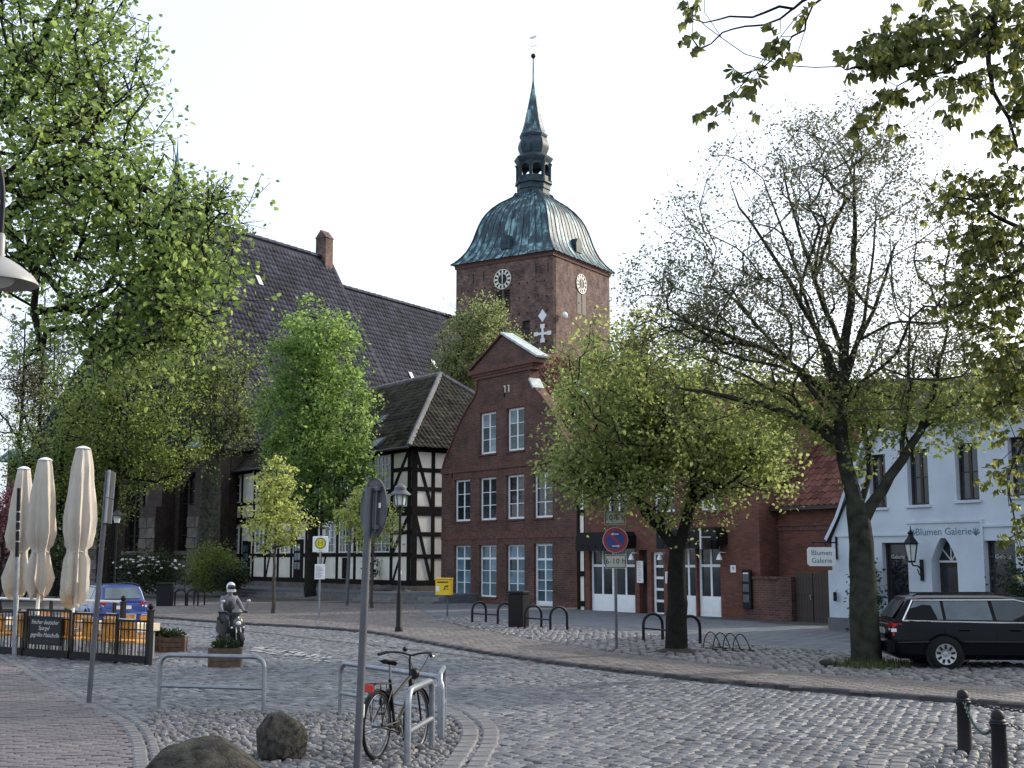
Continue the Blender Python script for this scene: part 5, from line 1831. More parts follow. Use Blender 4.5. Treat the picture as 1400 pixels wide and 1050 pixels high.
# big foreground tree on the left: trunk out of frame, limbs reaching in
TB = Vector((-11.2, 17.0, 0))
def rel(u, v, Y): return at(u, v, Y) - TB
tree('plaza_tree', 'large leafy tree reaching in from the left over the cafe terrace', TB,
     [([(0, 0, -.1), (0, 0, 2.5), (.3, 0, 4.2)], (.42, .34), None),
      ([(.3, 0, 4.1), (2.0, -.3, 5.1), rel(0, 302, 16.5), rel(35, 275, 16.3), rel(75, 252, 16.2), rel(112, 242, 16.2), rel(170, 236, 16), rel(250, 290, 16)], (.2, .035), 0),
      ([(.2, 0, 4.2), (1.2, 0, 6.0), rel(-10, 175, 16.5), rel(35, 110, 16.6), rel(70, 30, 16.7), rel(110, -60, 16.8)], (.2, .04), 0),
      ([rel(75, 252, 16.2), rel(100, 210, 16.5), rel(150, 150, 16.8), rel(130, 60, 17)], (.06, .02), 0),
      ([rel(112, 242, 16.2), rel(200, 320, 15.6), rel(245, 400, 15.4)], (.05, .02), 0),
      ([rel(0, 302, 16.5), rel(60, 380, 15.5), rel(120, 430, 15)], (.07, .02), 0)],
     [(rel(20, 120, 16.3), (2.2, 2.2, 2.0), 260), (rel(110, 110, 16.4), (1.15, 1.8, 1.7), 150), (rel(150, 260, 16.2), (1.3, 1.8, 1.0), 150), (rel(60, 340, 16), (1.7, 1.8, 1.0), 150),
      (rel(250, 330, 15.8), (.85, 1.3, .85), 120), (rel(215, 420, 15.5), (1.15, 1.3, .55), 110), (rel(290, 280, 15.9), (.5, .9, .4), 40), (rel(40, 10, 16.5), (1.6, 2, 1.4), 90), (rel(150, 470, 15.3), (1.2, 1, .35), 50)],
     24000, .078, .25, 'bark_dark', 'leaf_lime', 41, tipr=.0042, root=(.3, 0, 4), up=.1)

# chestnut branches overhanging from the right: large fingered leaves
CB = Vector((8.6, 10.8, 0))
def relc(u, v, Y): return at(u, v, Y) - CB
ct = thing('chestnut_tree', 'chestnut tree overhanging from the top right with large fingered leaves', 'tree', CB)
T = Tree(51)
T.limb([V3((0, 0, -.1)), V3((0, 0, 3)), V3((-.1, 0, 5.6))], (.35, .25))
k0 = len(T.pos) - 1
for pts, rad in (
        ([T.pos[k0], relc(1480, -120, 10.6), relc(1400, -50, 10.4), relc(1362, 20, 10.2), relc(1330, 55, 10.1), relc(1280, 78, 10), relc(1230, 92, 9.9), relc(1165, 98, 9.8)], (.09, .012)),
        ([T.pos[k0], relc(1400, -150, 9.6), relc(1200, -60, 9.2), relc(1100, 0, 9), relc(1065, 25, 9), relc(1025, 36, 9), relc(985, 45, 9), relc(955, 65, 8.9)], (.06, .006)),
        ([relc(1090, 8, 9), relc(1040, 18, 9), relc(1000, 20, 9), relc(965, 38, 9), relc(945, 22, 9)], (.012, .004)),
        ([relc(1130, -20, 9.1), relc(1100, 30, 9), relc(1078, 62, 8.9), relc(1050, 85, 8.9), relc(1010, 110, 8.8)], (.012, .004)),
        ([relc(1360, 25, 10.2), relc(1358, 70, 10.1), relc(1345, 110, 10), relc(1378, 150, 10), relc(1390, 200, 10)], (.03, .01)),
        ([relc(1340, 50, 10.1), relc(1310, 95, 9.9), relc(1240, 110, 9.8), relc(1225, 130, 9.7)], (.014, .005)),
        ([T.pos[k0], relc(1560, 260, 10.5), relc(1440, 330, 10.2), relc(1370, 380, 10), relc(1310, 420, 9.9)], (.07, .01)),
        ([relc(1500, 300, 10.4), relc(1440, 460, 10), relc(1385, 540, 9.8), relc(1350, 560, 9.8)], (.04, .008)),
        ([relc(1440, 460, 10), relc(1410, 600, 9.6), relc(1375, 650, 9.5)], (.03, .006)),
        ([relc(1440, 330, 10.2), relc(1350, 290, 10), relc(1290, 265, 9.9)], (.025, .006))):
    pts = [V3(p) for p in pts]
    T.limb(pts, rad, T.near(pts[0]), .12)
n0 = len(T.pos)
boxes = [(945, 8, 9, 26, 22, 8), (950, 66, 8.9, 10, 12, 4), (1008, 112, 8.8, 20, 20, 8), (1062, 48, 9, 14, 12, 5), (1080, 78, 8.9, 22, 12, 7), (1100, 25, 9, 10, 10, 3), (985, 158, 8.8, 18, 8, 4),
         (1030, 96, 8.9, 6, 8, 2), (1170, 172, 9.3, 24, 8, 6), (1195, 148, 9.5, 6, 4, 1), (1232, 176, 9.6, 4, 6, 1), (1200, 75, 9.9, 40, 32, 32), (1270, 55, 10, 55, 40, 60), (1345, 40, 10.2, 50, 45, 55), (1390, 80, 10.2, 20, 60, 25),
         (1225, 125, 9.8, 30, 8, 8), (1295, 118, 9.9, 16, 14, 9), (1345, 105, 10, 30, 14, 14), (1320, 152, 9.9, 14, 8, 5), (1385, 150, 10, 14, 14, 6), (1372, 190, 10, 14, 8, 5), (1342, 188, 10, 8, 6, 2),
         (1300, 265, 9.9, 24, 18, 18), (1350, 265, 10, 30, 24, 22), (1388, 245, 10, 14, 26, 12), (1360, 330, 10, 48, 36, 60), (1330, 400, 9.9, 45, 45, 60), (1385, 420, 10, 25, 70, 50), (1365, 490, 9.9, 38, 30, 45), (1385, 540, 9.8, 22, 30, 24), (1350, 560, 9.8, 20, 10, 7),
         (1362, 642, 9.5, 22, 6, 6), (1380, 672, 9.5, 14, 12, 5), (1390, 610, 9.6, 12, 18, 8), (1388, 728, 9.4, 12, 10, 5), (1398, 760, 9.4, 6, 10, 2),
         (1450, 40, 10.3, 34, 60, 22), (1455, 330, 10.2, 34, 60, 24), (1490, -90, 10.6, 60, 40, 24), (1465, 470, 10, 34, 60, 18), (1260, -95, 9.3, 90, 26, 24), (1540, 240, 10.5, 40, 60, 20)]
r_ = np.random.default_rng(52)
tips, small = [], []
for u, v, Y, du, dv, k in boxes:
    for _ in range(k if u < 1250 else int(k * .8 + .5)):
        q = at(u + r_.normal(0, .55) * du, v + r_.normal(0, .55) * dv, Y + r_.normal(0, .28))
        tips.append(q - CB)
        small.append(u > 1275 and v > 190)
tips = np.array([list(q) for q in tips])
T.grow(tips, T.pos[k0], .1, .2, .03, mind=k0 + 1)
T.wood('trunk', M['bark_dark'], ct, .0035)


def palm_leaf(r, s):
    mb = MB()
    n = 5 if r.random() < .6 else 7
    for k in range(n):
        a = (k - (n - 1) / 2) * (1.9 / (n - 1) * 1.6)
        L = s * (1 - .32 * abs(k - (n - 1) / 2) / ((n - 1) / 2)) * r.uniform(.85, 1.1)
        d = V3((math.cos(a), math.sin(a), 0))
        p = V3((-d.y, d.x, 0))
        z1, z2 = -.12 * L, -.5 * L * r.uniform(.7, 1.4)
        b0 = len(mb.v)
        mb.add([(0, 0, 0), d * L * .62 + p * L * .17 + V3((0, 0, z1 - .03)), d * L * .66 + V3((0, 0, z1 + .02)), d * L * .62 - p * L * .17 + V3((0, 0, z1 - .03)), d * L * .95 + V3((0, 0, z2))],
               [(0, 2, 1), (0, 3, 2), (1, 2, 4), (2, 3, 4)])
    return mb


rr_ = random.Random(53)
lm = [palm_leaf(rr_, .105) for _ in range(5)]
lme = [q.mesh('leaf', M['leaf_chestnut'], 0) for q in lm]
fr = link('crown', None, ct)
pts = []
for i, t_ in enumerate(tips):
    for _ in range(1 if i < 48 else 3 if small[i] else 2):
        pts.append(np.append(t_ + r_.normal(0, .07 if small[i] else .05, 3), .68 if small[i] else 1))
pts = np.array(pts)
r_.shuffle(pts)
for q in pts[:300]:
    link('leaf', lme[rr_.randrange(5)], ct, q[:3], (r_.normal(0, .5), r_.normal(.3, .5), rr_.random() * 6.28), (q[3],) * 3)
rest = pts[300:]
VV, FF = [], []
off = 0
for q in rest:
    mb = lm[rr_.randrange(5)]
    Mx = Matrix.Translation(V3(q[:3])) @ Euler((r_.normal(0, .5), r_.normal(.3, .5), rr_.random() * 6.28)).to_matrix().to_4x4() @ Matrix.Scale(q[3], 4)
    VV += [tuple(Mx @ V3(p)) for p in mb.v]
    FF += [tuple(off + i for i in f) for f in mb.f]
    off += len(mb.v)
bpy.data.objects.remove(fr)
o = link('leaves', np_mesh('leaves', np.array(VV), np.array(FF), M['leaf_chestnut']), ct)
o['kind'] = 'stuff'


# shrubs and low plants
def shrub(name, label, base, rad, n, size, leaf, seed, cat='shrub', flowers=0, group=None, stems=26):
    t = thing(name, label, cat, base, 0, group)
    r = np.random.default_rng(seed)
    c = ell((0, 0, rad[2] * .9), rad, stems * 3, r, .4)
    c = c[c[:, 2] > .05]
    T = Tree(seed)
    T.limb([V3((0, 0, -.05)), V3((0, 0, .2 * rad[2]))], (.05, .04))
    T.grow(c, (0, 0, 0), .1, .3)
    T.wood('stem', M['bark_dark'], t, .008)
    P = leaves_at(c, n, min(rad) * .28, r)
    P = P[P[:, 2] > .02]
    link('foliage', leaf_mesh('foliage', P, size, M[leaf], seed), t)
    if flowers:
        q = ell((0, -rad[1] * .4, rad[2] * 1.25), (rad[0] * .95, rad[1] * .7, rad[2] * .45), flowers, r, .3)
        mb = MB()
        for p in q: mb.ball(p, (.09, .09, .05), 6, 3)
        mb.build('blossom', M['petal'], t)
    return t


b = G(207, 800)
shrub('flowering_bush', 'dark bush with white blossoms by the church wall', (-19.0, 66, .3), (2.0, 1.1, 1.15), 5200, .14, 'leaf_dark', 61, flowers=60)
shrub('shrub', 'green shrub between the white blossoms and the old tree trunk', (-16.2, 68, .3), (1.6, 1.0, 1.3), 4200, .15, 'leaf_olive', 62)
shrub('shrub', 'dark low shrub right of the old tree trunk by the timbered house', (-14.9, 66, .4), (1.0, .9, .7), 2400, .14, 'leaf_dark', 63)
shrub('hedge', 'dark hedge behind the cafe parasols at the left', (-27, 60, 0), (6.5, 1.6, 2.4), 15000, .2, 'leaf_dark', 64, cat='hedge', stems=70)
shrub('climbing_rose', 'small climbing shrub on the front of the half-timbered house', ht.matrix_basis @ Vector((-3.0, -.5, .9)), (.5, .25, .7), 320, .12, 'leaf_dark', 65)
p = wl_pos(1.75, .0, -.55)
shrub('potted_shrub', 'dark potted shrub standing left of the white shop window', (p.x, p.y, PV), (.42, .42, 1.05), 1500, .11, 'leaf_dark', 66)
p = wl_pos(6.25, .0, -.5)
shrub('potted_shrub', 'dark shrub at the right edge beside the white house', (p.x, p.y, PV), (.5, .5, 1.1), 1700, .11, 'leaf_dark', 67)


def tuft(parent, c, n, h, spread, seed, m='grass'):
    r = np.random.default_rng(seed)
    V, Fc = [], []
    for i in range(n):
        a, q = r.uniform(0, 6.28), r.uniform(0, 1) ** .5 * spread
        x, y = c[0] + q * math.cos(a), c[1] + q * math.sin(a)
        b2 = r.uniform(0, 6.28)
        hh = h * r.uniform(.5, 1.1)
        dx, dy = math.cos(b2), math.sin(b2)
        V += [(x - dy * .012, y + dx * .012, c[2]), (x + dy * .012, y - dx * .012, c[2]), (x + dx * hh * .5, y + dy * hh * .5, c[2] + hh)]
        Fc.append((3 * i, 3 * i + 1, 3 * i + 2))
    o = link('grass', np_mesh('grass', np.array(V), np.array(Fc), M[m]), parent)
    return o


g1 = tuft(None, (6.5, 23.1, PV), 700, .2, .75, 71)
g1['kind'] = 'stuff'
g2 = tuft(None, (3.46, 26.55, PV), 220, .1, .6, 72)
g2['kind'] = 'stuff'
# earth collars round the two street trees
for x, y, q in ((6.5, 23.28, .6), (3.46, 26.69, .5)):
    mb = MB()
    mb.lathe([(q * 1.1, 0), (q, .03), (q * .6, .08), (.2, .12)], 14, (0, 0, 0))
    o = mb.build('tree_pit', M['soil'], None, (x, y, PV + .005))
    o['kind'] = 'structure'
for k in range(6):
    a = rng.uniform(2.6, 4.4)
    link('stone', shared('ts', lambda: MB().ball((0, 0, 0), (.12, .09, .07), 7, 5).mesh('stone', M['rock'], 60)), pavement, (6.5 + .75 * math.cos(a), 23.28 + .5 * math.sin(a), PV + .06), (0, 0, a))


# ---------------------------------------------------------------- hoop rails in the cobble bed
def hoop_rail(label, a, b, h, r=.03, group='steel tube hoop rails round the cobble bed', mid=.45, col='steel'):
    a, b = Vector(a), Vector(b)
    d = b - a
    L = d.length
    t = thing('hoop_rail', label, 'rail', (a.x, a.y, 0), math.atan2(d.y, d.x), group)
    c = .14
    pts = [(0, 0, -.05), (0, 0, h - c)] + [(c - c * math.cos(q), 0, h - c + c * math.sin(q)) for q in (R(22), R(45), R(68), R(90))]
    pts += [(L - x, y, z) for x, y, z in reversed(pts)]
    MB().tube(pts, r, 12).build('hoop', M[col], t, smooth=60)
    MB().tube([(r * .7, 0, h * mid), (L - r * .7, 0, h * mid)], r * .8, 10).build('cross_bar', M[col], t, smooth=60)
    return t


hoop_rail('steel tube hoop rail standing alone left of the bicycle, above the boulders', G(217, 972), G(360, 977), .75)
hoop_rail('steel tube hoop rail behind the bicycle and signpost', G(465, 981), G(604, 1012), .7)
hoop_rail('short steel hoop rail nearest the camera, in front of the bicycle front wheel', G(557, 1048), G(590, 1025), .74, .034)
hoop_rail('short steel hoop rail at the kerb corner right of the bicycle', G(601, 1012), G(607, 996), .74)


# ---------------------------------------------------------------- boulders
def boulder(label, c, rad, seed, rot):
    r = random.Random(seed)
    bm = bmesh.new()
    bmesh.ops.create_icosphere(bm, subdivisions=4, radius=1)
    from mathutils import noise
    pl = [(Vector((r.uniform(-1, 1), r.uniform(-1, 1), r.uniform(-.2, 1))).normalized(), r.uniform(.72, .9)) for _ in range(7)]
    for v in bm.verts:
        p = v.co.normalized()
        k = 1 + .13 * noise.noise(p * 1.6 + Vector((seed, 0, 0))) + .05 * noise.noise(p * 4 + Vector((0, seed, 0))) + .014 * noise.noise(p * 13)
        for n, d in pl:
            q = p.dot(n)
            if q > 0: k = min(k, d / q * 1.02 + .03)
        v.co = p * k
    me = bpy.data.meshes.new('boulder')
    bm.to_mesh(me)
    bm.free()
    me.materials.append(M['rock'])
    me.polygons.foreach_set('use_smooth', [True] * len(me.polygons))
    o = link('boulder', me, None, c, rot, rad)
    return tag(o, label, 'boulder', 'boulders in the cobble bed')


b = G(276, 1075)
boulder('big flat-topped boulder cut off by the bottom edge', (b.x, b.y + .1, .06), (.62, .45, .36), 3, (0, .05, .3))
b = G(376, 1044)
boulder('smaller rounded boulder standing upright behind the flat one', (b.x, b.y + .25, .17), (.3, .27, .31), 8, (.1, -.15, 1.2))

# ---------------------------------------------------------------- bicycle
bk = thing('bicycle', 'black city bicycle parked between the steel hoop rails', 'bicycle', (-1.52, 13.5, .03), 0)
bw0, bw1 = G(513, 1043), G(562, 1030)
bk.location = (bw0.x, bw0.y, .045)
bk.rotation_euler = (0, R(4), math.atan2(14.0 - bw0.y, -1.08 - bw0.x))
WB, WR = 1.04, .325
for x, nm in ((0, 'rear'), (WB, 'front')):
    wheel = MB()
    ring = [(x + WR * math.cos(2 * math.pi * k / 36), 0, WR + WR * math.sin(2 * math.pi * k / 36)) for k in range(37)]
    wo = MB().tube(ring, .019, 8, False).build('wheel', M['rubber'], bk, smooth=60)
    rim = MB().tube([(x + (p[0] - x) * .93, 0, WR + (p[2] - WR) * .93) for p in ring], .011, 5, False)
    rim.build('rim', M['grey_post'], wo)
    sp = MB()
    for k in range(28):
        a = 2 * math.pi * k / 28
        sp.tube([(x + .02 * math.cos(a + .9), .03 * (-1) ** k, WR + .02 * math.sin(a + .9)), (x + WR * .92 * math.cos(a), 0, WR + WR * .92 * math.sin(a))], .0014, 3, False)
    sp.build('spokes', M['steel'], wo)
    MB().tube([(x, -.05, WR), (x, .05, WR)], .028, 8).build('hub', M['steel'], wo)
    fd = MB()
    a0, a1 = ((R(20), R(200)) if nm == 'rear' else (R(25), R(170)))
    arc = [(x + (WR + .03) * math.cos(a0 + (a1 - a0) * k / 16), WR + (WR + .03) * math.sin(a0 + (a1 - a0) * k / 16)) for k in range(17)]
    fd.loft([[(p[0], -.03, p[1]), (p[0], 0, p[1] + .012), (p[0], .03, p[1]), (p[0], 0, p[1] + .006)] for p in arc])
    fd.build('mudguard', M['black'], bk)
fr = MB()
BBx = (.45, 0, .29)
ST, HT0, HT1 = (.30, 0, .72), (.86, 0, .62), (.82, 0, .80)
fr.tube([BBx, (.28, 0, .78)], .017, 8).tube([BBx, HT0], .021, 8).tube([(.345, 0, .58), HT1], .017, 8).tube([HT0, HT1], .024, 8)
for y in (-.055, .055):
    fr.tube([(BBx[0], y * .6, BBx[2]), (0, y, WR)], .011, 6).tube([(.30, y * .4, .68), (0, y, WR)], .009, 6)
    fr.tube([(.865, y * .5, .60), (.9, y, .66), (WB - .06, y, .5), (WB, y, WR)], .012, 6)
fr.build('frame', M['black'], bk)
MB().tube([(.3, 0, .72), (.265, 0, .93)], .014, 8).build('seat_post', M['steel'], bk)
sd_ = MB().loft([[(x, -w_, .955 + z), (x, 0, .975 + z), (x, w_, .955 + z), (x, 0, .925 + z)] for x, w_, z in ((.12, .06, .01), (.17, .095, .012), (.26, .085, .0), (.34, .035, -.004), (.42, .02, -.012))])
sd_.build('saddle', M['rubber'], bk, smooth=60)
st_ = MB().tube([HT1, (.79, 0, .98), (.80, 0, 1.02)], .013, 8)
st_.build('stem', M['black'], bk)
hb = MB().tube(chaikin([(.66, -.3, 1.03), (.78, -.24, 1.06), (.83, -.1, 1.05), (.82, 0, 1.02), (.83, .1, 1.05), (.78, .24, 1.06), (.66, .3, 1.03)], 2), .011, 8)
hbo = hb.build('handlebar', M['black'], bk)
for y in (-1, 1):
    MB().tube([(.64, y * .31, 1.025), (.75, y * .258, 1.053)], .017, 8).build('grip', M['rubber'], hbo)
    MB().tube([(.77, y * .25, 1.04), (.84, y * .27, 1.02), (.72, y * .34, 1.0)], .006, 5).build('brake_lever', M['steel'], hbo)
MB().ball((.86, .09, 1.09), (.03, .03, .03), 8, 5).build('bell', M['black'], hbo)
cb = MB().tube(chaikin([(.84, .2, 1.04), (1.02, .1, 1.0), (1.0, .02, .8), (.9, 0, .66)], 3), .004, 4)
cb.tube(chaikin([(.84, -.2, 1.04), (1.0, -.12, .98), (.94, -.02, .8), (.5, 0, .36)], 3), .004, 4)
cb.build('cable', M['black'], bk)
MB().lathe([(.05, -.04), (.065, 0), (.05, .03), (.02, .04)], 10, M=Matrix.Translation((.93, 0, .83)) @ Matrix.Rotation(R(90), 4, 'Y')).build('headlight', M['black'], bk)
rk = MB()
for y in (-.07, .07): rk.tube([(-.22, y, .74), (.24, y, .74)], .006, 5).tube([(-.1, y, .74), (0, y * .9, WR)], .006, 5).tube([(.05, y, .74), (0, y * .9, WR)], .005, 5)
for x in (-.22, -.08, .06, .22): rk.tube([(x, -.07, .74), (x, .07, .74)], .006, 5)
rk.build('luggage_rack', M['black'], bk)
MB().cbox(-.262, -.225, -.055, .055, .66, .74, .01).build('rear_light', M['red_lens'], bk)
MB().box(-.395, -.37, -.03, .03, .42, .55).build('reflector', M['sign_white'], bk, smooth=0)
MB().box(-.40, -.396, -.02, .02, .5, .55).build('reflector_lens', M['red_lens'], bk, smooth=0)
ck = MB().tube([(.45, -.07, .29), (.45, .07, .29)], .02, 8)
ck.tube([(.45, -.075, .29), (.53, -.075, .16)], .009, 6).tube([(.45, .075, .29), (.37, .075, .42)], .009, 6)
ck.build('crank', M['steel'], bk)
for p in ((.53, -.12, .16), (.37, .12, .42)): MB().cbox(p[0] - .045, p[0] + .045, p[1] - .04, p[1] + .04, p[2] - .012, p[2] + .012, .004).build('pedal', M['rubber'], bk)
cg = MB().tube([(.0, -.05, .31), (.45, -.05, .345)], .01, 5).tube([(.0, -.05, .37 - .06), (.45, -.05, .235)], .01, 5).lathe([(.085, -.004), (.09, 0), (.085, .004)], 16, M=Matrix.Translation((.45, -.05, .29)) @ Matrix.Rotation(R(90), 4, 'X'))
cg.build('chain', M['black'], bk)
MB().tube([(.42, .03, .27), (.36, .14, .0), (.33, .17, -.01)], .009, 6).build('kickstand', M['steel'], bk)
MB().tube(chaikin([(.3, 0, .66), (.18, .06, .6), (.25, .09, .5), (.36, .05, .56), (.3, 0, .64)], 2), .012, 6).build('lock_cable', M['rubber'], bk)

# ---------------------------------------------------------------- foreground signpost with the back of a round sign
b = G(488, 1058)
sp_ = thing('signpost', 'grey signpost with a round traffic sign seen from its back', 'traffic sign', (b.x, b.y, 0), 0)
sp_.rotation_euler = (0, R(1.6), 0)
MB().tube([(0, 0, -.1), (0, 0, 2.76)], .039, 12).build('pole', M['grey_post'], sp_, smooth=60)
dk = MB()
nseg = 32
dk.loft([[(r_ * math.cos(2 * math.pi * k / nseg), y, r_ * math.sin(2 * math.pi * k / nseg)) for k in range(nseg)] for r_, y in ((.27, .012), (.285, .012), (.3, .004), (.3, .02), (.285, .025))])
dso = dk.build('sign_disc', M['sign_back'], sp_, (.035, .05, 2.56), (0, 0, R(-58)), smooth=30)
for z in (-.19, .19):
    MB().box(-.17, .17, -.03, .006, z - .02, z + .02).build('clamp', M['grey_post'], dso)
MB().tube([(-.11, -.014, -.24), (-.11, -.014, .24)], .012, 6).tube([(.11, -.014, -.24), (.11, -.014, .24)], .012, 6).build('stiffener', M['grey_post'], dso)
MB().box(.12, .17, .004, .008, .0, .05).build('sticker', M['sign_white'], dso, smooth=0)

# ---------------------------------------------------------------- left dark post with two sign panels edge-on
b = G(121, 966)
po = thing('signpost', 'dark post on the left carrying two sign plates seen edge-on', 'traffic sign', (b.x, b.y, 0), 0)
po.rotation_euler = (0, R(2.2), 0)
MB().tube([(0, 0, -.1), (0, 0, 3.32)], .036, 10).build('pole', M['grey_post'], po, smooth=60)
for z0, z1, o_ in ((2.93, 3.32, .07), (2.57, 2.92, .08)):
    pl = MB().box(-.3, .3, -.012, .012, z0, z1).build('sign_plate', M['sign_back'], po, (.05, .02, 0), (0, 0, R(101)), smooth=0)
    fr_ = MB().tube([(-.3, .014, z0 + .02), (.3, .014, z0 + .02)], .016, 5).tube([(-.3, .014, z1 - .02), (.3, .014, z1 - .02)], .016, 5).tube([(.3, 0, z0), (.3, 0, z1)], .02, 5).tube([(-.3, 0, z0), (-.3, 0, z1)], .02, 5)
    fr_.build('plate_frame', M['steel'], pl)
b = G(19, 906)
po = thing('signpost', 'slim grey pole with dark upper half at the left end of the cafe fence', 'pole', (b.x, b.y, 0), 0)
po.rotation_euler = (0, R(-1.5), 0)
MB().tube([(0, 0, -.1), (0, 0, 2.1)], .045, 10).build('pole', M['steel'], po, smooth=60)
MB().tube([(0, 0, 2.1), (0, 0, 3.5)], .04, 10).build('upper_pole', M['iron'], po, smooth=60)
for z in (2.4, 2.62, 2.8, 3.0): MB().tube([(0, 0, z), (0, 0, z + .03)], .05, 8).build('band', M['steel'], po)

# ---------------------------------------------------------------- overhead lamp at the left edge
lp = thing('street_lamp', 'large dish-shaped lamp shade partly cut off at the left edge', 'street lamp', (-6.2, 9.2, 0), 0)
q = at(-2, 372, 9.2)
dx, dz = q.x + 6.2, q.z
MB().tube([(0, 0, 0), (0, 0, dz + .8)], [.08, .06], 12).build('pole', M['iron'], lp, smooth=60)
MB().tube(chaikin([(0, 0, dz + .7), (.2, 0, dz + 1.1), (dx - .4, 0, dz + 1.2), (dx, 0, dz + .9), (dx, 0, dz + .1)], 3), .022, 8).build('arm', M['iron'], lp, smooth=60)
MB().lathe([(.025, .3), (.035, .28), (.035, .12), (.08, .1), (.16, .05), (.25, -.02), (.29, -.075), (.29, -.09), (.275, -.085), (.15, -.02), (.02, .0)], 28, (dx, 0, dz)).build('lamp_shade', M['lamp_shade'], lp, smooth=40)
MB().ball((dx, 0, dz - .05), (.12, .12, .07), 14, 7).build('bulb', M['lamp_glass'], lp)

# ---------------------------------------------------------------- cafe terrace
fence0 = G(203, 912)
fdir = (G(0, 897) - fence0).normalized()
fang = math.atan2(-fdir.y, -fdir.x)


BACK = Vector((-.24, .97, 0))


def fpos(d, back=0):  # distance d to the left along the fence, back = away from the camera
    return fence0 + fdir * d + BACK * back


ped = [(.0, .92, .88), (.98, 1.42, .98), (2.46, 1.5, 1.02), (4.02, 1.5, .96)]
for k, (d0, L, h) in enumerate(ped):
    p = fpos(d0 + L + (.06 if k == 0 else 0))
    t = thing('cafe_fence', ('black cafe railing section at the right end by the ball-topped post', 'low black cafe railing section right of the chalkboard', 'black cafe railing section behind the chalkboard', 'leftmost black cafe railing section by the slim pole')[k], 'fence', (p.x, p.y, 0), fang, 'black railing sections round the cafe terrace')
    fm = MB().box(0, L, -.02, .02, h - .04, h).box(0, L, -.02, .02, h - .2, h - .175).box(0, L, -.02, .02, .16, .2).box(0, .04, -.02, .02, 0, h).box(L - .04, L, -.02, .02, 0, h)
    fm.box(-.1, .1, -.12, .12, 0, .035).box(L - .1, L + .1, -.12, .12, 0, .035).box(0, L, -.05, .05, .06, .16)
    fm.build('frame', M['iron'], t, smooth=0)
    n = int(L / .115)
    for i in range(1, n):
        link('bar', shared(('fbar', h), lambda: MB().box(-.008, .008, -.008, .008, .2, h - .04).mesh('bar', M['iron'], 0)), t, (L * i / n, 0, 0))
for d, hh, back, lab in ((0, 1.2, 0, 'ball-topped black fence post at the right corner of the cafe terrace'), (1.0, 1.28, 1.9, 'ball-topped black post behind the cafe tables')):
    p = fpos(d, back)
    t = thing('fence_post', lab, 'post', (p.x, p.y, 0), fang)
    MB().box(-.045, .045, -.045, .045, 0, hh - .12).box(-.055, .055, -.055, .055, hh - .14, hh - .11).build('post', M['iron'], t, smooth=0)
    MB().ball((0, 0, hh - .05), .06, 12, 8).build('ball_finial', M['iron'], t)
p = fpos(3.8, -.06)
cbd = thing('chalkboard', 'black chalkboard menu with white handwriting hung on the cafe railing', 'chalkboard', (p.x, p.y, .3), fang)
MB().cbox(0, 1.06, -.03, 0, .02, .56, .006).build('board', M['slate_board'], cbd)
fm = MB().box(-.02, 1.08, -.038, .005, 0, .03).box(-.02, 1.08, -.038, .005, .55, .58).box(-.02, .01, -.038, .005, .03, .55).box(1.05, 1.08, -.038, .005, .03, .55)
fm.build('frame', M['iron'], cbd, smooth=0)
for s_, z, x in (('frischer deutscher', .46, .53), ('Spargel', .34, .5), ('gegrillte Maischolle', .2, .54)):
    text(s_, cbd, (x, -.032, z), .125, 'chalk', .001, shear=.3, name='chalk_writing')


def chair():
    t = thing('cafe_chair', 'x', 'chair', (0, 0, 0), 0, 'amber wicker chairs on the cafe terrace')
    MB().cbox(-.24, .24, -.22, .24, .42, .47, .015).build('seat', M['amber'], t)
    bk_ = MB()
    for i in range(7):
        x = -.2 + i * .0667
        bk_.box(x - .027, x + .027, .2 + .03 * (1 - (x / .2) ** 2), .225 + .03 * (1 - (x / .2) ** 2), .5, .86)
    bk_.build('backrest', M['amber'], t)
    for x in (-.21, .21):
        MB().tube([(x, -.19, 0), (x, -.19, .62), (x, .18, .64)], .014, 6).build('leg', M['alloy'], t)
        MB().tube([(x, .2, 0), (x, .2, .45), (x, .24, .9)], .014, 6).build('leg', M['alloy'], t)
    MB().tube([(-.21, .24, .88), (.21, .24, .88)], .016, 6).build('top_rail', M['alloy'], t)
    return t


def table():
    t = thing('cafe_table', 'x', 'table', (0, 0, 0), 0, 'cafe tables with pale cloths')
    MB().cbox(-.4, .4, -.4, .4, .72, .745, .01).build('table_top', M['wood'], t)
    cl_ = MB().box(-.42, .42, -.42, .42, .746, .752)
    for a in range(4):
        Mx = Matrix.Rotation(a * math.pi / 2, 4, 'Z')
        cl_.box(-.42, .42, -.428, -.42, .6, .75, Mx)
    cl_.build('table_cloth', M['cloth'], t, smooth=0)
    for x, y in ((-.34, -.34), (.34, -.34), (-.34, .34), (.34, .34)): MB().box(x - .018, x + .018, y - .018, y + .018, 0, .72).build('leg', M['alloy'], t, smooth=0)
    return t


chp, tbp = chair(), table()
used = [False, False]
names = ['right end', 'second from the right', 'middle', 'left of the middle', 'behind the chalkboard left edge', 'near the slim pole', 'left end']
where_ = ['beside the right fence post', 'behind the low railing section', 'right of the chalkboard', 'behind the middle of the chalkboard', 'behind the left edge of the chalkboard', 'right of the slim pole', 'left of the slim pole']
for k, d in enumerate((.42, .98, 1.62, 2.5, 3.2, 3.95, 4.7)):
    for row in (0, 1):
        p = fpos(d + row * .12, .45 if row == 0 else 2.0)
        lab = ('front amber chair ' if row == 0 else 'back row amber chair ') + where_[k]
        rz = fang + math.pi + rng.uniform(-.25, .25) if row == 0 else fang + rng.uniform(-.2, .2)
        if not used[0]:
            chp.location, chp.rotation_euler.z, used[0] = (p.x, p.y, 0), rz, True
            chp['label'] = lab
        else:
            dup(chp, (p.x, p.y, 0), rz, lab)
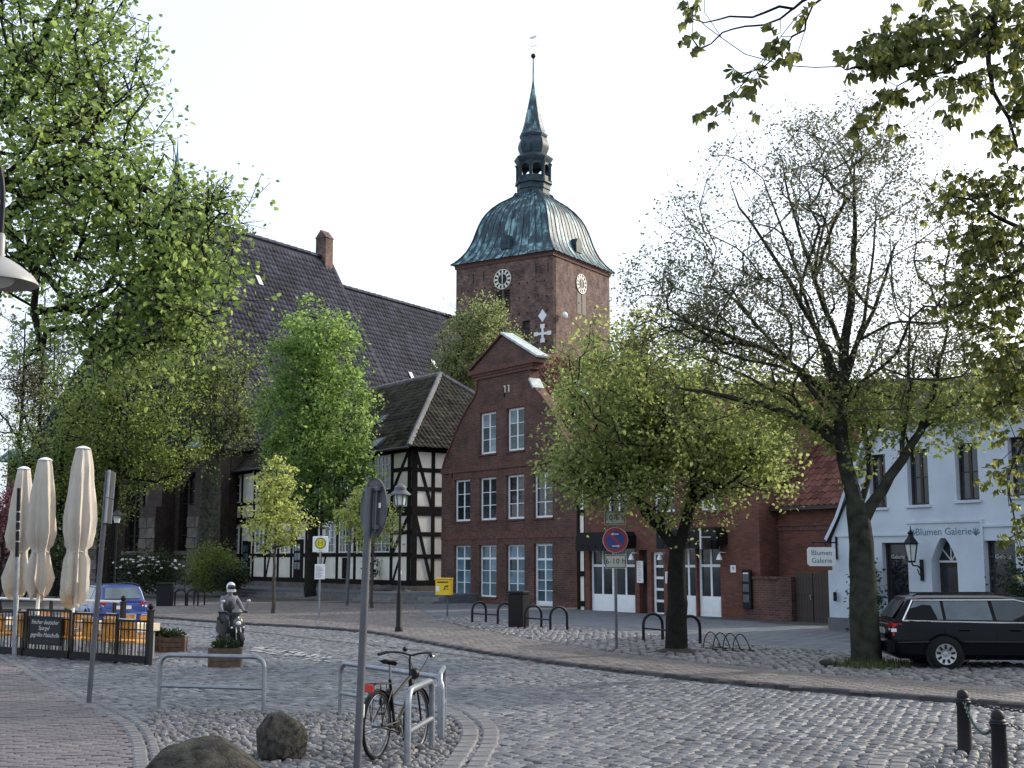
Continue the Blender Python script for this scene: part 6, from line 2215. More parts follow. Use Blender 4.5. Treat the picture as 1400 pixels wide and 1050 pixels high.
for k, d in enumerate((.7, 2.1, 3.55, 4.9)):
    p = fpos(d, 1.2)
    lab = 'cafe table with pale cloth ' + ('by the right fence post', 'right of the chalkboard', 'behind the chalkboard', 'at the left end by the slim pole')[k]
    if not used[1]:
        tbp.location, tbp.rotation_euler.z, used[1] = (p.x, p.y, 0), fang, True
        tbp['label'] = lab
    else:
        dup(tbp, (p.x, p.y, 0), fang, lab)
# awning bar / bench rail behind the tables
p = fpos(1.6, 3.0)
t = thing('bench_rail', 'long low white rail behind the cafe tables under the parasols', 'rail', (p.x, p.y, 0), fang)
MB().tube([(-4.4, 0, 1.12), (.4, 0, 1.12)], .028, 8).build('rail', M['sign_white'], t)
for x in (-4.2, -2.1, .2): MB().box(x - .03, x + .03, -.03, .03, 0, 1.1).build('post', M['iron'], t, smooth=0)


def parasol(label, u, Y, ztop, zbot, rad, seed, lean=0):
    b_ = at(u, 820, Y)
    t = thing('parasol', label, 'parasol', (b_.x, b_.y, 0), 0, 'folded cream parasols on the cafe terrace')
    t.rotation_euler = (0, lean, 0)
    r = random.Random(seed)
    H = ztop - zbot
    n = 64
    prof_ = [(0, .2), (.05, .25), (.12, .27), (.2, .25), (.27, .22), (.305, .2), (.335, .2), (.36, .25), (.45, .31), (.53, .31), (.64, .285), (.76, .25), (.88, .21), (.96, .175), (1, .15)]
    rings = []
    ph = r.random() * 6
    for f_, q in prof_:
        rg = []
        dpt = .3 * (1 - f_) + .1
        if .28 < f_ < .35: dpt *= .5
        for k in range(n):
            a = 2 * math.pi * k / n
            w_ = 1 + dpt * (1 - 2 * abs(math.sin(4 * a + ph + f_ * 1.3)) ** .6) + .4 * dpt * math.sin(3 * a + 2 * ph - f_ * 2) + .3 * dpt * math.sin(11 * a + f_ * 4)
            z = zbot + H * f_ + (.13 * math.sin(3 * a + ph) + .06 * math.sin(7 * a)) * (1 if f_ == 0 else .5 if f_ < .1 else 0)
            rr = rad * q / .34 * w_
            rg.append((rr * math.cos(a), rr * math.sin(a), z))
        rings.append(rg)
    MB().loft(rings).build('canopy', M['canvas'], t, smooth=80)
    z = zbot + H * .318
    MB().tube([(rad * .55 * math.cos(2 * math.pi * k / 24), rad * .55 * math.sin(2 * math.pi * k / 24), z + .02 * math.sin(k)) for k in range(25)], .014, 5, False).build('tie_strap', M['canvas'], t)
    MB().lathe([(rad * .45, 0), (rad * .5, .02), (rad * .3, .06), (.02, .08)], 16, (0, 0, ztop)).build('top_cap', M['sign_white'], t)
    MB().tube([(0, 0, 0), (0, 0, zbot + .5)], .04, 10).build('pole', M['sign_white'], t)
    MB().box(-.35, .35, -.35, .35, 0, .09).build('base', M['slab'], t, smooth=0)
    return t


parasol('nearest folded cream parasol, tallest, just left of the dark signpost', 99, 27, 4.42, 1.18, .34, 1, R(1.0))
parasol('middle folded cream parasol of the three', 52, 27.6, 4.22, 1.3, .32, 2)
parasol('leftmost folded cream parasol behind the slim pole', 23, 28.4, 4.08, 1.32, .3, 3)


# ---------------------------------------------------------------- planters
def planter(label, c, W, D, H, m, plant, seed, rz=0):
    t = thing('planter', label, 'planter', (c[0], c[1], .03), rz, 'wooden planters on the setts')
    hgt = H / 3
    for k in range(3):
        for y in (-D / 2, D / 2 - .03): MB().box(-W / 2, W / 2, y, y + .03, k * hgt + .004, (k + 1) * hgt - .004).build('plank', M[m], t, smooth=0)
        for x in (-W / 2, W / 2 - .03): MB().box(x, x + .03, -D / 2 + .031, D / 2 - .031, k * hgt + .004, (k + 1) * hgt - .004).build('plank', M[m], t, smooth=0)
    for x in (-W / 2 - .012, W / 2 - .04):
        MB().box(x, x + .052, -D / 2 - .014, -D / 2 - .001, 0, H + .01).build('corner_post', M[m], t, smooth=0)
    MB().box(-W / 2 + .031, W / 2 - .031, -D / 2 + .031, D / 2 - .031, H - .08, H - .05).build('soil', M['soil'], t, smooth=0)
    r = np.random.default_rng(seed)
    P = ell((0, 0, H + .04), (W * .44, D * .42, .11), 700, r)
    link('plants', leaf_mesh('plants', P[P[:, 2] > H - .07], .07, M[plant], seed, droop=-.6, aspect=.35), t)


b = G(237, 893)
planter('brown wooden planter left of the scooter rider', b, .54, .36, .32, 'wood', 'leaf_dark', 81, .05)
b = G(308, 914)
planter('wooden planter with grey-green plants in front of the scooter wheel', b, .58, .4, .36, 'wood', 'leaf_dark', 82, .1)
b = G(207, 897)
planter('small planter half hidden by the ball-topped fence post', (b.x - .12, b.y + 1.0), .4, .32, .34, 'wood', 'leaf_dark', 83, 0)


# ---------------------------------------------------------------- bollards and chains
def bollard(label, p):
    t = thing('bollard', label, 'bollard', (p[0], p[1], 0), 0, 'black cast bollards with chains')
    MB().lathe([(.085, -.05), (.085, .04), (.078, .06), (.066, .5), (.075, .52), (.075, .57), (.06, .585), (.062, .61), (.05, .65), (.02, .672)], 18).build('post', M['iron'], t, smooth=40)
    MB().tube([(.07 * math.cos(2 * math.pi * k / 10), .07 * math.sin(2 * math.pi * k / 10), .545) for k in range(11)], .014, 5).build('ring', M['iron'], t)
    return Vector((p[0], p[1], 0))


B1 = bollard('black bollard standing farther from the camera at the right', G(1320, 1031))
B2 = bollard('nearest black bollard at the right edge of the picture', G(1369, 1072))
B3 = bollard('black bollard just outside the right edge', (6.3, 12.6))


def chain(label, a, b, sag, z=.55, m='green_paint', group='chains between the bollards'):
    t = thing('chain', label, 'chain', (a.x, a.y, 0), 0, group)
    d = b - a
    n = max(4, int(d.length / .045))
    me = shared('link_' + m, lambda: MB().tube([(.03 * math.cos(2 * math.pi * k / 8), .016 * math.sin(2 * math.pi * k / 8), 0) for k in range(9)], .0065, 4, False).mesh('chain_link', M[m], 60))
    for k in range(n):
        f_ = (k + .5) / n
        p = d * f_
        s = -4 * sag * (1 - 2 * f_) / d.length
        link('chain_link', me, t, (p.x, p.y, z - 4 * sag * f_ * (1 - f_)), (math.pi / 2 * (k % 2), math.atan(-s) * -1 if False else -math.atan(s), math.atan2(d.y, d.x)))


u_ = (B2 - B1).normalized() * .07
chain('sagging chain between the two visible bollards', B1 + u_, B2 - u_, .2)
u_ = (B3 - B1).normalized() * .07
chain('thin chain running from the farther bollard out of the picture', B1 + u_, B3 - u_, .05, .53, 'iron')
u_ = (B3 - B2).normalized() * .07
chain('chain hanging from the nearest bollard to the right edge', B2 + u_, B3 - u_, .18)


# ---------------------------------------------------------------- far pavement furniture
def hoop_stand(label, p0, p1, h=.66):
    a, b_ = Vector(p0), Vector(p1)
    d = b_ - a
    L = d.length
    t = thing('hoop_stand', label, 'barrier', (a.x, a.y, PV), math.atan2(d.y, d.x), 'black hoop stands along the cobbled strip')
    for x in (0, L):
        pts = [(x, -.28, 0), (x, -.28, h - .26)] + [(x, -.28 * math.cos(q), h - .26 + .26 * math.sin(q)) for q in [math.pi * k / 10 for k in range(1, 10)]] + [(x, .28, h - .26), (x, .28, 0)]
        MB().tube(pts, .036, 8).build('hoop', M['iron'], t, smooth=60)
    MB().tube([(0, -.27, h * .48), (L, -.27, h * .48)], .022, 6).build('cross_bar', M['iron'], t)


hoop_stand('black hoop stand left of the litter bin', G(655, 853, PV), G(690, 855, PV))
hoop_stand('black hoop stand right of the litter bin', G(729, 860, PV), G(764, 863, PV))
hoop_stand('black hoop stand behind the leaning street tree trunk', G(893, 877, PV), G(944, 882, PV))
b = G(709, 859, PV)
t = thing('litter_bin', 'black square litter bin between two hoop stands', 'litter bin', (b.x, b.y, PV), R(-30))
MB().cbox(-.24, .24, -.2, .2, .04, .98, .02).build('body', M['iron'], t)
MB().cbox(-.27, .27, -.23, .23, .985, 1.06, .02).build('lid', M['iron'], t)
MB().box(-.16, .16, -.205, -.199, .76, .9).build('slot', M['black'], t, smooth=0)
b = G(225, 832)
t = thing('litter_bin', 'dark litter bin at the left by the church wall', 'litter bin', (b.x, b.y, 0), 0)
MB().cbox(-.3, .3, -.25, .25, .04, 1.0, .02).build('body', M['iron'], t)
MB().cbox(-.33, .33, -.28, .28, 1.003, 1.08, .02).build('lid', M['iron'], t)
for k, (u, v_) in enumerate(((246, 832), (263, 832), (272, 831))):
    b = G(u, v_)
    t = thing('hoop_stand', 'small dark hoop by the church wall, ' + ('nearest the litter bin', 'middle of three', 'rightmost of three')[k], 'barrier', (b.x, b.y, 0), R(10), 'dark hoops by the church')
    MB().tube([(-.22, 0, 0), (-.22, 0, .6)] + [(-.22 * math.cos(q), 0, .6 + .2 * math.sin(q)) for q in [math.pi * k_ / 8 for k_ in range(1, 8)]] + [(.22, 0, .6), (.22, 0, 0)], .035, 6).build('hoop', M['iron'], t)

# wave-shaped bicycle rack
b = G(958, 889, PV)
e = G(1012, 894, PV)
t = thing('bike_rack', 'low spiral steel bicycle rack right of the leaning tree', 'bike rack', (b.x, b.y, PV), math.atan2(e.y - b.y, e.x - b.x))
L = (e - b).length
MB().tube([(0, 0, .05), (L, 0, .05)], .016, 6).tube([(0, .4, .05), (L, .4, .05)], .016, 6).build('base_rail', M['iron'], t)
for k in range(4):
    x = .08 + k * (L - .16) / 3.5
    MB().tube(chaikin([(x, 0, .05), (x + .02, .04, .3), (x + .06, .16, .42), (x + .1, .3, .3), (x + .12, .4, .05)], 2), .012, 5).build('hoop', M['iron'], t)

# street lamp
b = G(545, 864, PV)
t = thing('street_lamp', 'black street lamp with a hat-shaped lantern before the half-timbered house', 'street lamp', (b.x, b.y, PV), 0)
MB().lathe([(.11, 0), (.11, .1), (.075, .16), (.07, 1.0), (.055, 1.05), (.042, 1.15), (.036, 3.35), (.055, 3.37), (.06, 3.42)], 12).build('pole', M['iron'], t, smooth=40)
MB().lathe([(.13, 3.44), (.165, 3.72)], 12).build('lamp_glass', M['lamp_glass'], t)
MB().lathe([(.16, 3.4), (.16, 3.44), (.05, 3.4)], 12).lathe([(.29, 3.71), (.29, 3.74), (.2, 3.82), (.17, 3.84), (.17, 3.92), (.12, 3.98), (.02, 4.02)], 16).build('lantern_roof', M['grey_post'], t)
fr_ = MB()
for k in range(6):
    a = k * math.pi / 3
    fr_.tube([(.14 * math.cos(a), .14 * math.sin(a), 3.43), (.175 * math.cos(a), .175 * math.sin(a), 3.72)], .012, 4)
fr_.build('lantern_frame', M['iron'], t)
MB().box(.04, .06, -.05, .05, 1.55, 1.65).build('sticker', M['sign_white'], t, smooth=0)
b = at(156, 800, 52)
t = thing('street_lamp', 'small lantern on a dark pole left of the church buttress', 'street lamp', (b.x, 52, 0), 0)
MB().lathe([(.09, 0), (.07, 1), (.04, 1.2), (.04, 3.5), (.1, 3.55)], 10).build('pole', M['iron'], t)
MB().lathe([(.11, 3.56), (.16, 3.85)], 10).build('lamp_glass', M['lamp_glass'], t)
MB().lathe([(.34, 3.85), (.34, 3.88), (.14, 3.98), (.02, 4.1)], 12).build('lantern_roof', M['iron'], t)

# bus stop
b = G(436, 846, PV)
t = thing('bus_stop_sign', 'bus stop pole with yellow and green H sign and a timetable case', 'bus stop sign', (b.x, b.y, PV), 0)
MB().tube([(0, 0, 0), (0, 0, 2.75)], .03, 8).build('pole', M['steel'], t)
sb = MB().cbox(-.26, .26, -.03, .0, 2.2, 2.72, .015).build('sign_board', M['sign_white'], t)


def disc(r, y, n=28, c=(0, 0)): return MB().add([(c[0] + r * math.cos(2 * math.pi * k / n), y, c[1] + r * math.sin(2 * math.pi * k / n)) for k in range(n)], [tuple(range(n))])


disc(.19, -.033, c=(0, 2.49)).build('ring', M['sign_green'], sb, smooth=0)
disc(.15, -.036, c=(0, 2.49)).build('disc', M['yellow'], sb, smooth=0)
text('H', sb, (0, -.039, 2.49), .26, 'sign_green', .001)
text('Bus', sb, (.0, -.034, 2.245), .07, 'sign_green', .001)
tt = MB().cbox(-.17, .17, -.05, -.025, 1.3, 1.8, .01).build('timetable', M['sign_white'], t)
ln = MB()
for k in range(9): ln.box(-.14, .14 - rng.random() * .12, -.053, -.051, 1.36 + k * .043, 1.372 + k * .043)
ln.build('print', M['grey_post'], tt, smooth=0)
b = G(474, 822)
t = thing('steel_post', 'plain pale steel post between the bus stop and the round sign', 'post', (b.x * .86, b.y * .86, 0), 0)
t.rotation_euler = (0, R(1.5), 0)
MB().tube([(0, 0, 0), (0, 0, 4.6)], .075, 8).build('pole', M['grey_post'], t)
MB().lathe([(.08, 4.6), (.02, 4.66)], 8).build('cap', M['grey_post'], t)

# yellow post box
b = G(607, 843, PV)
t = thing('post_box', 'yellow post box with a black horn emblem on a thin pole', 'post box', (b.x, b.y, PV), R(-14))
MB().tube([(.12, 0, 0), (.12, 0, .75)], .03, 8).build('pole', M['grey_post'], t)
bx_ = MB().cbox(-.27, .27, -.18, .18, .74, 1.28, .03)
bo = bx_.build('box', M['yellow'], t)
MB().cbox(-.285, .285, -.195, .19, 1.283, 1.32, .01).build('lid', M['yellow'], t)
MB().box(-.2, .2, -.192, -.181, 1.16, 1.2).build('slot', M['black'], t, smooth=0)
MB().box(-.24, -.12, -.186, -.181, .86, 1.04).build('collection_plate', M['sign_white'], t, smooth=0)
hn = MB().tube([(.12 + .055 * math.cos(q), -.188, .99 + .05 * math.sin(q)) for q in [2 * math.pi * k / 14 for k in range(12)]], .011, 5)
hn.tube([(.07, -.188, 1.035), (.2, -.188, 1.06)], [.01, .02], 5).tube([(.16, -.188, .95), (.21, -.188, .92)], .01, 5).tube([(.03, -.188, .92), (.08, -.188, .95)], .01, 5)
hn.build('horn_emblem', M['black'], t)

# no-stopping sign
b = G(843, 890, PV)
t = thing('no_stopping_sign', 'blue and red round no-stopping sign between two time plates', 'traffic sign', (b.x, b.y, PV), R(-3))
MB().tube([(0, 0, 0), (0, 0, 2.9)], .03, 8).build('pole', M['grey_post'], t)
for z0, s_, W in ((2.7, '10-6 h', .46), (1.76, '6-10 h', .46)):
    p_ = MB().cbox(-W / 2, W / 2, -.05, -.035, z0, z0 + .3, .006).build('time_plate', M['sign_cream'], t)
    text(s_, p_, (0, -.052, z0 + .15), .17, 'black', .001)
    fr_ = MB().box(-W / 2 + .01, W / 2 - .01, -.0525, -.0505, z0 + .015, z0 + .03).box(-W / 2 + .01, W / 2 - .01, -.0525, -.0505, z0 + .27, z0 + .285)
    fr_.box(-W / 2 + .01, -W / 2 + .025, -.0525, -.0505, z0 + .03, z0 + .27).box(W / 2 - .025, W / 2 - .01, -.0525, -.0505, z0 + .03, z0 + .27).build('border', M['black'], p_, smooth=0)
dd = MB().loft([[(r_ * math.cos(2 * math.pi * k / 32), y, 2.37 + r_ * math.sin(2 * math.pi * k / 32)) for k in range(32)] for r_, y in ((.275, -.03), (.275, -.045), (.268, -.05))]).build('sign_disc', M['sign_white'], t, smooth=0)
disc(.268, -.052, c=(0, 2.37)).build('red_ring', M['sign_red'], dd, smooth=0)
disc(.205, -.054, c=(0, 2.37)).build('blue_field', M['sign_blue'], dd, smooth=0)
MB().beam((-.15, -.0555, 2.52), (.15, -.0555, 2.22), .05, .002, (0, 1, 0)).build('red_bar', M['sign_red'], dd, smooth=0)
aw = MB()
for z, sg in ((2.5, -1), (2.24, 1)):
    aw.add([(-.07, -.057, z - .012), (.07, -.057, z - .012), (.07, -.057, z + .012), (-.07, -.057, z + .012)], [(0, 1, 2, 3)])
    aw.add([(sg * .1, -.057, z), (sg * .05, -.057, z + .035), (sg * .05, -.057, z - .035)], [(0, 1, 2)])
aw.build('white_arrow', M['sign_white'], dd, smooth=0)

# green post with an oval plate at the right edge
b = G(1389, 909, PV)
t = thing('green_signpost', 'dark green post with a pale oval plate at the right edge before the car', 'sign', (b.x, 22.6, PV), 0)
MB().tube([(0, 0, 0), (0, 0, 1.02)], .035, 8).tube([(.6, 0, 0), (.6, 0, 1.02)], .035, 8).build('post', M['green_paint'], t)
pl = MB().cbox(.0, .6, -.02, .02, .42, .98, .02).build('sign_plate', M['sign_white'], t)
MB().tube([(.3 + .22 * math.cos(2 * math.pi * k / 20), -.024, .7 + .17 * math.sin(2 * math.pi * k / 20)) for k in range(21)], .018, 4).tube([(.12, -.024, .62), (.3, -.024, .76), (.46, -.024, .66)], .018, 4).build('emblem', M['green_paint'], pl)
MB().ball((0, 0, .3), .05, 8, 5).build('knuckle', M['green_paint'], t)


# ---------------------------------------------------------------- cars
def wheel(parent, x, y, r=.315, side=1):
    o = MB().lathe([(.2, -.1), (r - .03, -.1), (r, -.075), (r, .075), (r - .03, .1), (.21, .1), (.2, .06)], 28, M=Matrix.Translation((x, y, r)) @ Matrix.Rotation(R(90), 4, 'X')).build('wheel', M['rubber'], parent, smooth=40)
    yo = y - side * .085
    rim = MB().lathe([(.01, -.015), (.06, -.02), (.075, 0), (.2, .02), (.215, -.02), (.205, -.03)], 28, M=Matrix.Translation((x, yo, r)) @ Matrix.Rotation(R(90) * side, 4, 'X'))
    rim.build('rim', M['alloy'], o, smooth=40)
    sl_ = MB()
    for k in range(9):
        a = 2 * math.pi * k / 9
        sl_.box(-.022, .022, -.004, .004, .1, .18, Matrix.Translation((x, yo - side * .021, r)) @ Matrix.Rotation(a, 4, 'Y'))
    sl_.build('vent_hole', M['black'], o, smooth=0)
    return o


def car(label, loc, rz, paint, sc=1.0):
    t = thing('parked_car', label, 'car', loc, rz, 'parked cars')
    t.scale = (sc,) * 3
    # x forward, rear bumper at x = -1.0, rear axle x = 0, front axle 2.7
    st = [  # x, half width at sill, half width at belt, z sill, z belt, z bumper-line tuck
        (-1.02, .62, .66, .42, .72), (-.98, .74, .72, .3, .86), (-.85, .83, .76, .22, .93), (-.4, .865, .79, .2, .945), (.3, .87, .80, .2, .94), (1.4, .87, .80, .2, .925), (2.2, .87, .79, .2, .9),
        (2.75, .865, .76, .2, .86), (3.2, .84, .72, .2, .79), (3.5, .74, .62, .24, .7), (3.64, .55, .5, .32, .6)]
    rings = []
    for x, ws, wb, z0, z1 in st:
        zm = z0 + (z1 - z0) * .48
        r_ = [(-ws * .93, z0), (-ws, z0 + .1), (-ws * 1.01, zm), (-ws * .985, zm + .02), (-(ws + wb) / 2, z1 - .06), (-wb, z1)]
        ring = [(x, y, z) for y, z in r_] + [(x, -y, z) for y, z in reversed(r_)]
        rings.append(ring)
    MB().loft(rings).build('body', M[paint], t, smooth=28)
    # greenhouse: estate roof
    gs = [(-.93, .66, .90, .62, .95), (-.62, .76, .93, .575, 1.38), (-.35, .775, .94, .575, 1.41), (1.2, .78, .92, .575, 1.42), (1.75, .77, .91, .56, 1.375), (2.55, .73, .87, .66, .9)]
    rg = []
    for x, wb, z0, wt, z1 in gs:
        rg.append([(x, -wb, z0), (x, -wt, z1 - .02), (x, -wt * .8, z1 + .025 if z1 > 1.2 else z1), (x, wt * .8, z1 + .025 if z1 > 1.2 else z1), (x, wt, z1 - .02), (x, wb, z0)])
    MB().loft(rg, closed=True).build('cabin', M[paint], t, smooth=35)

    def side_y(x, z):
        for a, b_ in zip(gs, gs[1:]):
            if a[0] <= x <= b_[0]:
                f_ = (x - a[0]) / (b_[0] - a[0])
                wb, z0, wt, z1 = [a[i] + (b_[i] - a[i]) * f_ for i in (1, 2, 3, 4)]
                return wb + (wt - wb) * (z - z0) / max(z1 - z0, .05)
        return .7

    wins = [[(-.72, .98), (.02, .975), (.0, 1.34), (-.5, 1.33)], [(.08, .975), (.98, .965), (.93, 1.345), (.06, 1.34)], [(1.05, .965), (2.25, .925), (1.75, 1.28), (1.42, 1.345), (1.0, 1.345)]]
    for sgn in (-1, 1):
        for w_ in wins:
            MB().add([(x, sgn * (side_y(x, z) + .008), z) for x, z in (w_ if sgn < 0 else reversed(w_))], [tuple(range(len(w_)))]).build('window', M['car_glass'], t, smooth=0)
        tr = MB()
        for (xa, za), (xb, zb) in (((-.76, .955), (2.3, .905)), ((-.54, 1.352), (1.45, 1.365)), ((1.45, 1.365), (1.8, 1.29)), ((1.8, 1.29), (2.32, .915)), ((-.76, .955), (-.54, 1.352))):
            n_ = 5
            tr.tube([(xa + (xb - xa) * k / n_, sgn * (side_y(xa + (xb - xa) * k / n_, za + (zb - za) * k / n_) + .02), za + (zb - za) * k / n_) for k in range(n_ + 1)], .018, 4)
        tr.build('window_trim', M['chrome'], t)
        MB().tube([(-.5, sgn * .53, 1.42), (-.42, sgn * .53, 1.465), (1.3, sgn * .53, 1.475), (1.55, sgn * .53, 1.42)], .016, 6).build('roof_rail', M['black'], t)
        MB().tube([(-.9, sgn * .86, .53), (-.35, sgn * .888, .545), (-.31, sgn * .89, .545)], .022, 5).tube([(.36, sgn * .892, .55), (2.3, sgn * .892, .55)], .022, 5).build('side_strip', M['black'], t)
        for xd in (.3, 1.28):
            MB().tube([(xd, sgn * .862, .78), (xd + .05, sgn * .885, .785), (xd + .18, sgn * .885, .785), (xd + .22, sgn * .862, .78)], .014, 5).build('door_handle', M[paint], t)
        sm = MB()
        for xd in (.02, 1.02, 2.1): sm.tube([(xd + (.2 if xd < .1 else 0), sgn * .882, .3), (xd, sgn * .884, .55), (xd, sgn * .83, .9)], .004, 3)
        sm.build('door_seam', M['black'], t)
        for xw in (0, 2.7):
            arc = [(xw + .375 * math.cos(q), sgn * .872, .315 + .375 * math.sin(q)) for q in [R(-8) + R(196) * k / 18 for k in range(19)]]
            MB().tube(arc, .028, 6).build('wheel_arch', M[paint], t, smooth=60)
            n_ = 24
            MB().loft([[(xw + .37 * math.cos(2 * math.pi * k / n_), y, .315 + .37 * math.sin(2 * math.pi * k / n_)) for k in range(n_)] for y in (sgn * .6, sgn * .881)]).build('wheel_well', M['black'], t, smooth=30)
            wheel(t, xw, sgn * .83, side=-sgn if False else (1 if sgn < 0 else -1))
        lt = MB().loft([[(-1.005, sgn * .55, z), (-.97, sgn * .74, z), (-.80, sgn * .80, z), (-.84, sgn * .7, z), (-.93, sgn * .55, z)] for z in (.66, .9)])
        lt.build('tail_light', M['red_lens'], t, smooth=0)
        MB().loft([[(-1.012, sgn * .6, z), (-.985, sgn * .735, z), (-.9, sgn * .78, z), (-.93, sgn * .6, z)] for z in (.735, .8)]).build('reversing_light', M['clear_lens'], t, smooth=0)
        MB().loft([[(3.5, sgn * .42, z), (3.42, sgn * .7, z), (3.3, sgn * .78, z), (3.3, sgn * .42, z)] for z in (.58, .72)]).build('headlight', M['clear_lens'], t, smooth=0)
        MB().cbox(2.02, 2.2, sgn * .93 - .1, sgn * .93 + .1, .95, 1.08, .03).build('door_mirror', M[paint], t)
    MB().add([(-.915, -.56, 1.0), (-.66, -.5, 1.33), (-.66, .5, 1.33), (-.915, .56, 1.0)], [(0, 1, 2, 3)]).build('rear_window', M['car_glass'], t, smooth=0).location = (-.012, 0, .008)
    MB().add([(2.42, -.66, .96), (2.42, .66, .96), (1.82, .53, 1.34), (1.82, -.53, 1.34)], [(0, 1, 2, 3)]).build('windscreen', M['car_glass'], t, smooth=0).location = (.02, 0, .012)
    MB().cbox(-1.09, -.9, -.8, .8, .34, .58, .05).build('bumper', M[paint], t)
    MB().box(-1.035, -1.02, -.26, .26, .68, .79).build('number_plate', M['sign_white'], t, smooth=0)
    MB().cbox(3.5, 3.72, -.72, .72, .28, .5, .05).build('bumper', M[paint], t)
    MB().tube([(-.3, 0, 1.44), (-.6, 0, 1.62)], .005, 4).build('aerial', M['black'], t)
    return t


car('shiny black estate car parked right of the tall tree', (7.76, 23.35, PV), R(-4), 'car_black', .905)
b = at(176, 840, 37)
car('blue car behind the cafe terrace', (b.x - .55, 37.4, 0), R(122), 'car_blue', .92)

# ---------------------------------------------------------------- scooter and rider
sb_ = G(315, 889)
sr = math.atan2(-.82, .57)
SCL = .81
sc_ = thing('scooter', 'silver and black motor scooter ridden toward the camera', 'scooter', (sb_.x, sb_.y, .04), sr)
for x in (-.62, .62):
    o = MB().lathe([(.12, -.05), (.2, -.055), (.23, -.03), (.235, 0), (.23, .03), (.2, .055), (.12, .05)], 22, M=Matrix.Translation((x, 0, .235)) @ Matrix.Rotation(R(90), 4, 'X')).build('wheel', M['rubber'], sc_, smooth=60)
    MB().lathe([(.02, -.05), (.12, -.045), (.12, .045), (.02, .05)], 14, M=Matrix.Translation((x, 0, .235)) @ Matrix.Rotation(R(90), 4, 'X')).build('rim', M['alloy'], o)
MB().loft([[(x, -w_, z0), (x, -w_ * .8, z1), (x, w_ * .8, z1), (x, w_, z0)] for x, w_, z0, z1 in ((-.95, .06, .6, .72), (-.8, .14, .45, .78), (-.4, .17, .35, .76), (-.15, .16, .28, .7), (-.05, .12, .26, .5))]).build('rear_body', M['black'], sc_, smooth=40)
MB().loft([[(x, -w_, z), (x, -w_ * .7, z + .07), (x, w_ * .7, z + .07), (x, w_, z)] for x, w_, z in ((-.85, .1, .79), (-.6, .15, .77), (-.25, .14, .75), (-.1, .08, .72))]).build('seat', M['rubber'], sc_, smooth=60)
MB().cbox(-.12, .36, -.17, .17, .25, .32, .02).build('footboard', M['black'], sc_)
MB().loft([[(x - .0, -w_, z), (x + .07, -w_ * .5, z), (x + .07, w_ * .5, z), (x, w_, z), (x - .05, 0, z)] for x, w_, z in ((.38, .19, .28), (.42, .22, .5), (.44, .22, .7), (.40, .16, .88), (.36, .09, .98))]).build('leg_shield', M['black'], sc_, smooth=40)
MB().loft([[(x, -w_, z), (x + .06, 0, z), (x, w_, z), (x - .04, 0, z)] for x, w_, z in ((.47, .06, .5), (.5, .14, .64), (.48, .15, .78), (.43, .07, .9))]).build('front_fairing', M['fairing'], sc_, smooth=50)
MB().ball((.53, 0, .72), (.04, .075, .06), 10, 6).build('headlight', M['clear_lens'], sc_)
for y in (-1, 1):
    MB().ball((.47, y * .17, .6), (.03, .04, .03), 8, 5).build('indicator', M['clear_lens'], sc_)
    MB().tube([(.62, y * .075, .235), (.5, y * .06, .62)], .022, 6).build('fork', M['steel'], sc_)
    MB().tube([(.33, y * .3, 1.1), (.3, y * .36, 1.28)], .008, 5).build('mirror_stem', M['black'], sc_)
    MB().ball((.3, y * .38, 1.32), (.015, .065, .045), 10, 6).build('mirror', M['alloy'], sc_)
    MB().tube([(.26, y * .26, 1.02), (.22, y * .38, 1.01)], .02, 7).build('grip', M['rubber'], sc_)
MB().tube([(.3, -.28, 1.03), (.36, 0, 1.0), (.3, .28, 1.03)], .02, 7).build('handlebar', M['black'], sc_)
MB().loft([[(x, -w_, z), (x + .05, 0, z), (x, w_, z), (x - .06, 0, z)] for x, w_, z in ((.38, .1, .95), (.4, .16, 1.02), (.36, .12, 1.1))]).build('instrument_cover', M['fairing'], sc_, smooth=50)
arc = [(.62 + .26 * math.cos(q), .235 + .26 * math.sin(q)) for q in [R(10) + R(140) * k / 10 for k in range(11)]]
MB().loft([[(x, -.06, z - .02), (x, 0, z), (x, .06, z - .02), (x, 0, z - .012)] for x, z in arc]).build('mudguard', M['black'], sc_, smooth=60)
MB().box(.47, .475, -.1, .1, .44, .5).build('number_plate', M['sign_white'], sc_, smooth=0)
MB().tube([(-.5, -.2, .3), (-.95, -.2, .42)], .05, 8).build('exhaust', M['steel'], sc_)


def skin(name, verts, edges, rad, m, parent, root=0, sub=2):
    me = bpy.data.meshes.new(name)
    me.from_pydata(verts, edges, [])
    o = bpy.data.objects.new(name, me)
    C.objects.link(o)
    md = o.modifiers.new('Skin', 'SKIN')
    md.use_smooth_shade = True
    for i, r_ in enumerate(rad):
        v = me.skin_vertices[0].data[i]
        v.radius = r_ if isinstance(r_, tuple) else (r_, r_)
        v.use_root = (i == root)
    s_ = o.modifiers.new('Sub', 'SUBSURF')
    s_.levels = s_.render_levels = sub
    bpy.context.view_layer.update()
    m2 = bpy.data.meshes.new_from_object(o.evaluated_get(bpy.context.evaluated_depsgraph_get()))
    bpy.data.objects.remove(o)
    m2.name = name
    m2.materials.clear()
    m2.materials.append(m)
    m2.polygons.foreach_set('use_smooth', [True] * len(m2.polygons))
    return link(name, m2, parent)


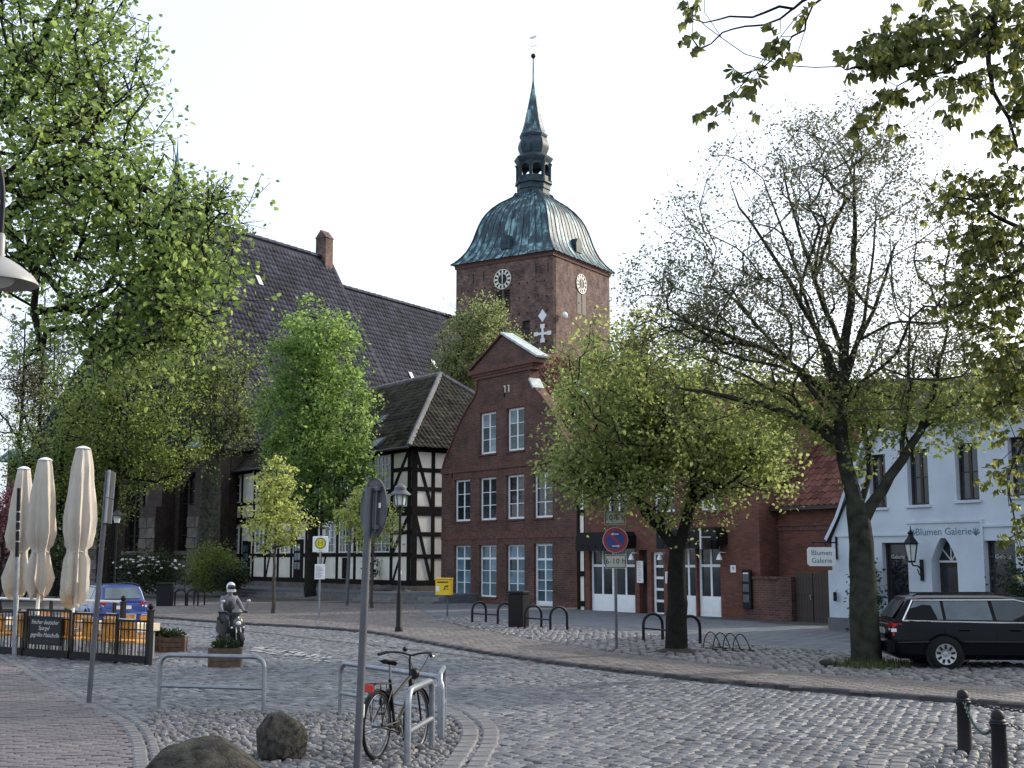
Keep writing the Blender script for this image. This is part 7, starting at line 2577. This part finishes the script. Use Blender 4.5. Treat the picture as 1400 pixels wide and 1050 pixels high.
rd = thing('person', 'motor scooter rider in grey jacket, dark trousers and silver helmet', 'person', (sb_.x, sb_.y, .04), sr)
vs = [(-.28, 0, .88), (-.26, 0, 1.0), (-.22, 0, 1.18), (-.2, 0, 1.34), (-.17, 0, 1.46), (-.14, 0, 1.56), (-.12, 0, 1.68)]
es = [(i, i + 1) for i in range(6)]
rad = [(.16, .17), (.15, .16), (.15, .18), (.14, .2), (.085, .12), .058, .09]
for sg in (-1, 1):
    b0 = len(vs)
    vs += [(-.19, sg * .2, 1.40), (-.1, sg * .31, 1.18), (.1, sg * .32, 1.04), (.22, sg * .31, 1.03), (.27, sg * .29, 1.03)]
    es += [(3, b0)] + [(b0 + i, b0 + i + 1) for i in range(4)]
    rad += [.085, .062, .046, .034, .03]
    b1 = len(vs)
    vs += [(-.24, sg * .12, .86), (.14, sg * .19, .78), (.2, sg * .17, .58), (.17, sg * .15, .4), (.29, sg * .15, .36)]
    es += [(0, b1)] + [(b1 + i, b1 + i + 1) for i in range(4)]
    rad += [.12, .085, .065, .05, .042]
rd.scale = sc_.scale = (SCL,) * 3
body = skin('body', vs, es, rad, M['jacket'], rd)
# trousers and vest follow the body
tv, te, tr_ = [(-.28, 0, .9)], [], [(.165, .18)]
for sg in (-1, 1):
    b1 = len(tv)
    tv += [(-.22, sg * .12, .86), (.14, sg * .19, .78), (.2, sg * .17, .58), (.18, sg * .155, .42)]
    te += [(0, b1)] + [(b1 + i, b1 + i + 1) for i in range(3)]
    tr_ += [.13, .097, .08, .068]
skin('trousers', tv, te, tr_, M['trousers'], rd)
skin('vest', [(-.255, 0, .98), (-.21, 0, 1.16), (-.185, 0, 1.3), (-.165, 0, 1.4)], [(0, 1), (1, 2), (2, 3)], [(.165, .165), (.175, .17), (.17, .17), (.12, .13)], M['vest'], rd)
hm = MB().ball((-.1, 0, 1.7), (.145, .13, .15), 18, 12).build('helmet', M['helmet'], rd, smooth=80)
vz = MB()
rg = []
for i in range(5):
    ph = R(-18) + R(44) * i / 4
    rg.append([(-.1 + .153 * math.cos(ph) * math.cos(th), .138 * math.cos(ph) * math.sin(th), 1.7 + .156 * math.sin(ph)) for th in [R(-62) + R(124) * k / 10 for k in range(11)]])
vz.loft(rg, cap=False, closed=False)
vz.build('visor', M['visor'], hm, smooth=80)
fc = MB().ball((-.055, 0, 1.665), (.085, .085, .09), 12, 8)
fc.build('face', M['skin'], rd)
MB().loft([[(-.1 + .165 * math.cos(th), .142 * math.sin(th), z) for th in [R(-75) + R(150) * k / 10 for k in range(11)]] for z in (1.57, 1.64)], cap=False, closed=False).build('chin_guard', M['helmet'], hm, smooth=80)
for sg in (-1, 1):
    h_ = MB().ball((.29, sg * .3, 1.03), (.045, .04, .035), 10, 6)
    for k in range(4):
        y = sg * (.27 + k * .022)
        h_.tube([(.285, y, 1.05), (.315, y, 1.04), (.318, y, 1.005), (.29, y, .995)], .0105, 5)
    h_.tube([(.27, sg * .265, 1.03), (.265, sg * .25, 1.005), (.285, sg * .25, .99)], .011, 5)
    h_.build('glove', M['vest'], rd, smooth=60)
    MB().loft([[(x, sg * .15 - w_, .345), (x, sg * .15 - w_ * .8, z), (x, sg * .15 + w_ * .8, z), (x, sg * .15 + w_, .345)] for x, w_, z in ((.1, .035, .42), (.17, .045, .45), (.27, .047, .4), (.36, .035, .37))]).build('shoe', M['black'], rd, smooth=50)
